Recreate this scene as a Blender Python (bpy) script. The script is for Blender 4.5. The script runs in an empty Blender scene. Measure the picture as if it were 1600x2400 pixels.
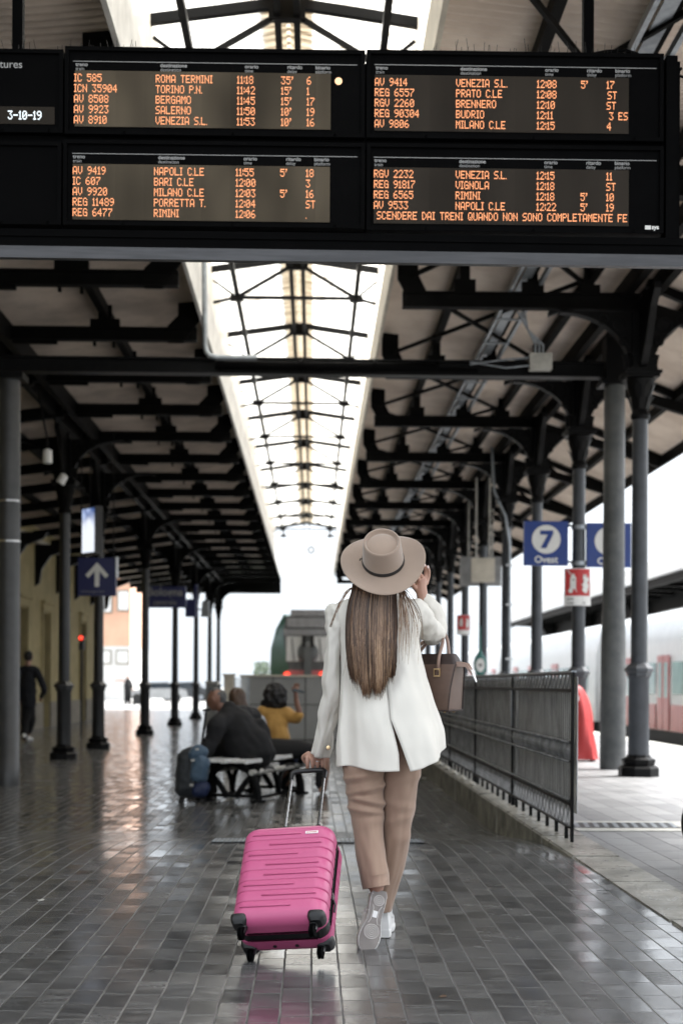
import bpy, bmesh, math, random
from mathutils import Vector, Matrix, noise
rnd = random.Random(11)
PI = math.pi
S = bpy.context.scene
COL = S.collection

# ------------------------------------------------------------------ camera
CAM_H, FOC, YAW, ROLL = 1.10, 3333.0, math.radians(1.15), math.radians(0.30)
cam_d = bpy.data.cameras.new('camera')
cam = bpy.data.objects.new('camera', cam_d)
COL.objects.link(cam)
cam.location = (0, 0, CAM_H)
cam.rotation_euler = (Matrix.Rotation(-YAW, 4, 'Z') @ Matrix.Rotation(PI / 2, 4, 'X') @ Matrix.Rotation(ROLL, 4, 'Z')).to_euler()
cam_d.lens = 50
cam_d.sensor_width = 36
cam_d.sensor_fit = 'AUTO'
cam_d.shift_y = (1602 - 1200) / 2400
cam_d.clip_start = 0.1
cam_d.clip_end = 2000
cam_d.dof.use_dof = True
cam_d.dof.focus_distance = 6.05
cam_d.dof.aperture_fstop = 2.7
S.camera = cam

# ------------------------------------------------------------------ light
SUN_EL, SUN_AZ = math.radians(56), math.radians(72)   # azimuth clockwise from +y: veiled sun high on the right
w = bpy.data.worlds.new('World')
S.world = w
w.use_nodes = True
nt = w.node_tree
nt.nodes.clear()
sky = nt.nodes.new('ShaderNodeTexSky')
sky.sky_type = 'NISHITA'
sky.sun_disc = False
sky.sun_elevation = SUN_EL
sky.sun_rotation = SUN_AZ
sky.air_density = 1.0
sky.dust_density = 6.0
sky.ozone_density = 1.0
hs = nt.nodes.new('ShaderNodeHueSaturation')
hs.inputs['Saturation'].default_value = 0.22
bg = nt.nodes.new('ShaderNodeBackground')
bg.inputs['Strength'].default_value = 0.15
wo = nt.nodes.new('ShaderNodeOutputWorld')
nt.links.new(sky.outputs[0], hs.inputs['Color'])
# a thin even layer of cloud over the whole sky
cl = nt.nodes.new('ShaderNodeMix')
cl.data_type = 'RGBA'
cl.inputs[0].default_value = 0.6
cl.inputs[7].default_value = (3.1, 3.4, 3.72, 1)
nt.links.new(hs.outputs[0], cl.inputs[6])
nt.links.new(cl.outputs[2], bg.inputs[0])
nt.links.new(bg.outputs[0], wo.inputs[0])
sd = bpy.data.lights.new('sun', 'SUN')
sd.energy = 3.0
sd.angle = math.radians(14)
sd.color = (1.0, 0.975, 0.94)
sun = bpy.data.objects.new('sun', sd)
COL.objects.link(sun)
sun.rotation_euler = (PI / 2 - SUN_EL, 0, PI - SUN_AZ)
S.view_settings.view_transform = 'Standard'
S.view_settings.look = 'None'
S.view_settings.gamma = 1
S.view_settings.exposure = 1.9
S.render.engine = 'CYCLES'
S.cycles.use_denoising = True
S.cycles.max_bounces = 8
S.cycles.diffuse_bounces = 5
S.cycles.glossy_bounces = 4
S.cycles.transmission_bounces = 6
S.cycles.transparent_max_bounces = 8
S.cycles.caustics_reflective = False
S.cycles.caustics_refractive = False
S.cycles.sample_clamp_indirect = 6

CY, SY = math.cos(YAW), math.sin(YAW)
def at(px, py, d):
    """world point on the plane y = d that sits at pixel (px, py) of the 1600 x 2400 photograph"""
    dx, dy = px - 800, 1602 - py
    c, s = math.cos(ROLL), math.sin(ROLL)
    xc, yc = (dx * c - dy * s) / FOC, (dx * s + dy * c) / FOC
    t = d / (CY - SY * xc)
    return Vector((t * (SY + CY * xc), d, CAM_H + t * yc))

# ------------------------------------------------------------------ mesh helper
def frame(a, b):
    z = (b - a).normalized()
    u = Vector((0, 0, 1)) if abs(z.z) < 0.95 else Vector((0, 1, 0))
    x = u.cross(z).normalized()
    return x, z.cross(x), z

class MB:
    def __init__(self):
        self.v, self.f, self.m = [], [], []
        self.mi = 0
    def add(self, vs, fs, M=None):
        n = len(self.v)
        self.v += [(M @ Vector(p)) if M else Vector(p) for p in vs]
        self.f += [tuple(i + n for i in f) for f in fs]
        self.m += [self.mi] * len(fs)
        return self
    def box(self, x0, x1, y0, y1, z0, z1, M=None):
        vs = [(x, y, z) for z in (z0, z1) for y in (y0, y1) for x in (x0, x1)]
        return self.add(vs, [(0, 2, 3, 1), (4, 5, 7, 6), (0, 1, 5, 4), (2, 6, 7, 3), (0, 4, 6, 2), (1, 3, 7, 5)], M)
    def bar(self, p, q, w, h):
        p, q = Vector(p), Vector(q)
        x, y, z = frame(p, q)
        vs = []
        for o in (p, q):
            for sx, sy in ((-1, -1), (1, -1), (1, 1), (-1, 1)):
                vs.append(o + x * sx * w / 2 + y * sy * h / 2)
        return self.add(vs, [(3, 2, 1, 0), (4, 5, 6, 7), (0, 1, 5, 4), (1, 2, 6, 5), (2, 3, 7, 6), (3, 0, 4, 7)])
    def loft(self, rings, closed=True, cap=True, M=None):
        n = len(rings[0])
        vs = [p for r in rings for p in r]
        fs = []
        for i in range(len(rings) - 1):
            for j in range(n if closed else n - 1):
                k = (j + 1) % n
                fs.append((i * n + j, i * n + k, (i + 1) * n + k, (i + 1) * n + j))
        if cap and closed:
            fs.append(tuple(range(n - 1, -1, -1)))
            fs.append(tuple((len(rings) - 1) * n + j for j in range(n)))
        return self.add(vs, fs, M)
    def tube(self, pts, r, seg=10, cap=True, M=None, flat=None):
        pts = [Vector(p) for p in pts]
        n = len(pts)
        rr = r if isinstance(r, (list, tuple)) else [r] * n
        rings, x = [], None
        for i, p in enumerate(pts):
            t = ((pts[min(i + 1, n - 1)] - p).normalized() + (p - pts[max(i - 1, 0)]).normalized())
            if t.length < 1e-6:
                t = pts[-1] - pts[0]
            t.normalize()
            if x is None:
                u = Vector((0, 0, 1)) if abs(t.z) < 0.9 else Vector((0, 1, 0))
                x = u.cross(t).normalized()
            x = (x - t * x.dot(t)).normalized()
            y = t.cross(x)
            e = rr[i] if isinstance(rr[i], (list, tuple)) else (rr[i], rr[i])
            rings.append([p + x * e[0] * math.cos(a) + y * e[1] * math.sin(a) for a in [2 * PI * k / seg for k in range(seg)]])
        return self.loft(rings, True, cap, M)
    def lathe(self, prof, seg=24, M=None, cap=True, off=0.0):
        rings = [[(r * math.cos(off + 2 * PI * k / seg), r * math.sin(off + 2 * PI * k / seg), z) for k in range(seg)] for r, z in prof]
        return self.loft(rings, True, cap, M)
    def prism(self, poly, t0, t1, M=None):
        """polygon in x-z, extruded along y from t0 to t1"""
        n = len(poly)
        vs = [(x, t0, z) for x, z in poly] + [(x, t1, z) for x, z in poly]
        fs = [tuple(range(n)), tuple(range(2 * n - 1, n - 1, -1))]
        fs += [(i, i + n, (i + 1) % n + n, (i + 1) % n) for i in range(n)]
        return self.add(vs, fs, M)
    def torus(self, c, R, r, M=None, s1=24, s2=8, a0=0, a1=2 * PI, axis='y'):
        full = abs(a1 - a0 - 2 * PI) < 1e-6
        n = s1 if full else s1 + 1
        pts = []
        rings = []
        for i in range(n):
            a = a0 + (a1 - a0) * i / s1
            d = Vector((math.cos(a), 0, math.sin(a))) if axis == 'y' else Vector((math.cos(a), math.sin(a), 0)) if axis == 'z' else Vector((0, math.cos(a), math.sin(a)))
            ax = Vector((0, 1, 0)) if axis == 'y' else Vector((0, 0, 1)) if axis == 'z' else Vector((1, 0, 0))
            rings.append([Vector(c) + d * (R + r * math.cos(b)) + ax * r * math.sin(b) for b in [2 * PI * k / s2 for k in range(s2)]])
        if full:
            rings.append(rings[0])
        return self.loft(rings, True, not full, M)
    def ball(self, c, r, M=None, seg=16, ringn=10):
        r = r if isinstance(r, (tuple, list)) else (r, r, r)
        c = Vector(c)
        rings = []
        for i in range(ringn + 1):
            th = PI * (0.001 + 0.998 * i / ringn)
            rings.append([c + Vector((r[0] * math.sin(th) * math.cos(a), r[1] * math.sin(th) * math.sin(a), -r[2] * math.cos(th))) for a in [2 * PI * k / seg for k in range(seg)]])
        return self.loft(rings, True, True, M)
    def mesh(self, name, sm=None, fix=True):
        me = bpy.data.meshes.new(name)
        me.from_pydata([tuple(p) for p in self.v], [], self.f)
        if any(self.m):
            me.polygons.foreach_set('material_index', self.m)
        if fix:
            bm = bmesh.new()
            bm.from_mesh(me)
            bmesh.ops.recalc_face_normals(bm, faces=bm.faces)
            bm.to_mesh(me)
            bm.free()
        me.update()
        if sm is not None:
            me.shade_smooth()
            if sm < 179:
                me.set_sharp_from_angle(angle=math.radians(sm))
        return me
    def build(self, name, mat, parent=None, sm=None, local=False, fix=True, **kw):
        me = self.mesh(name, sm, fix)
        return link(name, me, mat, parent, local, **kw)

WM = {}
def link(name, me, mat, parent=None, local=False, label=None, cat=None, group=None, kind=None):
    o = bpy.data.objects.new(name, me)
    COL.objects.link(o)
    for m in (mat if isinstance(mat, (list, tuple)) else [mat]):
        if m:
            me.materials.append(m)
    if parent:
        if not local:
            me.transform(WM[parent.name].inverted())
        o.parent = parent
        WM[o.name] = WM[parent.name]
    else:
        WM[o.name] = Matrix.Identity(4)
    tag(o, label, cat, group, kind)
    return o
def tag(o, label=None, cat=None, group=None, kind=None):
    for k, v in (('label', label), ('category', cat), ('group', group), ('kind', kind)):
        if v:
            o[k] = v
def thing(name, label, cat, loc=(0, 0, 0), rot=None, group=None):
    o = bpy.data.objects.new(name, None)
    COL.objects.link(o)
    M = Matrix.Translation(Vector(loc)) @ (rot if rot else Matrix.Identity(4))
    o.location = loc
    if rot:
        o.rotation_euler = rot.to_euler()
    o.empty_display_size = 0.1
    tag(o, label, cat, group, 'thing')
    WM[o.name] = M
    return o
def copy_tree(o, loc=None, label=None, parent=None):
    c = o.copy()
    COL.objects.link(c)
    if parent:
        c.parent = parent
    if loc is not None:
        c.location = loc
    if label:
        c['label'] = label
    for ch in list(o.children):
        copy_tree(ch, None, None, c)
    return c
def interp(rows, n):
    """Catmull-Rom through rows of numbers"""
    out = []
    m = len(rows)
    for k in range(n):
        t = k / (n - 1) * (m - 1)
        i = min(int(t), m - 2)
        u = t - i
        p0, p1, p2, p3 = rows[max(i - 1, 0)], rows[i], rows[i + 1], rows[min(i + 2, m - 1)]
        out.append([0.5 * (2 * b + (c - a) * u + (2 * a - 5 * b + 4 * c - d) * u * u + (3 * b - a - 3 * c + d) * u ** 3) for a, b, c, d in zip(p0, p1, p2, p3)])
    return out
def text_mesh(txt, size, ext=0.0, align='LEFT', bold=0.0):
    cu = bpy.data.curves.new('lettering', 'FONT')
    cu.body = txt
    cu.size = size
    cu.extrude = ext
    cu.offset = bold
    cu.align_x = align
    o = bpy.data.objects.new('lettering', cu)
    COL.objects.link(o)
    bpy.context.view_layer.update()
    me = bpy.data.meshes.new_from_object(o)
    bpy.data.objects.remove(o)
    return me
def add_text(mb, txt, size, M, align='LEFT', bold=0.0):
    """text lying in the local x-y plane, moved by M"""
    me = text_mesh(txt, size, 0.0, align, bold)
    mb.add([v.co for v in me.vertices], [tuple(p.vertices) for p in me.polygons], M)
    bpy.data.meshes.remove(me)
def FACE(x, y, z):
    """matrix that stands x-y artwork upright at a point, facing the camera side (-y)"""
    return Matrix.Translation((x, y, z)) @ Matrix.Rotation(PI / 2, 4, 'X')
def blob(chains, name, mat, parent, voxel=0.012, smooth=4, fold=0.0, fscale=6.0, seg=12, stretch=(1, 1, 1), **kw):
    """one continuous surface grown from tapered limbs: every chain is a list of (x, y, z, radius)"""
    mb = MB()
    for ch in chains:
        pts = [Vector(c[:3]) for c in ch]
        rr = [c[3] for c in ch]
        if len(pts) > 1:
            ip = interp([list(p) + [r] for p, r in zip(pts, rr)], 4 * len(pts))
            mb.tube([p[:3] for p in ip], [max(p[3], 0.003) for p in ip], seg)
        for p, r in ((pts[0], rr[0]), (pts[-1], rr[-1])):
            mb.ball(p, r, None, seg, 8)
    me = mb.mesh(name)
    o = bpy.data.objects.new(name, me)
    COL.objects.link(o)
    m = o.modifiers.new('r', 'REMESH')
    m.mode = 'VOXEL'
    m.voxel_size = voxel
    if smooth:
        m = o.modifiers.new('s', 'SMOOTH')
        m.factor = 0.5
        m.iterations = smooth
    dg = bpy.context.evaluated_depsgraph_get()
    dg.update()
    me2 = bpy.data.meshes.new_from_object(o.evaluated_get(dg))
    bpy.data.objects.remove(o)
    bpy.data.meshes.remove(me)
    if fold:
        ns = [(v.co.copy(), v.normal.copy()) for v in me2.vertices]
        for v, (c, n) in zip(me2.vertices, ns):
            q = Vector((c.x * stretch[0], c.y * stretch[1], c.z * stretch[2])) * fscale
            v.co = c + n * fold * (noise.noise(q) + 0.5 * noise.noise(q * 2.3))
    me2.name = name
    me2.shade_smooth()
    return link(name, me2, mat, parent, **kw)
# ------------------------------------------------------------------ materials
class G:
    """tiny helper that writes node maths"""
    def __init__(self, name):
        self.mat = bpy.data.materials.new(name)
        self.mat.use_nodes = True
        self.t = self.mat.node_tree
        self.bs = self.t.nodes['Principled BSDF']
    def node(self, kind, **kw):
        n = self.t.nodes.new(kind)
        for k, v in kw.items():
            if k in n.inputs:
                self.put(n.inputs[k], v)
            else:
                setattr(n, k, v)
        return n
    def put(self, sock, v):
        if isinstance(v, bpy.types.NodeSocket):
            self.t.links.new(v, sock)
        else:
            sock.default_value = v
    def m(self, op, a, b=None, c=None):
        n = self.t.nodes.new('ShaderNodeMath')
        n.operation = op
        for i, v in enumerate((a, b, c)):
            if v is not None:
                self.put(n.inputs[i], v)
        return n.outputs[0]
    def mix(self, f, a, b):
        n = self.t.nodes.new('ShaderNodeMix')
        n.data_type = 'RGBA'
        self.put(n.inputs[0], f)
        for s, v in ((n.inputs[6], a), (n.inputs[7], b)):
            self.put(s, v if isinstance(v, bpy.types.NodeSocket) else (*v, 1) if len(v) == 3 else v)
        return n.outputs[2]
    def ramp(self, f, p0, p1):
        n = self.t.nodes.new('ShaderNodeMapRange')
        n.interpolation_type = 'SMOOTHSTEP'
        self.put(n.inputs[0], f)
        n.inputs[1].default_value, n.inputs[2].default_value = p0, p1
        return n.outputs[0]
    def noise(self, vec, scale, detail=3, rough=0.5, dim='3D'):
        n = self.node('ShaderNodeTexNoise', noise_dimensions=dim, Scale=scale, Detail=detail, Roughness=rough)
        if vec is not None:
            self.put(n.inputs['Vector'], vec)
        return n.outputs[0]
    def vec(self, x, y, z):
        n = self.t.nodes.new('ShaderNodeCombineXYZ')
        for i, v in enumerate((x, y, z)):
            self.put(n.inputs[i], v)
        return n.outputs[0]
    def pos(self, obj=True):
        if obj:
            o = self.t.nodes.new('ShaderNodeTexCoord').outputs['Object']
        else:
            o = self.t.nodes.new('ShaderNodeNewGeometry').outputs['Position']
        s = self.t.nodes.new('ShaderNodeSeparateXYZ')
        self.t.links.new(o, s.inputs[0])
        return o, s.outputs[0], s.outputs[1], s.outputs[2]
    def bump(self, h, dist=1.0, strength=1.0):
        n = self.node('ShaderNodeBump', Strength=strength, Distance=dist, Height=h)
        self.put(self.bs.inputs['Normal'], n.outputs[0])
    def set(self, **kw):
        for k, v in kw.items():
            k = {'col': 'Base Color', 'rough': 'Roughness', 'metal': 'Metallic', 'spec': 'Specular IOR Level', 'sheen': 'Sheen Weight', 'coat': 'Coat Weight'}.get(k, k)
            self.put(self.bs.inputs[k], (*v, 1) if isinstance(v, tuple) and len(v) == 3 else v)
        return self.mat

def plain(name, col, rough=0.5, metal=0.0, var=0.25, scale=5.0, bump=0.0, bscale=60.0, col2=None, stretch=None, rvar=0.12, **kw):
    g = G(name)
    p, x, y, z = g.pos()
    v = p
    if stretch:
        v = g.vec(g.m('MULTIPLY', x, stretch[0]), g.m('MULTIPLY', y, stretch[1]), g.m('MULTIPLY', z, stretch[2]))
    n = g.noise(v, scale, 5, 0.6)
    f = g.ramp(n, 0.3, 0.7)
    c2 = col2 or tuple(c * (1 - var) for c in col)
    g.set(col=g.mix(f, c2, col), metal=metal, **kw)
    g.put(g.bs.inputs['Roughness'], g.m('ADD', rough - rvar / 2, g.m('MULTIPLY', g.noise(p, scale * 3.1, 3), rvar)))
    if bump:
        g.bump(g.m('MULTIPLY', g.noise(p, bscale, 3), bump))
    return g.mat
def glow(name, col, strength):
    g = G(name)
    g.set(col=(0.02, 0.02, 0.02))
    g.put(g.bs.inputs['Emission Color'], (*col, 1))
    g.put(g.bs.inputs['Emission Strength'], strength)
    return g.mat

M_SPEC = 1.0
def paving(name, wx, wy, dark, light, joint, rough, rv, tilt, streak, ox=0.0, grime=0.5, along='y'):
    """setts laid in long rows with staggered joints; every sett has its own tone, gloss and tilt"""
    g = G(name)
    p, x, y, z = g.pos(False)
    if along == 'x':
        x, y = y, x
    wob = g.m('MULTIPLY', g.m('SUBTRACT', g.noise(p, 5.0, 2), 0.5), 0.007)
    wob2 = g.m('MULTIPLY', g.m('SUBTRACT', g.noise(p, 31.0, 2), 0.5), 0.006)
    xs = g.m('DIVIDE', g.m('ADD', g.m('ADD', g.m('ADD', x, wob), wob2), ox), wx)
    row = g.m('FLOOR', xs)
    fx = g.m('SUBTRACT', xs, row)
    wn = g.node('ShaderNodeTexWhiteNoise', noise_dimensions='1D', W=row)
    ys = g.m('ADD', g.m('DIVIDE', g.m('ADD', y, wob2), wy), g.m('MULTIPLY', wn.outputs[0], 7.0))
    colm = g.m('FLOOR', ys)
    fy = g.m('SUBTRACT', ys, colm)
    w2 = g.node('ShaderNodeTexWhiteNoise', noise_dimensions='2D', Vector=g.vec(row, colm, 0.0))
    sep = g.node('ShaderNodeSeparateColor')
    g.t.links.new(w2.outputs['Color'], sep.inputs[0])
    r1, r2, r3 = sep.outputs[0], sep.outputs[1], sep.outputs[2]
    ex = g.m('MULTIPLY', g.m('MINIMUM', fx, g.m('SUBTRACT', 1.0, fx)), wx)
    ey = g.m('MULTIPLY', g.m('MINIMUM', fy, g.m('SUBTRACT', 1.0, fy)), wy)
    e = g.m('MINIMUM', ex, g.m('MULTIPLY', ey, 1.1))
    jn = g.m('SUBTRACT', 1.0, g.ramp(e, 0.0012, 0.0042))
    big = g.noise(p, 0.9, 4, 0.6)
    fine = g.noise(p, 55.0, 5, 0.7)
    str_ = g.noise(g.vec(g.m('MULTIPLY', x, 6.0), g.m('MULTIPLY', y, 24.0), 0.0), 1.0, 4, 0.7)
    tone = g.m('ADD', g.m('MULTIPLY', r1, 0.52), g.m('ADD', g.m('MULTIPLY', fine, 0.48), g.m('MULTIPLY', g.m('SUBTRACT', big, 0.5), grime)))
    base = g.mix(g.m('MULTIPLY', g.ramp(str_, 0.45, 0.8), streak), g.mix(g.ramp(tone, 0.1, 1.0), dark, light), tuple(min(c * 2.2, 0.6) for c in light))
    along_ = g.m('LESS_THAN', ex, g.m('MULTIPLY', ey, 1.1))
    jcol = g.mix(g.m('MULTIPLY', along_, g.ramp(g.m('ADD', g.noise(p, 2.6, 3), g.m('MULTIPLY', g.m('MINIMUM', g.m('MAXIMUM', x, -1.5), 1.5), -0.10)), 0.47, 0.68)), tuple(c * 0.25 for c in joint), joint)  # light on the long joints put into their colour, paler to the left
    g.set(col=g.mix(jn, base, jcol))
    ro = g.m('ADD', rough, g.m('ADD', g.m('MULTIPLY', g.m('ADD', g.m('MULTIPLY', r2, 0.7), g.m('MULTIPLY', str_, 0.6)), rv), g.m('MULTIPLY', g.m('SUBTRACT', g.noise(p, 3.3, 4, 0.65), 0.5), rv * 1.6)))
    ro = g.m('ADD', g.m('MAXIMUM', ro, 0.07), g.m('MULTIPLY', jn, 0.5))
    g.put(g.bs.inputs['Roughness'], ro)
    tx = g.m('MULTIPLY', g.m('MULTIPLY', g.m('SUBTRACT', fx, 0.5), g.m('SUBTRACT', r3, 0.5)), tilt * wx)
    ty = g.m('MULTIPLY', g.m('MULTIPLY', g.m('SUBTRACT', fy, 0.5), g.m('SUBTRACT', r2, 0.5)), tilt * wy)
    lift = g.m('MULTIPLY', r1, 0.0012)
    h = g.m('ADD', g.m('ADD', tx, ty), g.m('SUBTRACT', g.m('ADD', lift, g.m('MULTIPLY', g.noise(p, 11.0, 2), 0.0008)), g.m('MULTIPLY', jn, 0.0035)))
    h = g.m('ADD', h, g.m('MULTIPLY', fine, 0.0003))
    g.bump(h)
    g.set(spec=M_SPEC)
    return g.mat

M = {}
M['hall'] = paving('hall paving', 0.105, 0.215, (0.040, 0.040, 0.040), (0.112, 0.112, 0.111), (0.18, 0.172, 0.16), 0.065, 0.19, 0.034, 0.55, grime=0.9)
M['plat'] = paving('platform paving', 0.21, 0.42, (0.15, 0.15, 0.155), (0.26, 0.26, 0.265), (0.10, 0.10, 0.10), 0.42, 0.15, 0.02, 0.25, 0.05)
M['plaza'] = plain('pale paving', (0.42, 0.42, 0.41), 0.6, 0, 0.2, 0.4, 0.01, 8)
M['kerb'] = plain('kerb stone', (0.34, 0.325, 0.29), 0.34, 0, 0.5, 3.2, 0.006, 45, col2=(0.15, 0.145, 0.125), rvar=0.5)
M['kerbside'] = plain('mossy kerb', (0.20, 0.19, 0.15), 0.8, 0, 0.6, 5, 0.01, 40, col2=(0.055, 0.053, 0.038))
M['ballast'] = plain('ballast', (0.36, 0.34, 0.31), 0.9, 0, 0.6, 14, 0.06, 22)
M['earth'] = plain('pale ground', (0.34, 0.34, 0.32), 0.9, 0, 0.3, 0.3)
M['iron'] = plain('black iron', (0.0055, 0.0055, 0.006), 0.42, 0.0, 0.5, 5, 0.0012, 60, spec=0.12)
M['roofiron'] = plain('roof iron', (0.0042, 0.0040, 0.0038), 0.6, 0.0, 0.5, 4, 0.001, 50, spec=0.07)
M['column'] = plain('blue grey column paint', (0.045, 0.051, 0.061), 0.36, 0.0, 0.35, 5, 0.0012, 40, rvar=0.2)
M['colgrey'] = plain('worn grey column', (0.10, 0.104, 0.104), 0.42, 0.0, 0.4, 4, 0.0015, 40, col2=(0.055, 0.06, 0.062))
M['coldark'] = plain('dark column paint', (0.014, 0.0145, 0.0155), 0.40, 0.0, 0.4, 5, 0.001, 40)
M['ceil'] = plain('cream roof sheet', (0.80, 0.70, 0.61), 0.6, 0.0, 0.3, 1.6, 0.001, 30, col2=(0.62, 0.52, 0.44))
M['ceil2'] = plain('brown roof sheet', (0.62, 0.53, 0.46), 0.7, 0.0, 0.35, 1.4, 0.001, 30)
M['curb'] = plain('white curb board', (0.62, 0.61, 0.59), 0.55, 0.0, 0.25, 3)
M['cream'] = plain('cream board', (0.60, 0.55, 0.46), 0.6, 0.0, 0.25, 3)
M['galv'] = plain('galvanised steel', (0.34, 0.37, 0.40), 0.42, 0.6, 0.3, 9)
M['steel'] = plain('bare steel', (0.50, 0.50, 0.50), 0.28, 1.0, 0.15, 20)
M['white'] = plain('white paint', (0.78, 0.78, 0.77), 0.45, 0.0, 0.06, 6)
M['offwhite'] = plain('off white', (0.55, 0.54, 0.50), 0.5, 0.0, 0.3, 7)
M['black'] = plain('black plastic', (0.008, 0.008, 0.009), 0.42, 0.0, 0.2, 9)
M['blackgloss'] = plain('black gloss', (0.006, 0.006, 0.007), 0.16, 0.0, 0.2, 6)
M['bezel'] = plain('board casing', (0.0016, 0.0016, 0.0018), 0.6, 0.0, 0.3, 4, spec=0.03)
M['blue'] = plain('blue enamel', (0.008, 0.038, 0.215), 0.32, 0.0, 0.12, 5)
M['navy'] = plain('navy enamel', (0.007, 0.011, 0.085), 0.4, 0.0, 0.12, 5)
M['red'] = plain('red enamel', (0.48, 0.018, 0.02), 0.4, 0.0, 0.15, 5)
M['letter'] = plain('white lettering', (0.72, 0.72, 0.70), 0.5, 0.0, 0.1, 9)
M['greyletter'] = plain('grey lettering', (0.30, 0.30, 0.30), 0.5, 0.0, 0.1, 9)
M['wall'] = plain('yellow render', (0.50, 0.42, 0.22), 0.8, 0.0, 0.25, 1.3, 0.004, 20)
M['plinth'] = plain('stone plinth', (0.30, 0.27, 0.22), 0.7, 0.0, 0.3, 3)
M['wood'] = plain('brown door wood', (0.10, 0.055, 0.03), 0.55, 0.0, 0.4, 6)
M['pane'] = plain('dark glass', (0.03, 0.04, 0.05), 0.08, 0.0, 0.3, 2)
M['terracotta'] = plain('orange render', (0.72, 0.43, 0.30), 0.85, 0.0, 0.15, 0.7)
M['stucco'] = plain('white render', (0.70, 0.69, 0.67), 0.85, 0.0, 0.1, 0.7)
M['panelgrey'] = plain('grey hoarding', (0.30, 0.30, 0.29), 0.5, 0.0, 0.2, 1.2)
M['sheet'] = plain('stained grey sheet', (0.74, 0.75, 0.76), 0.5, 0.1, 0.5, 2.6, 0.001, 30, col2=(0.34, 0.34, 0.32), stretch=(3, 3, 0.7))
M['trainred'] = plain('train red', (0.60, 0.17, 0.17), 0.3, 0, 0.1, 2)  # lens glare put into the paint as a paler red
M['trainwhite'] = plain('train white', (0.75, 0.76, 0.76), 0.3, 0, 0.08, 2)
M['traingreen'] = plain('train green', (0.008, 0.085, 0.045), 0.3, 0, 0.2, 2)
M['traingrey'] = plain('train grey', (0.13, 0.135, 0.135), 0.4, 0, 0.2, 2)
M['teal'] = plain('train glass', (0.34, 0.46, 0.46), 0.15, 0, 0.2, 2)  # glass colour paled for the same lens glare
M['under'] = plain('underframe', (0.012, 0.011, 0.010), 0.7, 0, 0.4, 5)
M['leaf'] = plain('far foliage', (0.10, 0.14, 0.09), 0.8, 0, 0.4, 4)

# glazing of the skylight: milky sheets streaked with dirt, running across the slope
g = G('milky skylight sheet')
p, x, y, z = g.pos(False)
st = g.noise(g.vec(g.m('MULTIPLY', x, 1.3), g.m('MULTIPLY', y, 9.0), 0.0), 1.0, 5, 0.75)
pat = g.ramp(g.noise(p, 0.33, 2), 0.40, 0.60)
corr = g.ramp(g.m('SINE', g.m('MULTIPLY', y, 2 * PI / 0.076)), -0.2, 1.0)
dirt = g.m('MULTIPLY', g.m('MULTIPLY', g.ramp(st, 0.44, 0.60), pat), g.m('ADD', 0.5, g.m('MULTIPLY', corr, 0.5)))
colr = g.mix(dirt, (0.82, 0.80, 0.74), (0.15, 0.11, 0.06))
tr = g.node('ShaderNodeBsdfTranslucent', Color=colr)
tp = g.node('ShaderNodeBsdfTransparent', Color=colr)
ms = g.node('ShaderNodeMixShader', Fac=0.15)
g.t.links.new(tr.outputs[0], ms.inputs[1])
g.t.links.new(tp.outputs[0], ms.inputs[2])
g.t.links.new(ms.outputs[0], g.t.nodes['Material Output'].inputs[0])
M['glaz'] = g.mat
g = G('grimy ridge sheet')
p, x, y, z = g.pos(False)
corr = g.ramp(g.m('SINE', g.m('MULTIPLY', y, 2 * PI / 0.15)), -0.6, 0.9)
n = g.noise(p, 3.0, 4, 0.7)
colr = g.mix(g.m('MULTIPLY', corr, n), (0.10, 0.075, 0.05), (0.80, 0.70, 0.55))
tr = g.node('ShaderNodeBsdfTranslucent', Color=colr)
g.t.links.new(tr.outputs[0], g.t.nodes['Material Output'].inputs[0])
M['ridge'] = g.mat

# screens of the departure boards: LED matrix with grey-brown reflections painted in, lighter for the left pair
def screen_mat(name, c0, c1):
    g = G(name)
    p, x, y, z = g.pos(False)
    n = g.noise(g.vec(x, 0.0, g.m('MULTIPLY', z, 0.4)), 2.2, 2)
    sx = g.m('FRACT', g.m('MULTIPLY', x, 1.0 / 0.16))
    seam = g.m('MULTIPLY', g.m('LESS_THAN', sx, 0.02), 0.5)
    cell = g.m('FLOOR', g.m('MULTIPLY', x, 1.0 / 0.16))
    wn = g.node('ShaderNodeTexWhiteNoise', noise_dimensions='1D', W=cell)
    f = g.m('ADD', g.m('MULTIPLY', g.ramp(n, 0.3, 0.7), 0.7), g.m('MULTIPLY', wn.outputs[0], 0.3))
    g.set(col=g.mix(f, c0, c1), rough=0.4, spec=0.06)
    return g.mat
M['screen'] = screen_mat('matrix screen', (0.026, 0.021, 0.0145), (0.110, 0.090, 0.064))
M['screendark'] = screen_mat('dark matrix screen', (0.018, 0.0145, 0.011), (0.034, 0.028, 0.022))
M['led'] = glow('orange led', (1.0, 0.37, 0.15), 0.44)
M['ledwhite'] = glow('white led', (0.85, 0.95, 1.0), 0.42)
M['lamp_red'] = glow('red lamp', (1.0, 0.06, 0.03), 0.7)
M['litposter'] = None
g = G('lit poster')
p, x, y, z = g.pos()
n = g.noise(g.vec(g.m('MULTIPLY', x, 2.0), g.m('MULTIPLY', y, 2.0), z), 2.2, 2)
up = g.ramp(g.m('ADD', z, g.m('MULTIPLY', n, 0.6)), 0.75, 1.1)
c = g.mix(up, (0.85, 0.90, 1.0), g.mix(g.ramp(n, 0.4, 0.6), (0.05, 0.10, 0.28), (0.5, 0.6, 0.85)))
g.set(col=(0.05, 0.05, 0.05))
g.put(g.bs.inputs['Emission Color'], c)
g.put(g.bs.inputs['Emission Strength'], 0.3)
M['litposter'] = g.mat
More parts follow.
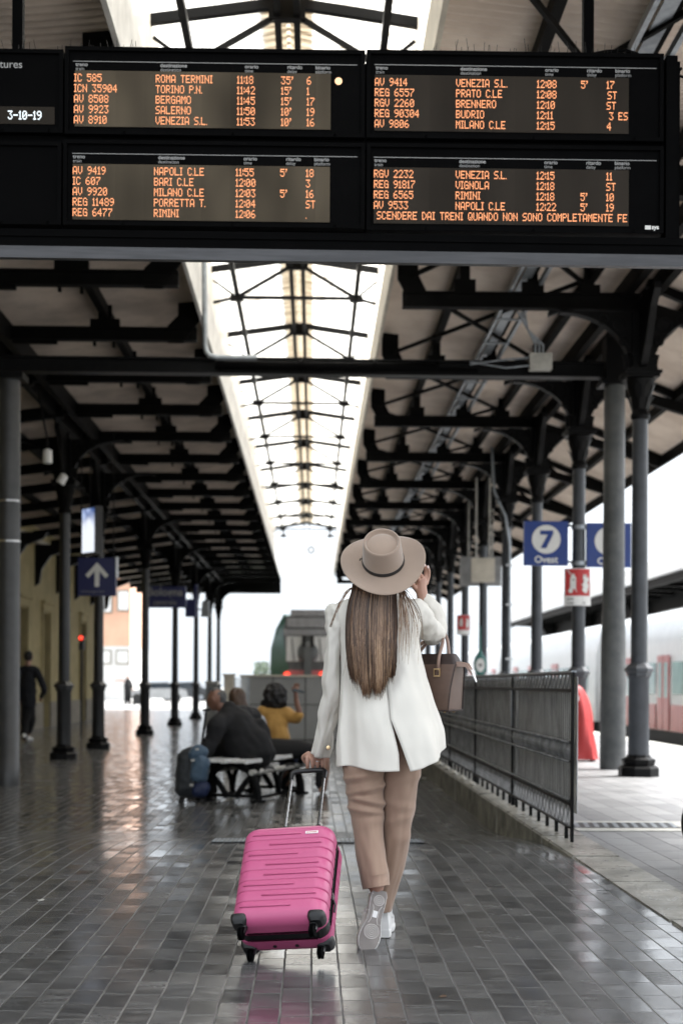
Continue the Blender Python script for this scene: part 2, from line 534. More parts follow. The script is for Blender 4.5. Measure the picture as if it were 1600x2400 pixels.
# ------------------------------------------------------------------ the setting
DIP = -0.25                       # the hall floor ramps down behind the first few metres
def strip(name, pts, mat, x0, x1, kind='structure', nx=1):
    mb = MB()
    for (ya, za), (yb, zb) in zip(pts, pts[1:]):
        mb.add([(x0, ya, za), (x1, ya, za), (x1, yb, zb), (x0, yb, zb)], [(0, 1, 2, 3)])
    return mb.build(name, mat, kind=kind, fix=False)
mb = MB()
RAMP = [(-9, 0), (8.2, 0), (8.8, -0.004), (9.4, -0.015), (9.9, -0.030), (10.4, -0.054), (10.9, -0.09), (11.4, -0.135), (12.0, -0.19), (12.5, -0.225), (12.9, -0.243), (13.4, DIP), (36.0, DIP)]
pr = RAMP
for (ya, za), (yb, zb) in zip(pr, pr[1:]):
    mb.add([(-12, ya, za), (1.66, ya, za), (1.66, yb, zb), (-12, yb, zb)], [(0, 1, 2, 3)])
mb.add([(-12, 36, DIP), (-2.3, 36, DIP), (-2.3, 72, DIP), (-12, 72, DIP)], [(0, 1, 2, 3)])
mb.add([(-2.3, 36, DIP), (-2.3, 36, -1.0), (-2.3, 72, -1.0), (-2.3, 72, DIP)], [(0, 1, 2, 3)])
mb.add([(-2.3, 36, DIP), (1.66, 36, DIP), (1.66, 36, -1.0), (-2.3, 36, -1.0)], [(0, 1, 2, 3)])
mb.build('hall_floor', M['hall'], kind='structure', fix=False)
mb = MB()
mb.add([(-60, 72.0, DIP - .004), (-2.3, 72.0, DIP - .004), (-2.3, 150, DIP - .004), (-60, 150, DIP - .004)], [(0, 1, 2, 3)])
mb.add([(-60, 53.5, DIP - .004), (-12, 53.5, DIP - .004), (-12, 72.0, DIP - .004), (-60, 72.0, DIP - .004)], [(0, 1, 2, 3)])
mb.build('forecourt_pavement', M['plaza'], kind='structure', fix=False)
mb = MB()
mb.add([(1.97, -9, 0), (6.25, -9, 0), (6.25, 95, 0), (1.97, 95, 0)], [(0, 1, 2, 3)])
mb.build('platform_pavement', M['plat'], kind='structure', fix=False)
mb = MB()
mb.box(6.25, 6.62, -9, 95, -1.0, 0.004)
mb.build('platform_edge', M['offwhite'], kind='structure')
mb = MB()
y = -9.0
k = 0
while y < 36:
    L = 1.05 + 0.35 * rnd.random()
    h = 0.006 + 0.006 * rnd.random()
    mb.box(1.65 + 0.006 * rnd.random(), 1.97, y, y + L - 0.012, -0.6, h if y < 9.5 else h + 0.004)
    y += L
kerb = mb.mesh('kerb')
bm = bmesh.new(); bm.from_mesh(kerb)
bmesh.ops.bevel(bm, geom=[e for e in bm.edges if all(v.co.z > -0.1 for v in e.verts)], offset=0.012, segments=2, affect='EDGES')
bm.to_mesh(kerb); bm.free()
link('kerb', kerb, M['kerb'], kind='structure')
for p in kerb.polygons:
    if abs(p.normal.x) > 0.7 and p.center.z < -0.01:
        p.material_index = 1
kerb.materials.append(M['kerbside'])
mb = MB()
mb.add([(-400, -200, -1.02), (400, -200, -1.02), (400, 600, -1.02), (-400, 600, -1.02)], [(0, 1, 2, 3)])
mb.build('ground', M['earth'], kind='structure', fix=False)
mb = MB()
n = 60
for i in range(n):
    ya, yb = -5 + i * 2.0, -3 + i * 2.0
    mb.add([(6.62, ya, -0.72), (13.6, ya, -0.72), (13.6, yb, -0.72), (6.62, yb, -0.72)], [(0, 1, 2, 3)])
mb.build('track_bed', M['ballast'], kind='structure', fix=False)
for k, xc in enumerate((8.2, 11.5)):
    t = thing('railway_track', ['empty railway track beside the platform edge', 'railway track under the red and white train'][k], 'railway track', (xc, 0, 0))
    for s in (-1, 1):
        MB().box(xc + s * 0.75 - 0.035, xc + s * 0.75 + 0.035, 5, 100, -0.70, -0.55).build('rail', M['under'], t)
    mb = MB()
    for i in range(150):
        mb.box(xc - 1.25, xc + 1.25, 6 + i * 0.62, 6.24 + i * 0.62, -0.74, -0.69)
    mb.build('sleepers', M['plinth'], t)
mb = MB()
mb.box(13.6, 19, 10, 100, -1.0, 0.0)
mb.build('far_platform', M['plaza'], kind='structure')

# drain gratings in the paving
GM = Matrix.Translation((0, 10.35, -0.052)) @ Matrix.Rotation(math.atan2(-0.024, 0.5) - 0.012, 4, 'X')
t = thing('drain_grating', 'long steel drain grating let into the dark hall floor', 'drain', (0.3, 10.3, -0.05))
a, b = at(505, 1950, 10.55).x, at(985, 1950, 10.55).x
MB().box(a, b, -0.2, 0.2, 0.004, 0.008, GM).build('tray', M['black'], t)
mb = MB()
nb = int((b - a) / 0.03)
for i in range(nb):
    mb.box(a + i * 0.03 + 0.004, a + i * 0.03 + 0.016, -0.2, 0.2, 0.0085, 0.013, GM)
for yy in (-0.2, -0.07, 0.06, 0.188):
    mb.box(a, b, yy, yy + 0.012, 0.0132, 0.0145, GM)
mb.build('bars', M['galv'], t)
t = thing('drain_cover', 'slotted drain cover in a pale stone surround on the platform paving', 'drain cover', (2.3, 10.9, 0))
x0, x1 = 1.99, 2.82
MB().box(x0, x1 + 0.2, 10.62, 11.35, 0.003, 0.008).build('surround', M['offwhite'], t)
MB().box(x0, x1, 10.82, 11.22, 0.0085, 0.0115).build('pit', M['black'], t)
mb = MB()
for i in range(11):
    xa = x0 + 0.02 + i * 0.075
    mb.add([(xa, 10.82, .013), (xa + .035, 10.82, .013), (xa + .085, 11.22, .013), (xa + .05, 11.22, .013)], [(0, 1, 2, 3)])
mb.build('bars', M['galv'], t)

# ------------------------------------------------------------------ roofs over the platforms
YA, YB = 5.0, 66.0
BAY = 3.95
XR, XL = 3.93, -4.35
def corrugated(name, prof, y0, y1, pitch, amp, mat, parent):
    mb = MB()
    n = int((y1 - y0) / pitch)
    rows = []
    for i in range(n):
        for fr, h in ((0.0, 0), (0.28, 0), (0.40, 1), (0.68, 1)):
            rows.append((y0 + (i + fr) * pitch, h * amp))
    mb.loft([[(x, y, z + h) for x, z in prof] for y, h in rows], False, False)
    # the outer skin keeps daylight out
    mb.add([(x, y, z + 0.09) for y in (y0, y1) for x, z in prof], [(i, i + 1, len(prof) + i + 1, len(prof) + i) for i in range(len(prof) - 1)])
    return mb.build(name, mat, parent, fix=False)
def ibeam(mb, p, q, w, h, t=0.02):
    p, q = Vector(p), Vector(q)
    mb.bar(p, q, t, h) if False else None
    up = Vector((0, 0, 1))
    for dz, ww, hh in ((h / 2 - t / 2, w, t), (-h / 2 + t / 2, w, t), (0, t, h - 2 * t)):
        mb.bar(p + up * dz, q + up * dz, ww, hh)

# right-hand roof
rc = thing('platform_canopy', 'iron framed platform roof with cream corrugated sheets over the right-hand columns', 'platform roof', (3, 30, 5.5))
corrugated('ceiling_sheet', [(0.96, 6.36), (2.4, 6.22), (3.93, 6.06), (5.0, 5.62), (6.12, 5.16)], YA, YB, 0.115, 0.036, M['ceil'], rc)
MB().box(6.12, 6.17, YA, YB, 4.98, 5.30).build('edge_fascia', M['roofiron'], rc)
for k in range(-3, 13):
    d = 17.1 + BAY * k
    if d < YA + 0.3 or d > YB:
        continue
    mb = MB()
    ibeam(mb, (1.05, d, 5.72), (3.93, d, 5.72), 0.14, 0.19)
    mb.prism([(0.99, 6.30), (0.99, 5.97), (1.18, 5.63), (1.34, 5.63), (1.34, 5.82), (1.24, 6.02), (1.24, 6.27)], d - 0.03, d + 0.03)
    for x, hh in ((1.80, 0.42), (2.62, 0.36), (3.3, 0.28)):
        mb.box(x - 0.13, x + 0.13, d - 0.045, d + 0.045, 5.82, 5.82 + hh * 0.35)
        mb.box(x - 0.06, x + 0.06, d - 0.04, d + 0.04, 5.82, 5.86 + hh)
    mb.bar((3.93, d, 5.66), (6.1, d, 5.02), 0.12, 0.15)
    mb.bar((4.0, d, 5.95), (6.1, d, 5.10), 0.10, 0.10)
    mb.bar((5.0, d, 5.36), (4.6, d, 5.72), 0.06, 0.06)
    mb.build('beam', M['roofiron'], rc)
for x, z in ((1.80, 6.20), (2.62, 6.10), (3.34, 6.04), (4.55, 5.70), (5.35, 5.38)):
    MB().box(x - 0.045, x + 0.045, YA, YB, z - 0.07, z + 0.07).build('purlin', M['roofiron'], rc)
for s in (-0.17, 0.17):
    MB().box(XR + s - 0.05, XR + s + 0.05, YA, YB, 5.78, 5.99).build('plate_girder', M['roofiron'], rc)
for k in range(-2, 12):
    d = 17.1 + BAY * k
    if d < YA + 0.3:
        continue
    mb = MB()
    mb.bar((1.15, d + 0.1, 5.93), (3.2, d + BAY - 0.1, 5.93), 0.035, 0.05)
    mb.bar((1.15, d + BAY - 0.1, 5.98), (3.2, d + 0.1, 5.98), 0.035, 0.05)
    mb.build('wind_brace', M['roofiron'], rc)

# left-hand roof
lc = thing('platform_canopy', 'iron framed platform roof with dim brown sheets between the left columns and the yellow building', 'platform roof', (-4, 30, 5.5))
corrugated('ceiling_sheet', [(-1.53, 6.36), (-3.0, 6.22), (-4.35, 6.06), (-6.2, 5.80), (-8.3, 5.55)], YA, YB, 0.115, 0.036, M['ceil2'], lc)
k = -4
while True:
    d = 16.75 + 2.68 * k
    k += 1
    if d < YA + 0.2:
        continue
    if d > YB:
        break
    mb = MB()
    ibeam(mb, (-1.6, d, 5.84), (-4.35, d, 5.84), 0.14, 0.18)
    mb.prism([(-1.56, 6.30), (-1.56, 6.05), (-1.78, 5.73), (-2.0, 5.73), (-2.0, 5.96), (-1.86, 6.1), (-1.86, 6.27)], d - 0.03, d + 0.03)
    for x, hh in ((-2.85, 0.28),):
        mb.box(x - 0.2, x + 0.2, d - 0.045, d + 0.045, 5.93, 5.93 + hh * 0.4)
        mb.box(x - 0.09, x + 0.09, d - 0.04, d + 0.04, 5.93, 5.95 + hh)
        mb.box(x - 0.16, x - 0.12, d - 0.03, d + 0.03, 5.68, 5.73)
        mb.box(x + 0.10, x + 0.14, d - 0.03, d + 0.03, 5.66, 5.73)
    mb.box(-4.1, -3.5, d - 0.04, d + 0.04, 5.70, 5.745)
    mb.bar((-4.35, d, 5.80), (-8.0, d, 5.32), 0.14, 0.2)
    mb.build('beam', M['roofiron'], lc)
for x, z in ((-2.85, 6.12), (-5.6, 5.74), (-6.9, 5.58)):
    MB().box(x - 0.05, x + 0.05, YA, YB, z - 0.06, z + 0.1).build('purlin', M['roofiron'], lc)
for s in (-0.17, 0.17):
    MB().box(XL + s - 0.05, XL + s + 0.05, YA, YB, 5.72, 5.99).build('plate_girder', M['roofiron'], lc)
mb = MB()
mb.box(-8.2, -1.5, YB, YB + 0.1, 5.25, 6.42)
mb.build('end_fascia', M['roofiron'], lc)

# skylight between the two roofs: a low pitched glass roof on glazed side walls
ZE, ZR, XRID = 7.24, 7.46, -0.27
XE = (-1.68, 1.12)
sl = thing('skylight_roof', 'low pitched glass skylight with iron trusses running down the middle of the station', 'skylight', (-0.3, 30, 6.6))
SE = 56.0
MB().box(-1.545, -1.50, YA, YB, 5.98, 6.62).build('curb_board', M['curb'], sl)
MB().box(0.91, 0.955, YA, YB, 6.02, 6.56).build('curb_board', M['cream'], sl)
for xa in (-1.525, 0.935):
    mb = MB()
    mb.add([(xa, YA, 6.55), (xa, SE, 6.55), (xa, SE, ZE + 0.02), (xa, YA, ZE + 0.02)], [(0, 1, 2, 3)])
    mb.build('side_glazing', M['glaz'], sl, fix=False)
for xa, xb in ((XE[0], XRID - 0.02), (XE[1], XRID + 0.02)):
    mb = MB()
    rows = []
    n = int((SE - YA) / 0.15)
    for i in range(n + 1):
        yy = YA + i * 0.15
        for fr, h in ((0, 0), (0.075, 0.014)):
            rows.append([(xa, yy + fr, ZE + h), ((xa + xb) / 2, yy + fr, (ZE + ZR) / 2 + h), (xb, yy + fr, ZR + h)])
    mb.loft(rows, False, False)
    mb.build('glazing', M['glaz'], sl, fix=False)
mb = MB()
slope = (ZR - ZE) / 1.4
for s in (-1, 1):
    mb.add([(XRID, YA, ZR + 0.035), (XRID, SE, ZR + 0.035), (XRID + s * 0.25, SE, ZR + 0.035 - 0.25 * slope), (XRID + s * 0.25, YA, ZR + 0.035 - 0.25 * slope)], [(0, 1, 2, 3)])
mb.build('ridge_cap', M['ridge'], sl, fix=False)
for s in (-1, 1):
    MB().box(XRID + s * 0.09 - 0.03, XRID + s * 0.09 + 0.03, YA, SE, ZR - 0.22, ZR - 0.08).build('ridge_rail', M['iron'], sl)
for xn in (-1.15, 0.61):
    MB().box(xn - 0.032, xn + 0.032, YA, SE, 6.83, 6.91).build('purlin', M['iron'], sl)
k = -3
while 17.1 + BAY * k < SE:
    d = 17.1 + BAY * k
    k += 1
    if d < YA:
        continue
    mb = MB()
    for xe, xn in ((XE[0], -1.15), (XE[1], 0.61)):
        mb.bar((xe, d, ZE - 0.05), (XRID, d, ZR - 0.07), 0.075, 0.09)
        zt = 6.80
        mb.bar((xn, d, zt), (XRID, d, ZR - 0.14), 0.04, 0.05)
        mb.bar((xn, d, zt), (-1.5 if xe < 0 else 0.91, d, 6.72), 0.04, 0.04)
        mb.bar((xn, d, zt), (-1.5 if xe < 0 else 0.91, d, 7.05), 0.03, 0.03)
        mb.box(xn - 0.10, xn + 0.10, d - 0.04, d + 0.04, zt - 0.055, zt + 0.028)
        mb.bar((xe * 0.93, d, 6.6), (xe * 0.93, d, ZE), 0.04, 0.05)
    mb.bar((-1.15, d, 6.80), (0.61, d, 6.80), 0.04, 0.05)
    mb.box(XRID - 0.17, XRID + 0.17, d - 0.05, d + 0.05, ZR - 0.24, ZR - 0.05)
    mb.build('truss', M['iron'], sl)
mb = MB()
for xe in XE:
    mb.bar((xe, SE, ZE - 0.03), (XRID, SE, ZR - 0.02), 0.1, 0.14)
mb.build('end_rafter', M['iron'], sl)

# ------------------------------------------------------------------ columns
def ornate_column(name, label, loc, mats, group):
    t = thing(name, label, 'column', (0, 0, 0), None, group)
    o8 = PI / 8
    mb = MB()
    mb.lathe([(0.245, 0), (0.245, 0.10), (0.225, 0.125), (0.19, 0.135), (0.205, 0.185), (0.205, 0.205), (0.15, 0.23), (0.135, 0.26)], 8, None, True, o8)
    mb.build('base', mats[1], t)
    mb = MB()
    mb.lathe([(0.128, 0.255), (0.124, 1.17), (0.135, 1.20)], 8 if False else 16, None, True, o8)
    mb.build('pedestal', mats[0], t, 30)
    mb = MB()
    mb.lathe([(0.13, 1.19), (0.15, 1.215), (0.15, 1.245), (0.175, 1.265), (0.175, 1.30), (0.12, 1.355), (0.10, 1.37)], 8, None, True, o8)
    mb.build('collar', mats[0], t)
    mb = MB()
    mb.lathe([(0.100, 1.36), (0.098, 2.6), (0.095, 3.6), (0.092, 4.36)], 20)
    mb.build('shaft', mats[0], t, 60)
    mb = MB()
    mb.lathe([(0.10, 4.30), (0.118, 4.33), (0.118, 4.36), (0.10, 4.39), (0.105, 4.5), (0.13, 4.62), (0.165, 4.74), (0.17, 4.78), (0.15, 4.80)], 20)
    for k in range(8):
        a = k * PI / 4
        d = Vector((math.cos(a), math.sin(a), 0))
        s = Vector((-d.y, d.x, 0))
        for z0, r0, hh in ((4.42, 0.10, 0.17), (4.58, 0.125, 0.17)):
            dd = d if z0 < 4.5 else (d * math.cos(PI / 8) + s * math.sin(PI / 8))
            ss = Vector((-dd.y, dd.x, 0))
            up = Vector((0, 0, 1))
            mb.add([dd * r0 - ss * 0.035 + up * z0, dd * r0 + ss * 0.035 + up * z0, dd * (r0 + 0.035) + ss * 0.042 + up * (z0 + hh * 0.7), dd * (r0 + 0.035) - ss * 0.042 + up * (z0 + hh * 0.7),
                    dd * (r0 + 0.075) + up * (z0 + hh), dd * (r0 + 0.06) + up * (z0 + hh * 0.82)], [(0, 1, 2, 3), (3, 2, 4), (3, 4, 5), (4, 2, 5)])
    mb.box(-0.195, 0.195, -0.195, 0.195, 4.79, 4.83)
    mb.box(-0.215, 0.215, -0.215, 0.215, 4.83, 4.87)
    mb.box(-0.17, 0.17, -0.17, 0.17, 4.87, 4.91)
    mb.build('capital', mats[2], t, 40)
    mb = MB()
    mb.box(-0.115, 0.115, -0.11, 0.11, 4.91, 5.60)
    mb.box(-0.145, 0.145, -0.14, 0.14, 5.05, 5.09)
    mb.build('post', mats[2], t)
    arc = [(0.98 - 0.85 * math.cos(a), 4.93 + 0.66 * math.sin(a)) for a in [PI / 2 * i / 12 for i in range(13)]]
    for s in (-1, 1):
        poly = [(0.10, 4.90), (0.10, 5.595), (1.12, 5.595), (1.12, 5.54)] + arc[::-1]
        mb = MB()
        mb.prism([(s * x, z) for x, z in poly], -0.05, 0.05)
        inner = [(x - 0.02, z + 0.02) for x, z in arc]
        for (xa, za), (xb, zb) in zip(arc, arc[1:]):
            mb.bar((s * xa, 0, za), (s * xb, 0, zb), 0.14, 0.03)
        for cx, cz, rr in ((0.27, 5.44, 0.085), (0.47, 5.50, 0.05), (0.21, 5.24, 0.05)):
            mb.torus((s * cx, -0.052, cz), rr, 0.014, None, 16, 6)
        mb.build('bracket', mats[2], t)
        mb = MB()
        Mr = Matrix.Rotation(PI / 2, 4, 'Z')
        pts = [(0.11, 4.98), (0.35, 5.2), (0.62, 5.55), (0.75, 5.72)]
        mb.prism([(s * x, z) for x, z in [(0.10, 4.92), (0.18, 4.92), (0.40, 5.12), (0.66, 5.5), (0.86, 5.66), (0.86, 5.74), (0.10, 5.74)]], -0.04, 0.04, Mr)
        mb.build('lengthwise_bracket', mats[2], t)
    return t
RC = (M['column'], M['iron'], M['iron'])
LC = (M['coldark'], M['iron'], M['roofiron'])
rl = ['ornate blue grey iron column with octagonal base standing clear in front on the right platform',
      'ornate iron column that carries the blue platform number signs and a red extinguisher sign',
      'ornate iron column directly behind the blue sign with number 7',
      'ornate iron column with a bright conduit pipe, left of the number 7 sign',
      'ornate iron column behind the pale cream junction box and oval green post',
      'ornate iron column that carries the small far red extinguisher sign',
      'ornate iron column just left of the one with the small far red sign',
      'ornate iron column next to the raised hand, second left of the small far red sign',
      'ornate iron column half hidden by the raised arm, third left of the far red sign',
      'ornate iron column mostly hidden behind the hat, fourth left of the far red sign']
col0 = None
rcols = []
for k in range(10):
    loc = (XR, 17.1 + BAY * k, 0.0)
    if col0 is None:
        col0 = ornate_column('iron_column', rl[0], loc, RC, 'iron columns along the right platform')
        col0.location = loc
        rcols.append(col0)
    else:
        rcols.append(copy_tree(col0, loc, rl[k]))
ll = ['dark ornate iron column left of the blue arrow sign, beside the walking man',
      'dark ornate iron column directly right of the blue arrow sign',
      'dark ornate iron column in front of the left end of the hanging station name sign',
      'dark ornate iron column in front of the right end of the hanging station name sign',
      'dark ornate iron column below the small grey loudspeaker box, left of the seated man',
      'thin far dark iron column, second from the roof corner',
      'thinnest far dark iron column under the roof corner']
l0 = None
for k, d in enumerate((25.0, 29.0, 37.0, 45.0, 53.0, 60.0, 65.5)):
    loc = (XL, d, DIP)
    if l0 is None:
        l0 = ornate_column('iron_column', ll[0], loc, LC, 'dark iron columns along the left of the hall')
        l0.location = loc
    else:
        copy_tree(l0, loc, ll[k])

# plain columns and the tie beam they carry
pr_ = (at(1435, 1700, 18.5).x, at(20, 1700, 18.5).x)
t = thing('plain_column', 'plain round grey column standing beside the octagonal column on the right', 'column', (pr_[0], 18.5, 0), None, 'plain columns under the tie beam')
mb = MB()
mb.lathe([(0.168, 0), (0.166, 0.5), (0.160, 1.6), (0.142, 2.35), (0.140, 3.0), (0.135, 5.0)], 28, Matrix.Translation((pr_[0], 18.5, 0)))
mb.build('shaft', M['colgrey'], t, 60)
mb = MB()
mb.box(pr_[0] - 0.2, pr_[0] + 0.2, 18.3, 18.7, 5.0, 5.06)
mb.box(pr_[0] - 0.14, pr_[0] + 0.14, 18.36, 18.64, 5.06, 5.62)
mb.build('head_plate', M['iron'], t)
t = thing('plain_column', 'thick plain grey column with a bright band at the left edge', 'column', (pr_[1], 18.5, 0), None, 'plain columns under the tie beam')
mb = MB()
mb.lathe([(0.150, DIP), (0.150, 0.05), (0.142, 0.06), (0.140, 3.0), (0.132, 5.0)], 28, Matrix.Translation((pr_[1], 18.5, 0)))
mb.build('shaft', plain('dull column paint', (0.055, 0.057, 0.060), 0.4, 0, 0.3, 4, 0.001, 40), t, 60)
for zb_ in (2.90, 3.42):
    MB().lathe([(0.144, zb_), (0.147, zb_ + 0.005), (0.147, zb_ + 0.025), (0.144, zb_ + 0.03)], 28, Matrix.Translation((pr_[1], 18.5, 0))).build('band', M['steel'], t, 30)
mb = MB()
mb.box(pr_[1] - 0.2, pr_[1] + 0.2, 18.3, 18.7, 5.0, 5.08)
mb.build('head_plate', M['iron'], t)
t = thing('tie_beam', 'dark steel cross beam with pipes spanning the hall between the plain columns', 'beam', (0, 18.5, 5.1))
mb = MB()
ibeam(mb, (pr_[1] - 4.0, 18.5, 5.21), (pr_[0] - 0.15, 18.5, 5.20), 0.2, 0.20, 0.022)
mb.build('girder', M['iron'], t)
mb = MB()
xa = at(505, 850, 18.3).x
mb.tube([(xa, 18.30, 5.18), (1.6, 18.30, 5.17)], 0.062, 14)
mb.tube([(1.5, 18.33, 5.15), (2.1, 18.33, 5.15)], 0.03, 10)
for x in (xa + 0.05, -0.2, 0.75, 1.55):
    mb.tube([(x, 18.30, 5.18), (x + 0.05, 18.30, 5.18)], 0.075, 14)
mb.build('pipe', M['bezel'], t, 40)
mb = MB()
c0 = at(478, 600, 18.2); c1 = at(481, 810, 18.2); c2 = at(510, 838, 18.2)
mb.tube([(c0.x, 18.2, 6.9), (c1.x, 18.2, c1.z), (c1.x + 0.015, 18.2, c1.z - 0.08), (c1.x + 0.06, 18.2, c1.z - 0.13), (c2.x, 18.2, c2.z), (c2.x + 0.5, 18.2, c2.z)], 0.035, 12)
mb.build('downpipe', M['galv'], t, 60)

# junction box with cables on the tie beam
b0, b1 = at(1240, 868, 18.32), at(1290, 831, 18.32)
t = thing('junction_box', 'pale grey junction box with cables on the dark tie beam', 'junction box', ((b0.x + b1.x) / 2, 18.32, b0.z))
mb = MB()
mb.box(b0.x, b1.x, 18.25, 18.39, b0.z, b1.z)
mb.box(b0.x - 0.006, b1.x + 0.006, 18.243, 18.25, b0.z - 0.005, b1.z + 0.005)
mb.build('case', M['offwhite'], t)
mb = MB()
for i in range(3):
    p0 = Vector((b0.x + 0.07 + 0.05 * i, 18.3, b1.z))
    q = at(1228 - 8 * i, 730, 18.0)
    mb.tube([p0, p0 + Vector((0, 0, 0.12)), p0.lerp(q, 0.55) + Vector((-0.02, 0, 0.02)), q], 0.014, 6)
for i in range(2):
    p0 = Vector((b0.x, 18.3, b0.z + 0.06 + 0.1 * i))
    q = at(1100, 848 + 6 * i, 18.35)
    mb.tube([p0, p0.lerp(q, 0.4) + Vector((0, 0, -0.05 + 0.06 * i)), q], 0.012, 6)
mb.build('cable', M['galv'], t, 60)

# cable tray on the right-hand roof
t = thing('cable_tray', 'galvanised cable ladder hung below the right-hand roof beams', 'cable tray', (2.35, 30, 5.55))
for s in (-1, 1):
    MB().box(2.55 + s * 0.16 - 0.02, 2.55 + s * 0.16 + 0.02, YA + 0.3, 62, 5.90, 5.97).build('rail', M['galv'], t)
MB().box(2.48, 2.60, YA + 0.3, 62, 5.985, 6.0).build('cover', M['galv'], t)
mb = MB()
y = YA + 0.6
while y < 62:
    MB().box(2.37, 2.73, y, y + 0.05, 5.88, 5.898).build('rung', M['galv'], t)
    y += 1.3
# ------------------------------------------------------------------ departure boards
FONT = {}
for ch, hx in dict(zip('0123456789', ['3E5149453E', '00427F4000', '4261514946', '2141454B31', '1814127F10', '2745454539', '3C4A494930', '0171090503', '3649494936', '064949291E'])).items():
    FONT[ch] = hx
FONT.update({'A': '7E1111117E', 'B': '7F49494936', 'C': '3E41414122', 'D': '7F4141221C', 'E': '7F49494941', 'F': '7F09090901', 'G': '3E4149497A', 'H': '7F0808087F', 'I': '00417F4100',
             'L': '7F40404040', 'M': '7F020C027F', 'N': '7F0408107F', 'O': '3E4141413E', 'P': '7F09090906', 'Q': '3E4151215E', 'R': '7F09192946', 'S': '4649494931', 'T': '01017F0101',
             'U': '3F4040403F', 'V': '1F2040201F', 'Z': '6151494543', ':': '36', '.': '40', "'": '0503', '-': '0808080808', 'K': '7F08142241'})
def led(mb, txt, x, z, y, pw, ph, xmax=1e9, zmin=-1e9):
    """dot matrix text, top left corner at (x, z)"""
    c = x
    for chr_ in txt:
        if chr_ == ' ':
            c += 5 * pw
            continue
        cols = [int(FONT[chr_][i:i + 2], 16) for i in range(0, len(FONT[chr_]), 2)]
        if chr_ in '1I':
            cols = [q for q in cols if q]
        for q in cols:
            for r in range(7):
                zc = z - (r + 1) * ph
                if q >> r & 1 and c + pw < xmax and zc > zmin:
                    mb.add([(c, y, zc + ph * 0.10), (c + pw * 0.90, y, zc + ph * 0.10), (c + pw * 0.90, y, zc + ph), (c, y, zc + ph)], [(0, 1, 2, 3)])
            c += pw
        c += pw
YBD = 8.0
def casing(t, x0, x1, z0, z1, slope):
    """one display housing: deep case with a raised rim; slope lets the row follow its sagging beam"""
    mb = MB()
    def q(x, y, z):
        return (x, y, z + (x - x0) * slope)
    def bx(a, b, ya, yb, za, zb):
        vs = [q(x, y, z) for z in (za, zb) for y in (ya, yb) for x in (a, b)]
        mb.add(vs, [(0, 2, 3, 1), (4, 5, 7, 6), (0, 1, 5, 4), (2, 6, 7, 3), (0, 4, 6, 2), (1, 3, 7, 5)])
    bx(x0, x1, YBD, YBD + 0.22, z0, z1)
    rim = 0.022
    bx(x0, x1, YBD - 0.018, YBD, z1 - rim, z1)
    bx(x0, x1, YBD - 0.018, YBD, z0, z0 + rim)
    bx(x0, x0 + rim, YBD - 0.018, YBD, z0 + rim, z1 - rim)
    bx(x1 - rim, x1, YBD - 0.018, YBD, z0 + rim, z1 - rim)
    for fx in (0.2, 0.56, 0.9):
        xx = x0 + (x1 - x0) * fx
        mb.torus(q(xx, YBD - 0.019, z0 + rim / 2), 0.006, 0.003, None, 8, 4)
    mb.build('case', M['bezel'], t)
HEAD = [('treno', 'train', 0.0), ('destinazione', 'destination', 1.0), ('orario', 'time', 2.0), ('ritardo', 'delay', 3.0), ('binario', 'platform', 4.0)]
def board(label, px, scr, rule, heads, rows, colx, ytop, pitch, mat, dots=None, ticker=None, logo=False, dz=0.0, hy=158):
    """px = outer box in photo pixels (x0, y0, x1, y1); everything is then real metres on the wall of displays"""
    a, b = at(px[0], px[3], YBD), at(px[2], px[1], YBD)
    t = thing('departure_board', label, 'departure board', (a.x, YBD, a.z), None, 'departure boards above the hall')
    casing(t, a.x, b.x, a.z, b.z, 0.0)
    s0, s1 = at(scr[0], scr[3], YBD), at(scr[2], scr[1], YBD)
    MB().box(s0.x, s1.x, YBD - 0.006, YBD - 0.001, s0.z, s1.z).build('screen', mat, t)
    u = YBD / FOC
    r0, r1 = at(rule[0], rule[2], YBD), at(rule[1], rule[2], YBD)
    MB().box(r0.x, r1.x, YBD - 0.0045, YBD - 0.001, r0.z - 0.0016, r0.z + 0.0016).build('rule', M['greyletter'], t)
    mb = MB()
    for (it, en, _), hx in zip(HEAD, heads):
        p = at(hx, hy, YBD)
        add_text(mb, it, 12.5 * u, FACE(p.x, YBD - 0.004, r0.z - 0.027), 'LEFT', 0.0006)
        add_text(mb, en, 11.0 * u, FACE(p.x, YBD - 0.004, r0.z - 0.050), 'LEFT')
    mb.build('lettering', M['greyletter'], t, fix=False)
    mb = MB()
    pw, ph = 2.0 * u, 2.66 * u
    z0 = at(colx[0], ytop, YBD).z
    for i, row in enumerate(rows):
        z = z0 - i * pitch * u
        for txt, cx in zip(row, colx):
            if txt:
                dx = 0
                if txt.startswith('^'):
                    dx, txt = float(txt[1:4]), txt[4:]
                led(mb, txt, at(cx + dx, ytop, YBD).x, z, YBD - 0.008, pw, ph, s1.x)
    if ticker:
        led(mb, ticker, at(colx[0] + 7, ytop, YBD).x, z0 - len(rows) * pitch * u, YBD - 0.008, pw, ph, s1.x)
    mb.build('led_text', M['led'], t, fix=False)
    if dots:
        c = at(dots[0], dots[1], YBD)
        mb = MB()
        mb.ball((c.x, YBD - 0.004, c.z), (0.021, 0.006, 0.021), None, 16, 8)
        mb.build('signal_lamp', glow('amber lamp', (1.0, 0.60, 0.34), 0.45), t, 60)
    if logo:
        c = at(1512, 536, YBD)
        mb = MB()
        mb.box(c.x - 0.009, c.x + 0.024, YBD - 0.0215, YBD - 0.0185, c.z - 0.011, c.z + 0.011)
        add_text(mb, 'sys', 0.034, FACE(c.x + 0.028, YBD - 0.0215, c.z - 0.009), 'LEFT', 0.0012)
        mb.build('maker_mark', M['letter'], t)
    return t
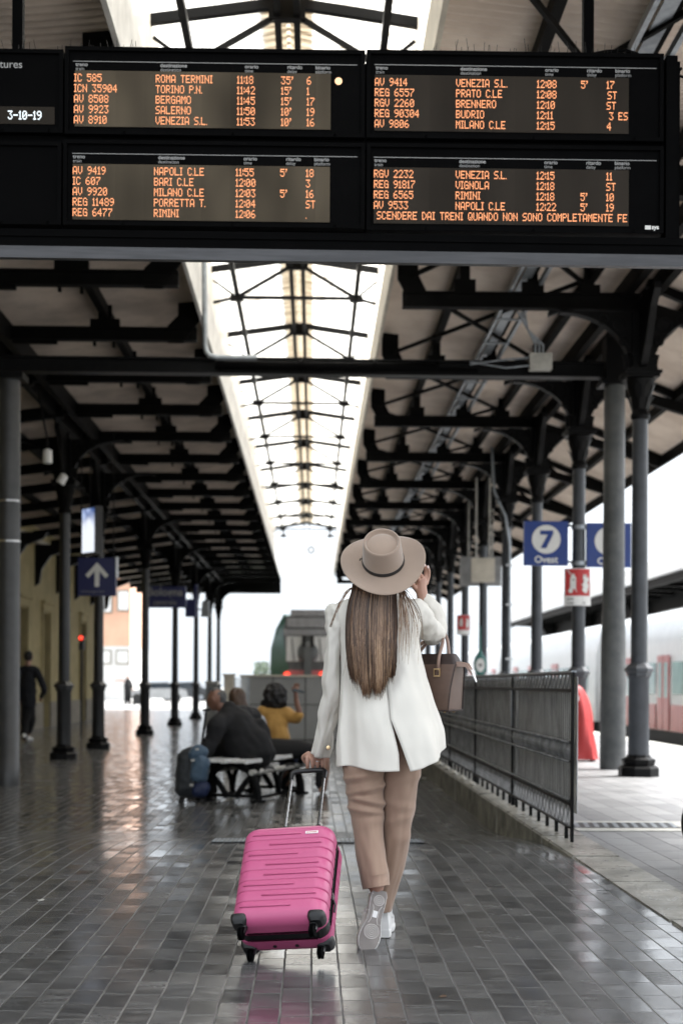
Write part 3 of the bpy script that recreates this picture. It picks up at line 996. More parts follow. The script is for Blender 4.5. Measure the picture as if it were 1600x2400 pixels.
R1 = [('IC 585', 'ROMA TERMINI', '11:18', "35'", '6'), ('ICN 35904', 'TORINO P.N.', '11:42', "15'", '1'), ('AV 8508', 'BERGAMO', '11:45', "15'", '17'),
      ('AV 9923', 'SALERNO', '11:50', "10'", '19'), ('AV 8910', 'VENEZIA S.L.', '11:53', "10'", '16')]
R2 = [('AV 9414', 'VENEZIA S.L.', '12:08', "5'", '17'), ('REG 6557', 'PRATO C.LE', '12:08', '', '^+02ST'), ('RGV 2260', 'BRENNERO', '12:10', '', '^+00ST'),
      ('REG 90304', 'BUDRIO', '12:11', '', '^+063 ES'), ('AV 9806', 'MILANO C.LE', '12:15', '', '^+014')]
R3 = [('AV 9419', 'NAPOLI C.LE', '11:55', "5'", '18'), ('IC 607', 'BARI C.LE', '12:00', '', '3'), ('AV 9920', 'MILANO C.LE', '12:03', "5'", '16'),
      ('REG 11489', 'PORRETTA T.', '12:04', '', 'ST'), ('REG 6477', 'RIMINI', '12:06', '', '.')]
R4 = [('RGV 2232', 'VENEZIA S.L.', '12:15', '', '11'), ('REG 91817', 'VIGNOLA', '12:18', '', '^+00ST'), ('REG 6565', 'RIMINI', '12:18', "5'", '10'), ('AV 9533', 'NAPOLI C.LE', '12:22', "5'", '19')]
board('black departure board whose first line is IC 585 to ROMA TERMINI', (153, 121, 855, 316), (176, 174, 775, 297), (172, 837, 144), (178, 376, 574, 673, 739), R1, (175, 366, 556, 659, 719), 174, 24.4, M['screen'], dots=(793, 191))
board('black departure board whose first line is AV 9414 to VENEZIA S.L.', (858, 129, 1553, 325), (877, 184, 1472, 307), (877, 1537, 152), (880, 1078, 1276, 1374, 1440), R2, (878, 1068, 1257, 1360, 1420), 184, 24.4, M['screendark'])
board('black departure board whose first line is AV 9419 to NAPOLI C.LE', (149, 338, 855, 529), (171, 392, 773, 515), (170, 837, 360), (173, 372, 572, 671, 737), R3, (172, 362, 553, 657, 717), 391, 24.4, M['screen'])
board('black departure board with a scrolling safety message along its bottom line', (858, 346, 1553, 541), (875, 400, 1472, 524), (875, 1537, 369), (878, 1076, 1275, 1373, 1440), R4, (876, 1067, 1256, 1359, 1419), 399, 24.4, M['screendark'],
      ticker='SCENDERE DAI TRENI QUANDO NON SONO COMPLETAMENTE FERMI', logo=True)
# left-hand units: heading with the date, and a blank one below
a, b = at(-170, 310, YBD), at(150, 119, YBD)
t = thing('date_panel', 'black display panel with the white date 3-10-19 at the left edge', 'display panel', (a.x, YBD, a.z))
casing(t, a.x, b.x, a.z, b.z, 0)
s0, s1 = at(-150, 289, YBD), at(129, 252, YBD)
MB().box(s0.x, s1.x, YBD - 0.006, YBD - 0.001, s0.z, s1.z).build('screen', M['screendark'], t)
mb = MB()
p = at(54, 160, YBD)
add_text(mb, 'departures', 0.061, FACE(p.x, YBD - 0.004, p.z), 'RIGHT', 0.0004)
mb.build('lettering', M['greyletter'], t, fix=False)
mb = MB()
p = at(20, 261, YBD)
led(mb, '3-10-19', p.x, p.z, YBD - 0.008, 2.1 * YBD / FOC, 2.9 * YBD / FOC)
for dx, dz in ((0.0012, 0), (0, 0.0012)):
    led(mb, '3-10-19', p.x + dx, p.z + dz, YBD - 0.0082, 2.1 * YBD / FOC, 2.9 * YBD / FOC)
mb.build('led_text', M['ledwhite'], t, fix=False)
a, b = at(-170, 525, YBD), at(146, 335, YBD)
t = thing('blank_panel', 'blank black display panel below the date panel', 'display panel', (a.x, YBD, a.z))
casing(t, a.x, b.x, a.z, b.z, 0)

# the beam that carries them
t = thing('sign_gantry', 'black beam and frame carrying the departure boards with a grey channel below', 'gantry', (0, 8.2, 3.4))
z_lo, z_hi = at(800, 600, YBD).z, at(800, 545, YBD).z
sl_ = (at(1500, 600, YBD).z - at(100, 589, YBD).z) / 3.4
def sloped(mb, x0, x1, y0, y1, z0, z1):
    vs = [(x, y, z + x * -0.003) for z in (z0, z1) for y in (y0, y1) for x in (x0, x1)]
    mb.add(vs, [(0, 2, 3, 1), (4, 5, 7, 6), (0, 1, 5, 4), (2, 6, 7, 3), (0, 4, 6, 2), (1, 3, 7, 5)])
mb = MB()
sloped(mb, -2.6, 2.6, YBD - 0.01, YBD + 0.06, z_lo + 0.024, z_hi - 0.006)
sloped(mb, -2.6, 2.6, YBD - 0.03, YBD - 0.01, z_lo + 0.024, z_lo + 0.036)
sloped(mb, -2.6, 2.6, YBD - 0.022, YBD - 0.01, z_hi - 0.05, z_hi - 0.03)
mb.build('beam', M['bezel'], t)
mb = MB()
z2 = at(800, 618, YBD).z
sloped(mb, -2.6, 2.6, YBD - 0.035, YBD + 0.012, z2, z_lo + 0.0225)
mb.build('channel', plain('brushed channel', (0.07, 0.07, 0.074), 0.4, 0.6, 0.3, 6, stretch=(0.4, 6, 6)), t)
mb = MB()
zt, zb = at(1560, 132, YBD).z, z_hi - 0.006
x0, x1 = at(1557, 300, YBD).x, at(1585, 300, YBD).x
mb.box(x0 + 0.004, x1, YBD - 0.012, YBD + 0.25, zb - 0.01, zt)
mb.box(at(1586, 300, YBD).x, at(1594, 300, YBD).x, YBD + 0.02, YBD + 0.25, zb - 0.01, zt - 0.02)
g0, g1 = at(800, 333, YBD).z, at(800, 322, YBD).z
sloped(mb, -2.6, x0, YBD + 0.03, YBD + 0.2, at(800, 346, YBD).z, at(800, 314, YBD).z)
mb.box(-2.1, x0, YBD + 0.06, YBD + 0.20, zb + 0.02, at(100, 128, YBD).z)
mb.box(-1.75, -1.69, YBD + 0.23, YBD + 0.29, zb, 7.0)
mb.box(1.55, 1.61, YBD + 0.23, YBD + 0.29, zb, 6.4)
mb.build('frame', M['bezel'], t)
# bird spikes along the top
mb = MB()
i = 0
for x0p, x1p in ((0, 150), (156, 330), (930, 1180), (1200, 1520), (360, 900)):
    n = (x1p - x0p) // 9
    for j in range(n):
        px = x0p + 9 * j
        p = at(px, 121 + px * 0.0105, YBD)
        h = (0.075 + 0.05 * rnd.random()) * (0.45 if 360 <= px < 900 else 1)
        y = YBD + 0.03 + 0.15 * rnd.random()
        mb.tube([(p.x, y, p.z - 0.01), (p.x + rnd.uniform(-.03, .03), y + rnd.uniform(-.03, .03), p.z + h)], 0.0013, 4)
mb.build('bird_spikes', M['under'], t)
mb = MB()
mb.tube([at(px, py, YBD + 0.15) for px, py in ((1340, 142), (1375, 130), (1420, 121), (1465, 119), (1490, 126), (1508, 142))], 0.011, 8)
mb.tube([at(px, py, YBD + 0.2) for px, py in ((1596, 160), (1588, 168), (1590, 178), (1604, 182))], 0.008, 8)
mb.build('cable', M['bezel'], t, 60)
# ------------------------------------------------------------------ yellow station building along the left
WX = -8.0
t = thing('station_building', 'yellow rendered station building with tall dark doors and black roof brackets along the left', 'building', (WX, 30, DIP))
Y0b, Y1b = 4.0, 53.5
openings = [(y, 1.15) for y in [12.2 + 3.4 * i for i in range(12)]]
mb = MB()
edges = [Y0b] + [v for y, hw in openings for v in (y - hw / 2 - 0.05, y + hw / 2 + 0.05)] + [Y1b]
for i in range(0, len(edges), 2):
    mb.box(WX - 0.4, WX, edges[i], edges[i + 1], DIP, 5.55)
for y, hw in openings:
    mb.box(WX - 0.4, WX, y - hw / 2 - 0.05, y + hw / 2 + 0.05, 3.15, 5.55)
mb.box(-16, WX - 0.4, Y1b - 0.4, Y1b, DIP, 7.5)
mb.box(-16, WX - 0.4, Y0b, Y0b + 0.4, DIP, 7.5)
mb.box(WX - 0.4, WX - 0.02, Y0b, Y1b, 5.55, 7.5)
mb.build('wall', M['wall'], t)
for i in range(0, len(edges), 2):
    MB().box(WX, WX + 0.06, edges[i], edges[i + 1], DIP, DIP + 0.75).build('plinth', M['plinth'], t)
for i, (y, hw) in enumerate(openings):
    f = MB()
    for ya, yb in ((y - hw / 2 - 0.16, y - hw / 2), (y + hw / 2, y + hw / 2 + 0.16)):
        f.box(WX - 0.1, WX + 0.05, ya, yb, DIP + 0.75, 3.2)
    f.box(WX - 0.1, WX + 0.07, y - hw / 2 - 0.2, y + hw / 2 + 0.2, 3.2, 3.42)
    f.box(WX - 0.1, WX + 0.13, y - hw / 2 - 0.26, y + hw / 2 + 0.26, 3.42, 3.5)
    fo = f.build('door_surround', M['wall'], t)
    d = MB()
    d.box(WX - 0.25, WX - 0.2, y - hw / 2, y + hw / 2, DIP, 3.2)
    do = d.build('door', M['wood'] if i % 3 == 1 else M['pane'], t)
    d = MB()
    for yy in (y - hw / 2 + 0.04, y, y + hw / 2 - 0.04):
        d.box(WX - 0.2, WX - 0.15, yy - 0.04, yy + 0.04, DIP, 3.2)
    for zz in (0.9, 2.2, 3.1):
        d.box(WX - 0.2, WX - 0.16, y - hw / 2, y + hw / 2, zz - 0.04, zz + 0.04)
    d.build('door_frame', M['wood'], do)
for i in range(14):
    y = 10.5 + 3.4 * i
    mb = MB()
    mb.prism([(WX, 5.05), (WX + 1.0, 5.05), (WX + 0.9, 4.9), (WX + 0.45, 4.72), (WX + 0.2, 4.35), (WX + 0.14, 3.95), (WX, 3.85)], y - 0.07, y + 0.07)
    mb.build('roof_bracket', M['iron'], t)
MB().box(WX + 0.02, WX + 0.16, Y0b, Y1b, 5.06, 5.2).build('cornice', M['cream'], t)

# orange building and pale low block beyond the forecourt
t = thing('orange_building', 'orange rendered building with pale ground floor beyond the forecourt', 'building', (-20, 105, DIP))
xr = at(305, 1450, 105).x
z1 = at(270, 1515, 105).z
MB().box(xr - 14, xr, 105, 117, z1, 22).build('upper_wall', M['terracotta'], t)
MB().box(xr - 14, xr + 0.05, 104.95, 117.05, DIP, z1).build('ground_floor_wall', M['stucco'], t)
for px, py, ww, hh in ((290, 1408, 22, 42), (288, 1540, 24, 26), (252, 1412, 16, 42), (250, 1540, 16, 26)):
    c = at(px, py, 104.9)
    k = 105 / FOC
    mb = MB()
    mb.box(c.x - ww / 2 * k - 0.12, c.x + ww / 2 * k + 0.12, 104.86, 104.94, c.z - hh / 2 * k - 0.12, c.z + hh / 2 * k + 0.12)
    wf = mb.build('window', M['plinth'], t)
    MB().box(c.x - ww / 2 * k, c.x + ww / 2 * k, 104.80, 104.855, c.z - hh / 2 * k, c.z + hh / 2 * k).build('pane', M['white'], wf)
for i, (px, pw_, top, d) in enumerate(((590, 60, 1490, 120), (566, 20, 1570, 90), (618, 30, 1560, 88))):
    pass
t = thing('far_hedge', 'pale hedge far behind the hoarding, left of the green locomotive', 'hedge', (-3.6, 88, DIP))
mb = MB()
a, b = at(596, 1600, 88), at(630, 1552, 88)
for i in range(900):
    c = Vector((rnd.uniform(a.x, b.x), rnd.uniform(87, 89.5), rnd.uniform(-0.9, b.z)))
    s = rnd.uniform(0.05, 0.12)
    u = Vector((rnd.uniform(-1, 1), rnd.uniform(-1, 1), rnd.uniform(-1, 1))).normalized() * s
    v = u.orthogonal().normalized() * s
    mb.add([c - u, c + v, c + u, c - v], [(0, 1, 2, 3)])
mb.build('foliage', M['leaf'], t, fix=False)
mb = MB()
for i in range(6):
    x = a.x + (b.x - a.x) * (i + 0.5) / 6
    mb.tube([(x, 88.2, -1.0), (x, 88.2, b.z - 0.3)], 0.03, 6)
mb.build('stems', M['wood'], t)

# parked cars on the forecourt, seen very small between the columns
def car(label, px, d, mat, heading):
    c = at(px, 1650, d)
    R_ = Matrix.Rotation(heading, 4, 'Z')
    t = thing('parked_car', label, 'car', (c.x, d, DIP), R_, 'cars parked on the forecourt')
    mb = MB()
    prof = [(-2.0, 0.28), (-2.02, 0.62), (-1.85, 0.82), (-1.15, 0.92), (-0.55, 1.38), (0.75, 1.42), (1.45, 0.98), (1.95, 0.86), (2.05, 0.55), (2.02, 0.28)]
    mb.prism(prof, -0.82, 0.82)
    b = mb.build('body', mat, t, 40, True)
    mb = MB()
    for s in (-1, 1):
        mb.prism([(-1.02, 0.95), (-0.52, 1.31), (0.72, 1.34), (1.22, 0.98)], s * 0.825 - 0.005, s * 0.825 + 0.005)
    mb.build('side_window', M['pane'], t, None, True)
    for sx in (-1.28, 1.3):
        for s in (-1, 1):
            mb = MB()
            mb.tube([(sx, s * 0.62, 0.31), (sx, s * 0.83, 0.31)], 0.31, 18)
            wv = mb.build('wheel', M['under'], t, 40, True)
            MB().tube([(sx, s * 0.83, 0.31), (sx, s * 0.84, 0.31)], 0.19, 14).build('rim', M['galv'], wv, None, True)
car('silver car parked on the forecourt between the station name columns', 368, 96, plain('silver car paint', (0.45, 0.46, 0.47), 0.3, 0.5), 0.1)
car('dark car parked on the forecourt just left of the grey loudspeaker box column', 438, 104, plain('dark car paint', (0.05, 0.055, 0.06), 0.3), -0.2)

# ------------------------------------------------------------------ signs
def hang_rods(t, pts, ztop, mat=None):
    mb = MB()
    for x, y, z in pts:
        mb.tube([(x, y, z), (x, y, ztop)], 0.012, 6)
    mb.build('hanger', mat or M['iron'], t)
a, b = at(183, 1396, 26.5), at(272, 1308, 26.5)
t = thing('arrow_sign', 'dark blue sign with a white arrow pointing up between the left columns', 'sign', ((a.x + b.x) / 2, 26.5, a.z))
MB().box(a.x, b.x, 26.5, 26.62, a.z, b.z).build('sign_board', M['navy'], t)
MB().box(b.x, b.x + 0.03, 26.48, 26.64, a.z + 0.35, b.z + 0.02).build('edge_strip', M['steel'], t)
mb = MB()
cx, cz, k = at(228, 1347, 26.5).x, at(228, 1347, 26.5).z, 26.5 / FOC
yy = 26.494
mb.prism([(cx - 5.5 * k, cz - 28 * k), (cx + 5.5 * k, cz - 28 * k), (cx + 5.5 * k, cz + 18 * k), (cx - 5.5 * k, cz + 18 * k)], yy, yy + 0.004)
for s in (-1, 1):
    mb.prism([(cx, cz + 29 * k), (cx + s * 27 * k, cz - 1 * k), (cx + s * 20 * k, cz - 8 * k), (cx, cz + 14 * k)][::s], yy - 0.001, yy + 0.003)
mb.build('arrow', M['letter'], t)
mb = MB()
p = at(190, 1388, 26.5)
add_text(mb, 'sottopassaggio binari', 0.052, FACE(p.x, yy, p.z), 'LEFT')
mb.build('lettering', M['greyletter'], t, fix=False)
hang_rods(t, [(a.x + 0.05, 26.56, b.z), (b.x - 0.05, 26.56, b.z)], 5.75)

a, b = at(191, 1300, 27.6), at(233, 1188, 27.6)
t = thing('lit_poster', 'tall lit blue and white poster case hanging above the arrow sign', 'poster', ((a.x + b.x) / 2, 27.6, a.z))  # glowing panel stands in for a bright opening
Mp = Matrix.Translation(((a.x + b.x) / 2, 27.6, 0)) @ Matrix.Rotation(math.radians(-50), 4, 'Z')
hw = (b.x - a.x) / 2 / math.cos(math.radians(50))
MB().box(-hw, hw, -0.05, 0.12, a.z, b.z, Mp).build('case', M['black'], t)
me = MB().box(-hw + 0.03, hw - 0.03, -0.058, -0.051, a.z + 0.04, b.z - 0.04, Mp)
me.build('poster', M['litposter'], t)
hang_rods(t, [((a.x + b.x) / 2, 27.6, b.z)], 5.75)

a, b = at(338, 1424, 40.0), at(436, 1375, 40.0)
t = thing('station_name_sign', 'long dark station name sign hanging behind two left columns', 'sign', ((a.x + b.x) / 2, 40, a.z))
MB().box(a.x, b.x, 40.0, 40.15, a.z, b.z).build('sign_board', M['navy'], t)
mb = MB()
p = at(387, 1396, 40)
add_text(mb, 'Bologna', 0.31, FACE(p.x, 39.99, p.z), 'CENTER', 0.006)
p = at(387, 1417, 40)
add_text(mb, 'centrale', 0.2, FACE(p.x, 39.99, p.z), 'CENTER', 0.002)
mb.build('lettering', M['greyletter'], t, fix=False)
hang_rods(t, [(a.x + 0.2, 40.07, b.z), (b.x - 0.2, 40.07, b.z)], 5.75)

for lab, (x0, y0, x1, y1), d in (('dark square sign hanging just right of the station name sign', (434, 1404, 459, 1446), 43),
                                 ('narrow tall dark sign hanging right of the dark square sign', (455, 1370, 463, 1446), 46)):
    a, b = at(x0, y1, d), at(x1, y0, d)
    t = thing('hanging_sign', lab, 'sign', ((a.x + b.x) / 2, d, a.z))
    MB().box(a.x, b.x, d, d + 0.12, a.z, b.z).build('sign_board', M['navy'], t)
    hang_rods(t, [((a.x + b.x) / 2, d + 0.06, b.z)], 5.75)
a, b = at(471, 1446, 52.5), at(491, 1408, 52.5)
t = thing('loudspeaker_box', 'small grey loudspeaker box fixed to a far left column', 'loudspeaker', ((a.x + b.x) / 2, 52.5, a.z))
mb = MB()
mb.prism([(a.x, a.z), (b.x, a.z), (b.x - 0.03, b.z), (a.x + 0.04, b.z)], 52.4, 52.7)
mb.build('case', M['galv'], t)
mb = MB()
mb.bar(((a.x + b.x) / 2, 52.7, (a.z + b.z) / 2), (XL, 52.95, (a.z + b.z) / 2), 0.05, 0.05)
mb.build('bracket', M['iron'], t)
for i, (px, y0, y1, d, tilt, lab) in enumerate(((112, 1052, 1086, 22.0, 0.0, 'white cylindrical lamp hanging at the left under the dark roof'), (147, 1110, 1135, 24.0, 0.5, 'small tilted white floodlight above the left columns'))):
    c = at(px, (y0 + y1) / 2, d)
    t = thing('hanging_lamp', lab, 'lamp', c)
    k = d / FOC
    hh = (y1 - y0) / 2 * k
    Mt = Matrix.Translation(c) @ Matrix.Rotation(tilt, 4, 'Y')
    mb = MB()
    mb.lathe([(0.03, hh), (0.07, hh * 0.8), (0.075, -hh * 0.9), (0.06, -hh)], 16, Mt)
    mb.build('shade', M['white'], t, 40)
    mb = MB()
    mb.tube([c + Vector((0, 0, hh)), c + Vector((0, 0, hh + 0.12)), (c.x - 0.15, d, 5.6)], 0.015, 8)
    mb.build('stem', M['iron'], t)
c = at(190, 1495, 36)
t = thing('signal_lamp', 'small round red signal lamp in front of the yellow building', 'lamp', c)
mb = MB()
mb.lathe([(0.075, 0.0), (0.085, 0.03), (0.085, 0.16), (0.05, 0.18)], 16, Matrix.Translation((c.x, 36.2, c.z)) @ Matrix.Rotation(PI / 2, 4, 'X') @ Matrix.Translation((0, 0, 0)))
mb.box(c.x - 0.06, c.x + 0.06, 36.05, 36.2, c.z - 0.3, c.z - 0.07)
mb.tube([(c.x, 36.15, c.z - 0.2), (c.x, 36.15, DIP)], 0.03, 8)
mb.build('case', M['black'], t, 40)
mb = MB()
mb.ball((c.x, 36.0, c.z), (0.055, 0.03, 0.055), None, 14, 8)
mb.build('lens', M['lamp_red'], t, 60)

# platform number signs on the second right-hand column
def num_sign(x0, x1, ytop, num, label):
    d = 20.95
    a, b = at(x0, ytop + 103, d), at(x1, ytop, d)
    t = thing('platform_sign', label, 'sign', ((a.x + b.x) / 2, d, a.z), None, 'blue platform number signs')
    MB().box(a.x, b.x, d, d + 0.09, a.z, b.z).build('sign_board', M['blue'], t)
    w_ = b.x - a.x
    cx, cz = (a.x + b.x) / 2 - 0.0, b.z - 0.41 * w_
    mb = MB()
    r = 0.325 * w_
    mb.add([(cx + r * math.cos(q), d - 0.004, cz + r * math.sin(q)) for q in [2 * PI * i / 48 for i in range(48)]], [tuple(range(48))])
    add_text(mb, 'Ovest', 0.215 * w_, FACE(cx, d - 0.004, a.z + 0.065 * w_), 'CENTER', 0.0035)
    mb.build('white_disc', M['letter'], t, fix=False)
    mb = MB()
    if num == '7':
        q = 0.30 * w_
        P = [(-0.14, 0.20), (0.16, 0.20), (0.16, 0.125), (0.0, -0.20), (-0.125, -0.20), (0.03, 0.105), (-0.14, 0.105)]
        mb.prism([(cx + x * w_, cz + z * w_) for x, z in P], d - 0.008, d - 0.005)
    else:
        add_text(mb, num, 0.56 * w_, FACE(cx, d - 0.007, cz - 0.195 * w_), 'CENTER', 0.006)
    mb.build('numeral', M['blue'], t, fix=False)
    return t, a, b
t, a, b = num_sign(1227, 1331, 1222, '7', 'blue platform sign with number 7 and the word Ovest')
mb = MB()
mb.bar((b.x, 20.99, b.z - 0.06), (XR - 0.05, 21.0, b.z - 0.06), 0.03, 0.03)
mb.bar((b.x, 20.99, a.z + 0.06), (XR - 0.05, 21.0, a.z + 0.06), 0.03, 0.03)
mb.build('bracket', M['iron'], t)
t, a, b = num_sign(1374, 1478, 1226, '6', 'blue platform sign partly hidden behind the plain grey column')
mb = MB()
mb.bar((a.x, 20.99, b.z - 0.06), (XR + 0.05, 21.0, b.z - 0.06), 0.03, 0.03)
mb.bar((a.x, 20.99, a.z + 0.06), (XR + 0.05, 21.0, a.z + 0.06), 0.03, 0.03)
for z in (a.z + 0.06, b.z - 0.06):
    mb.tube([(XR, 21.05, z - 0.03), (XR, 21.05, z + 0.03)], 0.112, 20)
mb.build('clamp', M['galv'], t)
def fire_sign(x0, x1, y0, y1, ysplit, d, label, small=False):
    a, b = at(x0, y1, d), at(x1, y0, d)
    t = thing('extinguisher_sign', label, 'sign', ((a.x + b.x) / 2, d, a.z), None, 'red extinguisher signs on the columns')
    xc, hw = (a.x + b.x) / 2, (b.x - a.x) / 2
    def curved(z0, z1, off, xa, xb):
        rings = []
        for z in (z0, z1):
            rings.append([(xc + hw * u, d + off + 0.05 * u * u, z) for u in [xa + (xb - xa) * i / 12 for i in range(13)]])
        return rings
    mb = MB()
    mb.loft(curved(a.z, b.z, 0, -1, 1), False, False)
    mb.loft(curved(a.z, b.z, 0.012, -1, 1), False, False)
    mb.build('plate', M['white'], t, fix=False)
    zs = at(x0, ysplit, d).z
    mb = MB()
    mb.loft(curved(zs, b.z - 0.01, -0.004, -0.93, 0.9), False, False)
    mb.build('red_field', M['red'], t, fix=False)
    mb = MB()
    h = b.z - zs
    zc = (b.z + zs) / 2
    def flat(poly, off=-0.012):
        vs = [(xc + hw * u, d + off + 0.05 * u * u, zc + h * v) for u, v in poly]
        mb.add(vs, [tuple(range(len(vs)))])
    flat([(-0.58, -0.26), (-0.16, -0.26), (-0.16, 0.14), (-0.24, 0.22), (-0.32, 0.30), (-0.42, 0.30), (-0.50, 0.22), (-0.58, 0.14)])
    if not small:
        for u0, v0, u1, v1 in ((-0.50, 0.24, -0.80, 0.42), (-0.58, -0.2, -0.68, -0.36), (-0.2, -0.26, -0.12, -0.38)):
            flat([(u0 - .02, v0), (u0 + .02, v0 + .02), (u1 + .02, v1 + .02), (u1 - .02, v1)])
        flat([(-0.55 + 0.16 * math.cos(q), -0.32 + 0.09 * math.sin(q)) for q in [2 * PI * i / 14 for i in range(14)]])
    flat([(0.30, -0.28), (0.40, -0.36), (0.62, -0.42), (0.76, -0.30), (0.82, -0.12), (0.74, -0.02), (0.84, 0.10), (0.76, 0.20), (0.66, 0.14), (0.62, 0.30), (0.52, 0.22), (0.42, 0.30), (0.36, 0.14), (0.44, 0.06), (0.36, -0.08), (0.24, -0.06), (0.40, -0.18)])
    mb.build('pictogram', M['letter'], t, fix=False)
    mb = MB()
    if not small:
        flat([(-0.44, 0.10), (-0.30, 0.10), (-0.30, 0.06), (-0.44, 0.06)], -0.016)
        add_text(mb, 'ESTINTORE', 0.045, FACE(xc - hw * 0.82, d + 0.005, zs - 0.065), 'LEFT', 0.001)
        add_text(mb, 'CARRELLATO', 0.045, FACE(xc - hw * 0.86, d + 0.005, zs - 0.125), 'LEFT', 0.001)
        mb.build('caption', M['under'], t, fix=False)
fire_sign(1322, 1385, 1332, 1419, 1396, 20.85, 'red and white extinguisher sign under the number 7 sign on the column')
fire_sign(1070, 1102, 1441, 1488, 1476, 36.6, 'small far red and white extinguisher sign near the handbag', True)

# pale boxes between the columns behind the number 7 sign
for lab, (x0, y0, x1, y1), d, m in (('flat pale cream junction box in front of the wide grey case', (1106, 1309, 1158, 1363), 31.5, 'cream'), ('wide grey equipment case hung behind the cream box', (1079, 1306, 1173, 1372), 33.4, 'galv')):
    a, b = at(x0, y1, d), at(x1, y0, d)
    t = thing('equipment_case', lab, 'equipment case', ((a.x + b.x) / 2, d, a.z))
    mb = MB()
    mb.box(a.x, b.x, d, d + 0.25, a.z, b.z)
    mb.box(a.x - 0.01, b.x + 0.01, d - 0.01, d, a.z - 0.01, b.z + 0.01)
    mb.build('case', M[m] if m == 'cream' else plain('worn grey case', (0.30, 0.30, 0.30), 0.5, 0, 0.4, 3), t)
    mb = MB()
    for s in (0.2, 0.8):
        x = a.x + (b.x - a.x) * s
        mb.tube([(x, d + 0.12, b.z), (x, d + 0.12, 5.7)], 0.02, 8)
    mb.build('hanger', M['offwhite'], t)
# oval green info post at the foot of a column
c = at(1124, 1556, 28.0)
t = thing('info_post', 'oval green and white information post behind the fence', 'information post', (c.x, 28, 0))
mb = MB()
k = 28 / FOC
rr = [(2, -27), (9, -25), (14, -12), (15.5, 2), (13, 14), (7, 24), (3, 33), (1.5, 90)]
mb.lathe([(r * k, -z * k if False else z * k) for r, z in rr], 24, Matrix.Translation(c) @ Matrix.Scale(0.4, 4, (0, 1, 0)))
mb.tube([(c.x, 28, 0), (c.x, 28, c.z - 26 * k)], 0.05, 10)
mb.build('shell', plain('green shell', (0.04, 0.16, 0.14), 0.35, 0, 0.1, 4), t, 60)
mb = MB()
ov = [(c.x + (10.5 * math.cos(q)) * k, 28 - 0.062, c.z + (-3 + 16 * math.sin(q)) * k) for q in [2 * PI * i / 28 for i in range(28)]]
mb.add(ov, [tuple(range(28))])
mb.build('face_plate', M['letter'], t, fix=False)
mb = MB()
mb.box(c.x - 4 * k, c.x + 4 * k, 27.93, 27.934, c.z - 3.5 * k, c.z - 0.5 * k)
mb.box(c.x - 2.2 * k, c.x + 2.2 * k, 27.93, 27.934, c.z - 6.5 * k, c.z - 4.5 * k)
mb.build('mark', M['under'], t)
# conduit on the fourth column
dcol = 17.1 + BAY * 3
t = thing('conduit_pipe', 'bright bent conduit pipe running up the column left of the number 7 sign', 'pipe', (XR, dcol, 0))
mb = MB()
mb.tube([(XR + 0.04, dcol - 0.15, 0.0), (XR + 0.04, dcol - 0.15, 3.9), (XR - 0.05, dcol - 0.18, 4.5), (XR - 0.28, dcol - 0.18, 5.0), (XR - 0.34, dcol - 0.2, 5.9)], 0.032, 10)
mb.build('pipe', M['galv'], t, 60)
for z in (1.6, 2.7, 3.5):
    MB().box(XR - 0.03, XR + 0.11, dcol - 0.19, dcol - 0.1, z, z + 0.04).build('clip', M['steel'], t)

# ------------------------------------------------------------------ fence on the kerb
FX = 1.80
M['fencebar'] = plain('worn fence bars', (0.27, 0.27, 0.272), 0.45, 0, 0.6, 6)
yf = [9.83 + 2.93 * i for i in range(8)]
t = thing('iron_fence', 'dark iron fence of close vertical bars with banded panels standing on the kerb', 'fence', (FX, 9.83, 0))
ZT, ZB = 1.185, 0.10
mb = MB()
mb.box(FX - 0.012, FX + 0.006, 9.80, 9.85, 0.0, ZT + 0.005)
mb.build('end_post', M['iron'], t)
for i in range(len(yf) - 1):
    ya, yb = yf[i] + (0.02 if i == 0 else 0), yf[i + 1] - 0.02
    near = i < 2
    mb = MB()
    mb.box(FX + 0.035, FX + 0.041, ya, yb, 0.20, ZT - 0.03)
    sh = mb.build('panel', M['sheet'] if near else plain('grey sheet', (0.42, 0.44, 0.46), 0.45, 0.2, 0.2, 2), t)
    mb = MB()
    step = 0.078
    n = int((yb - ya) / step)
    for j in range(n):
        y = ya + (j + 0.5) * (yb - ya) / n
        for z0, z1 in ((0.30, 0.56), (0.70, ZT - 0.135)):
            mb.tube([(FX, y, z0), (FX, y, z1)], 0.0038, 6, False)
        # waisted balusters of the middle band
        mb.tube([(FX, y, 0.575), (FX, y, 0.60), (FX, y, 0.63), (FX, y, 0.67), (FX, y, 0.69)], [0.006, 0.010, 0.019, 0.010, 0.006], 6, False)
        # little loops of the top and bottom bands
        for z0, z1 in ((ZT - 0.115, ZT - 0.015), (0.115, 0.255)):
            s = 0.018 if j % 2 else -0.018
            mb.tube([(FX, y - s, z0), (FX, y + s, (z0 + z1) / 2), (FX, y - s, z1)], 0.0055, 5, False)
        mb.ball((FX - 0.02, y, 0.30), 0.011, None, 6, 4)
        mb.ball((FX - 0.02, y, 0.565), 0.011, None, 6, 4)
        mb.ball((FX - 0.02, y, 0.70), 0.011, None, 6, 4)
    mb.build('bars', M['fencebar'], sh, 60)
    mb = MB()
    for z in (0.105, 0.265, 0.29, 0.565, 0.70, ZT - 0.13, ZT - 0.12, ZT - 0.008):
        mb.box(FX - 0.014, FX + 0.006, ya, yb, z - 0.007, z + 0.007)
    mb.build('rails', M['iron'], sh)
    mb = MB()
    for j in range(7):
        y = ya + (j + 0.5) * (yb - ya) / 7
        mb.box(FX - 0.012, FX + 0.012, y - 0.012, y + 0.012, 0.0, 0.1)
    mb.build('feet', M['iron'], sh)
    if i:
        MB().box(FX - 0.016, FX + 0.018, yf[i] - 0.0195, yf[i] + 0.0195, 0.0, ZT).build('post', M['iron'], t)
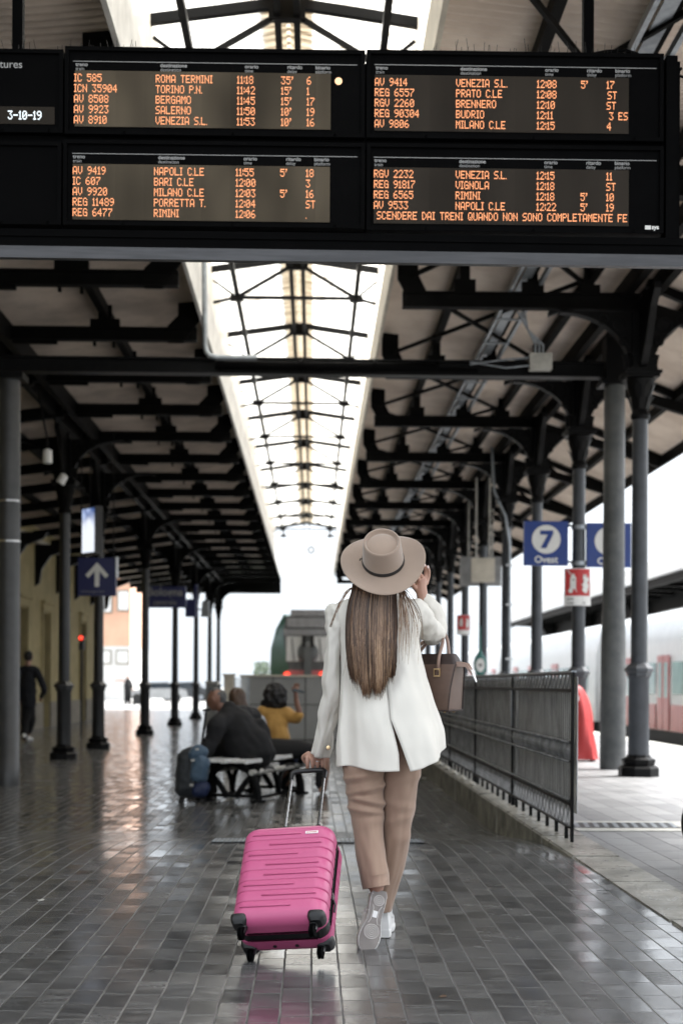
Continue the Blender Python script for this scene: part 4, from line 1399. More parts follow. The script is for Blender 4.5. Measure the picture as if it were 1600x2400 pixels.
MB().box(FX - 0.016, FX + 0.02, 9.80, yf[-1], ZT, ZT + 0.012).build('capping', M['galv'], t)
MB().box(FX - 0.024, FX - 0.017, yf[1] - 0.05, yf[1] + 0.03, 0.73, ZT - 0.14).build('joint_strip', M['galv'], t)
# stones along the foot of the far fence
for j in range(9):
    y = 15.2 + j * 0.95
    mb = MB()
    mb.ball((FX - 0.09, y, 0.03), (0.035, 0.16, 0.03), None, 8, 6)
    o = mb.build('loose_stone', M['offwhite'], None, 30)
    if j == 0:
        st0 = 'pale stone lying on the kerb at the foot of the fence'
    tag(o, 'pale stone lying on the kerb at the foot of the fence', 'stone', 'pale stones under the fence')

# covered extinguisher trolley
c = at(1355, 1700, 20.4)
t = thing('extinguisher_trolley', 'wheeled extinguisher under a creased red cover beside the fence end', 'fire extinguisher', (c.x, 20.4, 0))
mb = MB()
rows = interp([[0.27, 0.21, 0.03, 0.0], [0.24, 0.20, 0.10, 0.0], [0.22, 0.185, 0.35, -0.005], [0.205, 0.175, 0.65, -0.02], [0.165, 0.15, 0.90, -0.045], [0.12, 0.11, 1.05, -0.07], [0.055, 0.05, 1.11, -0.09], [0.075, 0.065, 1.15, -0.095], [0.05, 0.04, 1.19, -0.10]], 34)
rings = []
for rx, ry, z, ox in rows:
    ring = []
    for j in range(40):
        a = 2 * PI * j / 40
        f = 1 + 0.12 * math.sin(5 * a + 3 * z) * (1 - z * 0.5) + 0.05 * math.sin(11 * a - 4 * z) * (1 - z * 0.6) + 0.09 * noise.noise(Vector((math.cos(a) * 2, math.sin(a) * 2, z * 3)))
        ring.append((c.x + ox + rx * f * math.cos(a), 20.4 + ry * f * math.sin(a), z))
    rings.append(ring)
mb.loft(rings)
mb.build('cover', plain('red cover cloth', (0.42, 0.03, 0.03), 0.5, 0, 0.15, 4, 0.004, 18), t, 60)
mb = MB()
for (dx, z, w_, h_) in ((-0.09, 0.905, 0.05, 0.035), (-0.125, 0.55, 0.04, 0.04)):
    mb.box(c.x + dx - w_, c.x + dx + w_, 20.4 - 0.235, 20.4 - 0.15, z - h_, z + h_)
mb.build('label_patch', M['white'], t)
mb = MB()
for s in (-1, 1):
    mb.tube([(c.x + s * 0.2, 20.55, 0.11), (c.x + s * 0.27, 20.55, 0.11)], 0.11, 18)
mb.build('wheels', M['under'], t, 40)

# hand cart of which only a wheel reaches into the picture
wx = at(1594, 1975, 8.6).x + 0.262
t = thing('hand_cart', 'hand cart at the right edge showing only its black rubber wheel', 'hand cart', (wx + 0.5, 8.6, 0))
for dy in (0.0, -0.75):
    mb = MB()
    mb.torus((wx, 8.6 + dy, 0.262), 0.21, 0.052, None, 40, 12)
    wv = mb.build('wheel', M['black'], t, 60)
    MB().tube([(wx, 8.56 + dy, 0.262), (wx, 8.64 + dy, 0.262)], 0.165, 28).build('rim', M['galv'], wv, 40)
    MB().tube([(wx, 8.53 + dy, 0.262), (wx, 8.67 + dy, 0.262)], 0.03, 12).build('hub', M['black'], wv, 40)
mb = MB()
mb.tube([(wx, 7.92, 0.262), (wx, 8.53, 0.262)], 0.02, 10)
mb.box(wx + 0.02, wx + 1.3, 7.93, 8.52, 0.30, 0.36)
mb.box(wx + 1.2, wx + 1.26, 7.95, 8.01, 0.0, 0.30)
mb.box(wx + 1.2, wx + 1.26, 8.44, 8.50, 0.0, 0.30)
mb.build('deck', M['galv'], t, 40)
mb = MB()
mb.tube([(wx + 1.28, 7.97, 0.33), (wx + 1.45, 7.97, 1.0), (wx + 1.45, 8.48, 1.0), (wx + 1.28, 8.48, 0.33)], 0.018, 10)
mb.build('handle', M['galv'], t, 60)

# ------------------------------------------------------------------ hoarding, locomotive, train, far roof
a, b = at(563, 1735, 33.8), at(1170, 1586, 33.8)
t = thing('grey_hoarding', 'low grey panelled hoarding closing off the track end behind the bench', 'hoarding', ((a.x + b.x) / 2, 33.8, DIP))
n = 8
for i in range(n):
    xa, xb = a.x + (b.x - a.x) * i / n, a.x + (b.x - a.x) * (i + 1) / n
    mb = MB()
    for z0, z1 in ((DIP + 0.02, DIP + 0.83), (DIP + 0.85, b.z - 0.03)):
        mb.box(xa + 0.012, xb - 0.012, 33.8, 33.9, z0, z1)
    mb.build('panel', M['panelgrey'], t)
MB().box(a.x, b.x, 33.84, 34.1, DIP, b.z - 0.034).build('core', M['under'], t)
MB().box(a.x - 0.03, b.x + 0.03, 33.76, 34.14, b.z - 0.03, b.z + 0.015).build('coping', M['cream'], t)
a, b = at(524, 1680, 33.2), at(548, 1584, 33.2)
t = thing('stone_pier', 'beige stone pier at the left end of the grey hoarding', 'pier', ((a.x + b.x) / 2, 33.2, DIP))
mb = MB()
mb.box(a.x, b.x, 33.2, 33.6, DIP, b.z)
mb.box(a.x - 0.03, b.x + 0.03, 33.17, 33.63, b.z, b.z + 0.05)
mb.build('pier', M['cream'], t)
a, b = at(548, 1700, 33.5), at(584, 1588, 33.5)
t = thing('glass_screen', 'pale glass screen between the stone pier and the hoarding', 'glass screen', ((a.x + b.x) / 2, 33.5, DIP))
gl = G('pale screen glass')
gl.set(col=(0.8, 0.85, 0.88), rough=0.12, Alpha=0.35)
MB().box(a.x + 0.02, b.x - 0.02, 33.5, 33.515, DIP, b.z).build('pane', gl.mat, t)
mb = MB()
for x in (a.x, b.x - 0.03):
    mb.box(x, x + 0.03, 33.48, 33.53, DIP, b.z + 0.01)
mb.build('frame', M['galv'], t)
a, b = at(482, 1680, 34.5), at(508, 1602, 34.5)
t = thing('ticket_machine', 'grey upright machine standing left of the beige pier', 'ticket machine', ((a.x + b.x) / 2, 34.5, DIP))
MB().box(a.x, b.x, 34.5, 34.9, DIP, b.z).build('case', M['panelgrey'], t)
MB().box(a.x + 0.05, b.x - 0.05, 34.48, 34.499, b.z - 0.45, b.z - 0.1).build('screen', M['pane'], t)
MB().box(a.x - 0.02, b.x + 0.02, 34.46, 34.93, b.z, b.z + 0.06).build('top', M['offwhite'], t)

# green and grey locomotive standing behind the hoarding, seen end on
LXc, LY = at(721, 1600, 57).x, 57.0
t = thing('locomotive', 'green and grey locomotive seen end on behind the grey hoarding', 'locomotive', (LXc, LY, -0.55))
k = 57 / FOC
def lp(px, py, y=57.0):
    p = at(px, py, 57.0)
    return (p.x, y, p.z)
out = [(-1.50, -0.2), (-1.53, 1.6), (-1.50, 2.5), (-1.30, 3.3), (-0.98, 3.9), (0.98, 3.9), (1.30, 3.3), (1.50, 2.5), (1.53, 1.6), (1.50, -0.2)]
inn = [(-0.62, -0.2), (-0.72, 1.5), (-0.92, 2.5), (-0.98, 3.2), (-0.88, 3.8), (0.88, 3.8), (0.98, 3.2), (0.92, 2.5), (0.72, 1.5), (0.62, -0.2)]
def ring(poly, y, s=1.0):
    return [(LXc + x * s, y, z) for x, z in poly]
mb = MB()
mb.loft([ring(inn, LY), ring(out, LY + 0.5), ring(out, LY + 18)], True, False)
mb.build('side_shell', M['traingreen'], t, 40)
mb = MB()
mb.add(ring(inn, LY - 0.01), [tuple(range(10))])
mb.build('front_plate', M['traingrey'], t, fix=False)
mb = MB()
mb.box(LXc - 0.84, LXc + 0.84, LY - 0.10, LY - 0.02, 3.34, 3.72)
mb.box(LXc - 0.98, LXc + 0.98, LY - 0.10, LY - 0.02, 3.02, 3.26)
mb.box(LXc - 0.7, LXc + 0.7, LY - 0.10, LY + 3, 3.80, 4.05)
mb.build('visor', plain('visor grey', (0.30, 0.30, 0.31), 0.4), t)
for s in (-1, 1):
    MB().box(LXc + s * 0.52 - 0.34, LXc + s * 0.52 + 0.34, LY - 0.06, LY - 0.02, 1.98, 2.98).build('cab_window', M['white'], t)
    mb = MB()
    mb.bar((LXc + s * 0.55 - 0.1, LY - 0.09, 2.9), (LXc + s * 0.55, LY - 0.09, 2.0), 0.04, 0.04)
    mb.build('wiper', M['under'], t)
    mb = MB()
    mb.ball(lp(672 if s < 0 else 755, 1582, LY - 0.15), 0.13, None, 12, 8)
    mb.build('tail_lamp', M['lamp_red'], t, 60)
    MB().box(LXc + s * 0.45 - 0.35, LXc + s * 0.45 + 0.35, LY - 0.14, LY - 0.02, 1.38, 1.62).build('red_band', M['trainred'], t)
    MB().box(LXc + s * 0.17 - 0.07, LXc + s * 0.17 + 0.07, LY - 0.5, LY - 0.07, 2.55, 3.0).build('hose', M['under'], t)
mb = MB()
mb.lathe([(0.42, 0), (0.42, 0.12), (0.35, 0.2), (0.1, 0.24)], 28, Matrix.Translation((LXc, LY - 0.06, 2.34)) @ Matrix.Rotation(PI / 2, 4, 'X'))
mb.box(LXc - 0.15, LXc + 0.15, LY - 0.5, LY - 0.2, 1.0, 2.5)
mb.build('coupling_cover', M['traingrey'], t, 40)
mb = MB()
mb.box(LXc - 1.4, LXc + 1.4, LY + 0.4, LY + 16, -0.72, -0.15)
mb.build('underframe', M['under'], t)
mb = MB()
p = lp(719, 1427)
mb.box(p[0] - 0.24, p[0] + 0.24, LY + 2, LY + 2.1, p[2] - 0.025, p[2] + 0.025)
mb.tube([(p[0], LY + 2.05, p[2]), (p[0] + 0.1, LY + 2.5, 3.6)], 0.03, 6)
mb.build('roof_gear', M['traingreen'], t)

# red and white train on the far track
TX, TZ = 10.05, -0.20
t = thing('passenger_train', 'pale red and white passenger train standing on the far right track', 'train', (11.5, 50, -0.55))
mb = MB()
sec = [(TX, TZ), (TX - 0.04, 0.9), (TX, 2.2), (TX + 0.18, 2.95), (TX + 0.5, 3.3), (TX + 1.4, 3.42), (TX + 2.4, 3.3), (TX + 2.75, 2.9), (TX + 2.9, 2.2), (TX + 2.9, TZ)]
for ya, yb in ((24, 49.6), (50.4, 76), (76.8, 98)):
    mb.loft([[(x, y, z) for x, z in sec] for y in (ya, yb)])
mb.build('body', M['trainwhite'], t, 40)
mb = MB()
for ya, yb in ((24, 49.6), (50.4, 76), (76.8, 98)):
    mb.box(TX + 0.2, TX + 2.7, ya + 0.1, yb - 0.1, -0.62, TZ - 0.002)
    mb.box(TX - 0.06, TX + 0.1, ya + 0.02, yb - 0.02, TZ - 0.3, TZ - 0.01)
    for yc in (ya + 3, yb - 3):
        for dy in (-1.2, 1.2):
            mb.tube([(TX + 0.25, yc + dy, -0.28), (TX + 0.4, yc + dy, -0.28)], 0.28, 18)
mb.build('underframe', M['under'], t, 40)
y = 25.2
i = 0
doors = []
while y < 97:
    if i % 7 in (2, 5):
        mb = MB()
        mb.box(TX - 0.075, TX - 0.045, y, y + 0.62, TZ + 0.02, 1.95)
        mb.box(TX - 0.075, TX - 0.045, y + 0.7, y + 1.32, TZ + 0.02, 1.95)
        dr = mb.build('door', M['trainred'], t)
        mb = MB()
        mb.box(TX - 0.08, TX - 0.076, y + 0.1, y + 0.52, 0.75, 1.75)
        mb.box(TX - 0.08, TX - 0.076, y + 0.8, y + 1.22, 0.75, 1.75)
        mb.build('pane', M['teal'], dr)
    else:
        MB().box(TX - 0.06, TX - 0.03, y + 0.05, y + 1.3, 0.85, 1.75).build('window', M['teal'], t)
        MB().box(TX - 0.062, TX - 0.03, y + 0.0, y + 1.45, TZ + 0.02, 0.35 if i % 2 else 0.55).build('red_band', M['trainred'], t)
    y += 1.62
    i += 1
    if abs(y - 50) < 1.4 or abs(y - 76.4) < 1.4:
        y += 2.2

t = thing('far_platform_canopy', 'dark platform roof with a pale fascia over the platform beyond the train', 'platform roof', (15, 60, 4))
FXc, FZ = 12.6, 5.05
MB().box(FXc - 0.15, FXc, 34, 94, FZ, FZ + 0.62).build('fascia', M['white'], t)
mb = MB()
mb.add([(FXc, 34, FZ + 0.6), (18.5, 34, FZ + 1.1), (18.5, 94, FZ + 1.1), (FXc, 94, FZ + 0.6)], [(0, 1, 2, 3)])
mb.build('roof_sheet', M['roofiron'], t, fix=False)
mb = MB()
y = 35
while y < 94:
    mb.prism([(FXc, FZ), (18.5, FZ + 0.6), (18.5, FZ + 0.1), (15.6, FZ - 0.25), (FXc + 0.1, FZ - 0.12)], y - 0.1, y + 0.1)
    y += 2.4
mb.box(15.0, 15.3, 34, 94, FZ - 0.75, FZ - 0.1)
mb.box(FXc, FXc + 0.12, 34, 94, FZ - 0.3, FZ - 0.01)
mb.build('roof_frame', M['roofiron'], t)
c0_ = None
lab = ['nearest slim column of the far platform roof', 'second slim column of the far platform roof', 'third slim column of the far platform roof', 'fourth slim column of the far platform roof', 'fifth slim column of the far platform roof, farthest away']
for i in range(5):
    y = 40 + 12 * i
    if c0_ is None:
        c0_ = thing('slim_column', lab[0], 'column', (0, 0, 0), None, 'slim columns on the far platform')
        MB().lathe([(0.18, 0), (0.18, 0.3), (0.11, 0.4), (0.10, 3.6)], 14).build('shaft', M['galv'], c0_, 40)
        mb = MB()
        mb.prism([(0.1, 3.2), (1.0, FZ - 0.4), (1.0, FZ - 0.1), (-1.0, FZ - 0.1), (-1.0, FZ - 0.4), (-0.1, 3.2)], -0.06, 0.06)
        mb.build('bracket', M['roofiron'], c0_)
        c0_.location = (15.15, y, 0)
    else:
        copy_tree(c0_, (15.15, y, 0), lab[i])

# round ornament on a wire under the end of the skylight
c = at(729, 1289, 54)
t = thing('hanging_ring', 'small round ring hanging from a wire beyond the skylight', 'ring', c)
mb = MB()
mb.torus(c, 0.11, 0.035, None, 24, 8)
mb.build('ring', M['traingrey'], t, 60)
mb = MB()
zw = at(729, 1260, 54).z
mb.tube([(-1.6, 54, zw + 0.05), (c.x, 54, zw), (1.05, 54, zw + 0.04)], 0.012, 6)
mb.tube([(c.x, 54, zw), (c.x, 54, c.z + 0.11)], 0.01, 6)
mb.build('wire', M['under'], t)
mb = MB()
for px in (664, 775):
    p = at(px, 1256, 54)
    mb.ball((p.x, 54, p.z), (0.14, 0.1, 0.06), None, 12, 6)
mb.build('lamp_shade', M['under'], t, 60)

# scraps lying on the paving
def scrap(name, label, px, py, pts, mat, h):
    d = 3666.0 / (py - 1602)
    c = at(px, py, d)
    mb = MB()
    if len(pts) > 3 and name != 'twig':
        n = len(pts)
        vs = [(c.x + x, d + y, 0.004 + h * abs(math.sin(3 * i))) for i, (x, y) in enumerate(pts)]
        mb.add(vs + [(x, y, z + 0.0015) for x, y, z in vs], [tuple(range(n)), tuple(range(2 * n - 1, n - 1, -1))] + [(i, (i + 1) % n, (i + 1) % n + n, i + n) for i in range(n)])
    else:
        mb.tube([(c.x + x, d + y, 0.006 + h * i) for i, (x, y) in enumerate(pts)], 0.0022, 6)
    tag(mb.build(name, mat), label, name.replace('_', ' '), None, 'thing')
scrap('paper_scrap', 'small pale paper scrap on the dark paving at the left', 96, 2114, [(-0.016, 0), (-0.004, -0.02), (0.015, -0.012), (0.018, 0.012), (0.0, 0.022)], M['offwhite'], 0.006)
scrap('dry_leaf', 'small dry leaf on the paving right of the woman near the bottom', 1036, 2339, [(-0.014, 0), (-0.004, -0.012), (0.010, -0.008), (0.016, 0.004), (0.003, 0.012)], M['wood'], 0.007)
scrap('twig', 'short curved twig on the paving at the lower left', 361, 2277, [(-0.012, -0.03), (0.0, 0.0), (-0.004, 0.035)], M['under'], 0.001)
scrap('twig', 'thin dark twig beside the kerb at the right', 1411, 2089, [(-0.03, 0.015), (0.0, 0.0), (0.035, -0.004)], M['under'], 0.001)
# ------------------------------------------------------------------ the woman in the middle
def A(cx, cy, d):      # zoomed measuring window of the upper body
    return at(680 + cx / 3.564, 1200 + cy / 3.564, d)
def B(cx, cy, d):      # zoomed measuring window of the legs and suitcase
    return at(500 + cx / 3.136, 1720 + cy / 3.136, d)
g = G('skin')
p, x, y, z = g.pos()
g.set(col=g.mix(g.noise(p, 30, 3), (0.36, 0.20, 0.145), (0.43, 0.25, 0.19)), rough=0.5)
g.put(g.bs.inputs['Subsurface Weight'], 0.15)
g.put(g.bs.inputs['Subsurface Radius'], (0.02, 0.008, 0.004))
M['skin'] = g.mat
def cloth(name, col, rough=0.8, weave=900, amt=0.0004, var=0.12, sheen=0.2):
    g = G(name)
    p, x, y, z = g.pos()
    n = g.noise(p, 6, 4)
    g.set(col=g.mix(n, tuple(c * (1 - var) for c in col), col), rough=rough, sheen=sheen)
    h = g.m('ADD', g.m('MULTIPLY', g.noise(p, weave, 2), amt), g.m('MULTIPLY', g.noise(p, 5, 2, 0.4), 0.014))
    g.bump(h)
    return g.mat
M['blazer'] = cloth('ivory blazer cloth', (0.66, 0.635, 0.58), 0.75, 700, 0.0003, 0.05)
M['trouser'] = cloth('camel trouser cloth', (0.335, 0.225, 0.165), 0.85, 600, 0.0004, 0.14)
M['lining'] = cloth('shadowed lining', (0.35, 0.33, 0.29), 0.8)
M['felt'] = cloth('taupe felt', (0.29, 0.215, 0.165), 0.9, 420, 0.0006, 0.10, 0.5)
M['band'] = plain('dark hat band', (0.012, 0.010, 0.010), 0.6)
M['shoe'] = plain('white shoe leather', (0.74, 0.73, 0.72), 0.45, 0, 0.06, 12, 0.0005, 90)
M['sole'] = plain('grey rubber sole', (0.23, 0.205, 0.19), 0.6, 0, 0.2, 14)
M['treadrib'] = plain('pale tread rib', (0.60, 0.57, 0.54), 0.55, 0, 0.2, 30)
M['gold'] = plain('gold metal', (0.80, 0.60, 0.36), 0.25, 1.0, 0.1, 10)

wo_loc = Vector((0.27, 6.08, 0))
# body: one continuous surface under the clothes
hc = A(760, 520, 6.09)                       # head centre, tipped back under the hat
neck = Vector((A(740, 720, 6.08).x, 6.09, 1.47))
pel = Vector((A(790, 1900, 6.06).x, 6.06, 0.90))
sL, sR = A(395, 865, 6.085), A(1035, 850, 6.09)
eL, wL = A(352, 1480, 6.12), A(245, 2015, 6.235)
eR, wR = A(1190, 1010, 6.27), A(1110, 735, 6.31)
hipL, hipR = Vector((B(1090, 150, 6.05).x, 6.05, 0.86)), Vector((B(1370, 150, 6.07).x, 6.07, 0.86))
knL, anL = B(1120, 560, 6.10), B(1195, 1120, 5.985)
knR, anR = B(1345, 640, 6.13), B(1235, 1300, 6.20)
grip = B(745, 205, 6.27)
V = Vector
chains = [
    [(*hc, 0.082), (*(hc + V((0, 0.02, 0.05))), 0.085)],
    [(*(hc + V((0, 0.075, -0.035))), 0.05), (*(hc + V((0, 0.02, -0.05))), 0.055)],
    [(*(hc + V((0, 0.118, 0.0))), 0.010), (*(hc + V((0, 0.085, 0.03))), 0.010)],
    [(*(hc + V((-0.082, 0.0, 0.0))), 0.016), (*(hc + V((-0.084, 0.0, 0.02))), 0.018)],
    [(*(hc + V((0.082, 0.0, 0.0))), 0.016), (*(hc + V((0.084, 0.0, 0.02))), 0.018)],
    [(*hc, 0.055), (*neck, 0.052), (neck.x, 6.08, 1.36, 0.07)],
    [(neck.x, 6.08, 1.40, 0.07), (neck.x, 6.08, 1.25, 0.10), (neck.x + .01, 6.08, 1.08, 0.095), (*pel, 0.10)],
    [(*sL, 0.036), (neck.x, 6.085, 1.38, 0.07), (*sR, 0.036)],
    [(*sL, 0.033), (*eL, 0.030), (*wL, 0.024)],
    [(*sR, 0.036), (*A(1120, 930, 6.18), 0.033), (*A(1200, 1012, 6.285), 0.030), (*A(1222, 950, 6.315), 0.028), (*A(1185, 820, 6.325), 0.026), (*wR, 0.024)],
    [(*pel, 0.10), (*hipL, 0.085), (*knL, 0.052), (*anL, 0.034)],
    [(*pel, 0.10), (*hipR, 0.085), (*knR, 0.052), (*anR, 0.034)],
]
# left hand closed round the suitcase grip
palm = [(*wL, 0.024), (*(wL.lerp(grip, 0.5) + V((-0.002, -0.006, 0.012))), 0.026), (*(grip + V((-0.002, -0.012, 0.022))), 0.024)]
chains.append(palm)
chains.append([(*(grip + V((-0.030, -0.006, 0.026))), 0.016), (*(grip + V((0.030, -0.006, 0.026))), 0.016)])
for i, (dx, L) in enumerate(((-0.034, 0.98), (-0.0115, 1.06), (0.0115, 1.0), (0.033, 0.86))):
    o = grip + V((dx, 0, 0.004 - 0.004 * abs(i - 1.3)))
    chains.append([(*(o + V((0, -0.006, 0.027))), 0.0092), (*(o + V((0.001, -0.026, 0.016))), 0.0092), (*(o + V((0.002, -0.029 , -0.006))), 0.0086), (*(o + V((0.002, -0.020 * L, -0.022 * L))), 0.0080), (*(o + V((0.002, -0.002, -0.027 * L))), 0.0074)])
chains.append([(*(grip + V((-0.028, 0.0, 0.034))), 0.013), (*(grip + V((-0.050, 0.018, 0.018))), 0.011), (*(grip + V((-0.040, 0.028, -0.004))), 0.009)])
# right hand raised to the brim
hb = A(1092, 640, 6.33)
chains.append([(*wR, 0.024), (*hb, 0.026), (*A(1098, 580, 6.335), 0.022)])
chains.append([(*A(1068, 600, 6.335), 0.015), (*A(1130, 590, 6.345), 0.014)])
for pts in (((1135, 592, 6.345, .0092), (1152, 545, 6.35, .0088), (1156, 500, 6.34, .0082), (1148, 462, 6.325, .0072)),
            ((1114, 585, 6.340, .0094), (1128, 528, 6.345, .0090), (1130, 482, 6.335, .0084), (1120, 446, 6.315, .0074)),
            ((1092, 585, 6.335, .0094), (1100, 548, 6.33, .0090), (1092, 528, 6.315, .0084), (1080, 514, 6.30, .0076)),
            ((1068, 597, 6.33, .0094), (1070, 565, 6.315, .0088), (1062, 545, 6.30, .0082), (1054, 530, 6.29, .0074)),
            ((1058, 655, 6.325, .0120), (1030, 618, 6.31, .0105), (1015, 582, 6.30, .0092), (1014, 555, 6.295, .0080))):
    chains.append([(*A(*q[:3]), q[3]) for q in pts])
wbody = blob(chains, 'person', M['skin'], None, 0.0034, 2, 0, 6, 12)
tag(wbody, 'woman in ivory blazer and wide brim hat pulling a pink suitcase, seen from behind', 'person')
woman = wbody
mb = MB()
for pts in ((1148, 460, 6.320), (1119, 444, 6.310), (1079, 512, 6.294), (1013, 552, 6.288)):
    p = A(*pts)
    mb.ball(p + V((0, -0.0055, 0.0)), (0.0052, 0.002, 0.0070), None, 8, 6)
mb.build('fingernails', plain('pale nail polish', (0.75, 0.62, 0.58), 0.25, 0, 0.05), woman, 60)
mb = MB()
mb.torus(grip + V((0.0125, -0.0285, 0.004)), 0.0098, 0.0018, None, 20, 6, axis='z')
mb.build('finger_ring', M['steel'], woman, 60)

# blazer body ----------------------------------------------------------
dz_hem = lambda a: 0.085 * max(0, math.sin(a)) ** 1.5 + 0.012 * max(0, -math.sin(a))
rows = [  # crop y, left, right, half depth, depth centre, hem weight
    (690, 600, 890, 0.050, 6.085, 0), (715, 520, 960, 0.062, 6.085, 0), (750, 415, 1035, 0.074, 6.085, 0), (800, 350, 1085, 0.086, 6.085, 0),
    (900, 352, 1092, 0.106, 6.085, 0), (1050, 398, 1078, 0.118, 6.085, 0), (1200, 420, 1098, 0.118, 6.08, 0), (1400, 428, 1150, 0.118, 6.075, 0.0),
    (1600, 420, 1205, 0.130, 6.065, 0.10), (1800, 402, 1255, 0.146, 6.06, 0.40), (1960, 395, 1288, 0.156, 6.055, 0.75), (2145, 392, 1308, 0.166, 6.05, 1.0)]
NR, NA = 88, 132
rr_ = interp([list(map(float, r)) for r in rows], NR)
rings = []
v0 = 1720.0
for r in rr_:
    cy, L, R_, hd, dc, wgt = r
    pl, pr = A(L, cy, dc), A(R_, cy, dc)
    cxm, hw = (pl.x + pr.x) / 2, (pr.x - pl.x) / 2
    z = (pl.z + pr.z) / 2
    ring = []
    open_ = max(0.0, (cy - v0) / (2145 - v0))
    flare = max(0.0, (cy - 1150) / 995)
    kk = 0.00183 / 3.564
    for j in range(NA):
        t_ = j / (NA - 1)
        a = 2 * PI * t_
        n_ = 2.35
        sa, ca = math.sin(a), math.cos(a)
        ux = math.copysign(abs(sa) ** (2 / n_), sa)
        uy = -math.copysign(abs(ca) ** (2 / n_), ca)
        # soft vertical folds that grow towards the hem
        f = flare * (0.011 * math.sin(3 * a + 0.6) + 0.007 * math.sin(7 * a + 1.0 + z * 3)) + 0.006 * noise.noise(V((ux * 3, uy * 3, z * 5))) + 0.0035 * noise.noise(V((ux * 7, uy * 7, z * 9)))
        # drape across the right of the back, from under the arm to the vent
        X = cxm + ux * (hw + f)
        Y = dc + uy * (hd + f)
        cxp = (X - A(0, cy, dc).x) / kk
        if uy < 0:
            dl = (cxp - (1010 - 0.40 * (cy - 1150))) / 55.0
            Y += -0.026 * math.exp(-dl * dl) * min(1, max(0, (cy - 1120) / 200)) * max(0, 1 - abs(cy - 1500) / 450)
            dl = (cxp - (930 - 0.33 * (cy - 1250))) / 60.0
            Y += 0.027 * math.exp(-dl * dl) * min(1, max(0, (cy - 1150) / 200)) * max(0, 1 - abs(cy - 1500) / 430)
            dl = (cxp - 470) / 45.0
            Y += 0.024 * math.exp(-dl * dl) * min(1, max(0, (cy - 1250) / 250))
            # hollow of the back and the shoulder blades under the cloth
            Y += 0.012 * math.exp(-((cxp - 745) / 90.0) ** 2) * math.exp(-((cy - 1350) / 330.0) ** 2)
        # back vent: right flap swings out over the left one
        if t_ < 0.5:
            g_ = math.exp(-(a / 0.55) ** 2)
            X += g_ * (open_ * 128 + min(1.0, max(0, (cy - 1200) / 520)) * 0) * kk
            Y += -0.006 * g_ * min(1.0, max(0, (cy - 1250) / 300))
        else:
            b_ = 2 * PI - a
            g_ = math.exp(-(b_ / 0.55) ** 2)
            X += g_ * min(1.0, open_ * 1.5) * 42 * kk
            Y += 0.004 * g_ * open_
        Z = z + wgt * dz_hem(a) + (0.006 * open_ * math.sin(5 * a))
        ring.append((X, Y, Z))
    rings.append(ring)
mb = MB()
mb.loft(rings, False, False)
blz = mb.mesh('blazer', 180, False)
bm = bmesh.new(); bm.from_mesh(blz)
bmesh.ops.recalc_face_normals(bm, faces=bm.faces)
bm.to_mesh(blz); bm.free()
blz.shade_smooth()
bo = link('blazer', blz, [M['blazer'], M['lining']], woman)
sm_ = bo.modifiers.new('thick', 'SOLIDIFY')
sm_.thickness = 0.004
sm_.offset = -1
sm_.material_offset = 1
sm_.material_offset_rim = 0
# neck opening: collar band standing up round the neck under the hair
mb = MB()
nc = A(745, 700, 6.085)
rings = []
for z_, rx, ry in ((1.462, 0.098, 0.082), (1.49, 0.082, 0.07), (1.512, 0.074, 0.062), (1.512, 0.080, 0.068), (1.488, 0.092, 0.08), (1.455, 0.115, 0.092)):
    rings.append([(nc.x + rx * math.cos(2 * PI * j / 40), 6.085 + ry * math.sin(2 * PI * j / 40), z_) for j in range(40)])
mb.loft(rings, True, False)
mb.build('collar', M['blazer'], bo, 180)
# seam down the middle of the back
def sleeve(rows, n, seg, name, amp, cuff=True):
    it = interp([list(map(float, r)) for r in rows], n)
    pts, rad = [], []
    for cx, cy, d, rx, ry in it:
        pts.append(A(cx, cy, d)); rad.append((rx, ry))
    rings, X = [], None
    m = len(pts)
    for i, p in enumerate(pts):
        t = (pts[min(i + 1, m - 1)] - pts[max(i - 1, 0)]).normalized()
        x = V((1, 0, 0)) - t * t.x if abs(t.x) < 0.9 else V((0, 0, 1)) - t * t.z
        if X is not None:
            x = X - t * X.dot(t)
        x.normalize(); X = x
        y = t.cross(x)
        s = i / (m - 1)
        ring = []
        for j in range(seg):
            a = 2 * PI * j / seg
            f = amp * (noise.noise(V((math.cos(a) * 1.3, math.sin(a) * 1.3, s * 9))) + 0.6 * noise.noise(V((math.cos(a) * 2.2 + 5, math.sin(a) * 2.2, s * 20)))) * min(1, max(0, (s - 0.12) / 0.3))
            ring.append(p + x * (rad[i][0] + f) * math.cos(a) + y * (rad[i][1] + f) * math.sin(a))
        rings.append(ring)
    if cuff:   # turn the edge in so that the sleeve reads as a tube of cloth
        last = rings[-1]
        c = sum((V(p) for p in last), V()) / len(last)
        back = (pts[-2] - pts[-1]).normalized()
        rings.append([c + (V(p) - c) * 0.93 for p in last])
        rings.append([c + (V(p) - c) * 0.90 + back * 0.05 for p in last])
    mb = MB()
    mb.loft(rings, True, False)
    return mb.build(name, M['blazer'], bo, 180)
sleeve([(398, 772, 6.085, 0.010, 0.014), (396, 779, 6.085, 0.031, 0.044), (391, 800, 6.085, 0.0425, 0.058), (380, 850, 6.085, 0.0445, 0.064), (374, 930, 6.085, 0.0425, 0.064), (368, 1050, 6.09, 0.0375, 0.060), (362, 1250, 6.10, 0.040, 0.056), (350, 1480, 6.12, 0.0445, 0.055), (325, 1650, 6.15, 0.044, 0.052), (285, 1850, 6.19, 0.042, 0.049), (246, 2022, 6.225, 0.0415, 0.046)], 70, 40, 'sleeve', 0.0135)
c = A(318, 1968, 6.155)
mb = MB()
mb.tube([c + V((0, 0.008, 0)), c + V((0, -0.002, 0)), c + V((0, -0.003, 0))], [0.0095, 0.0095, 0.007], 16)
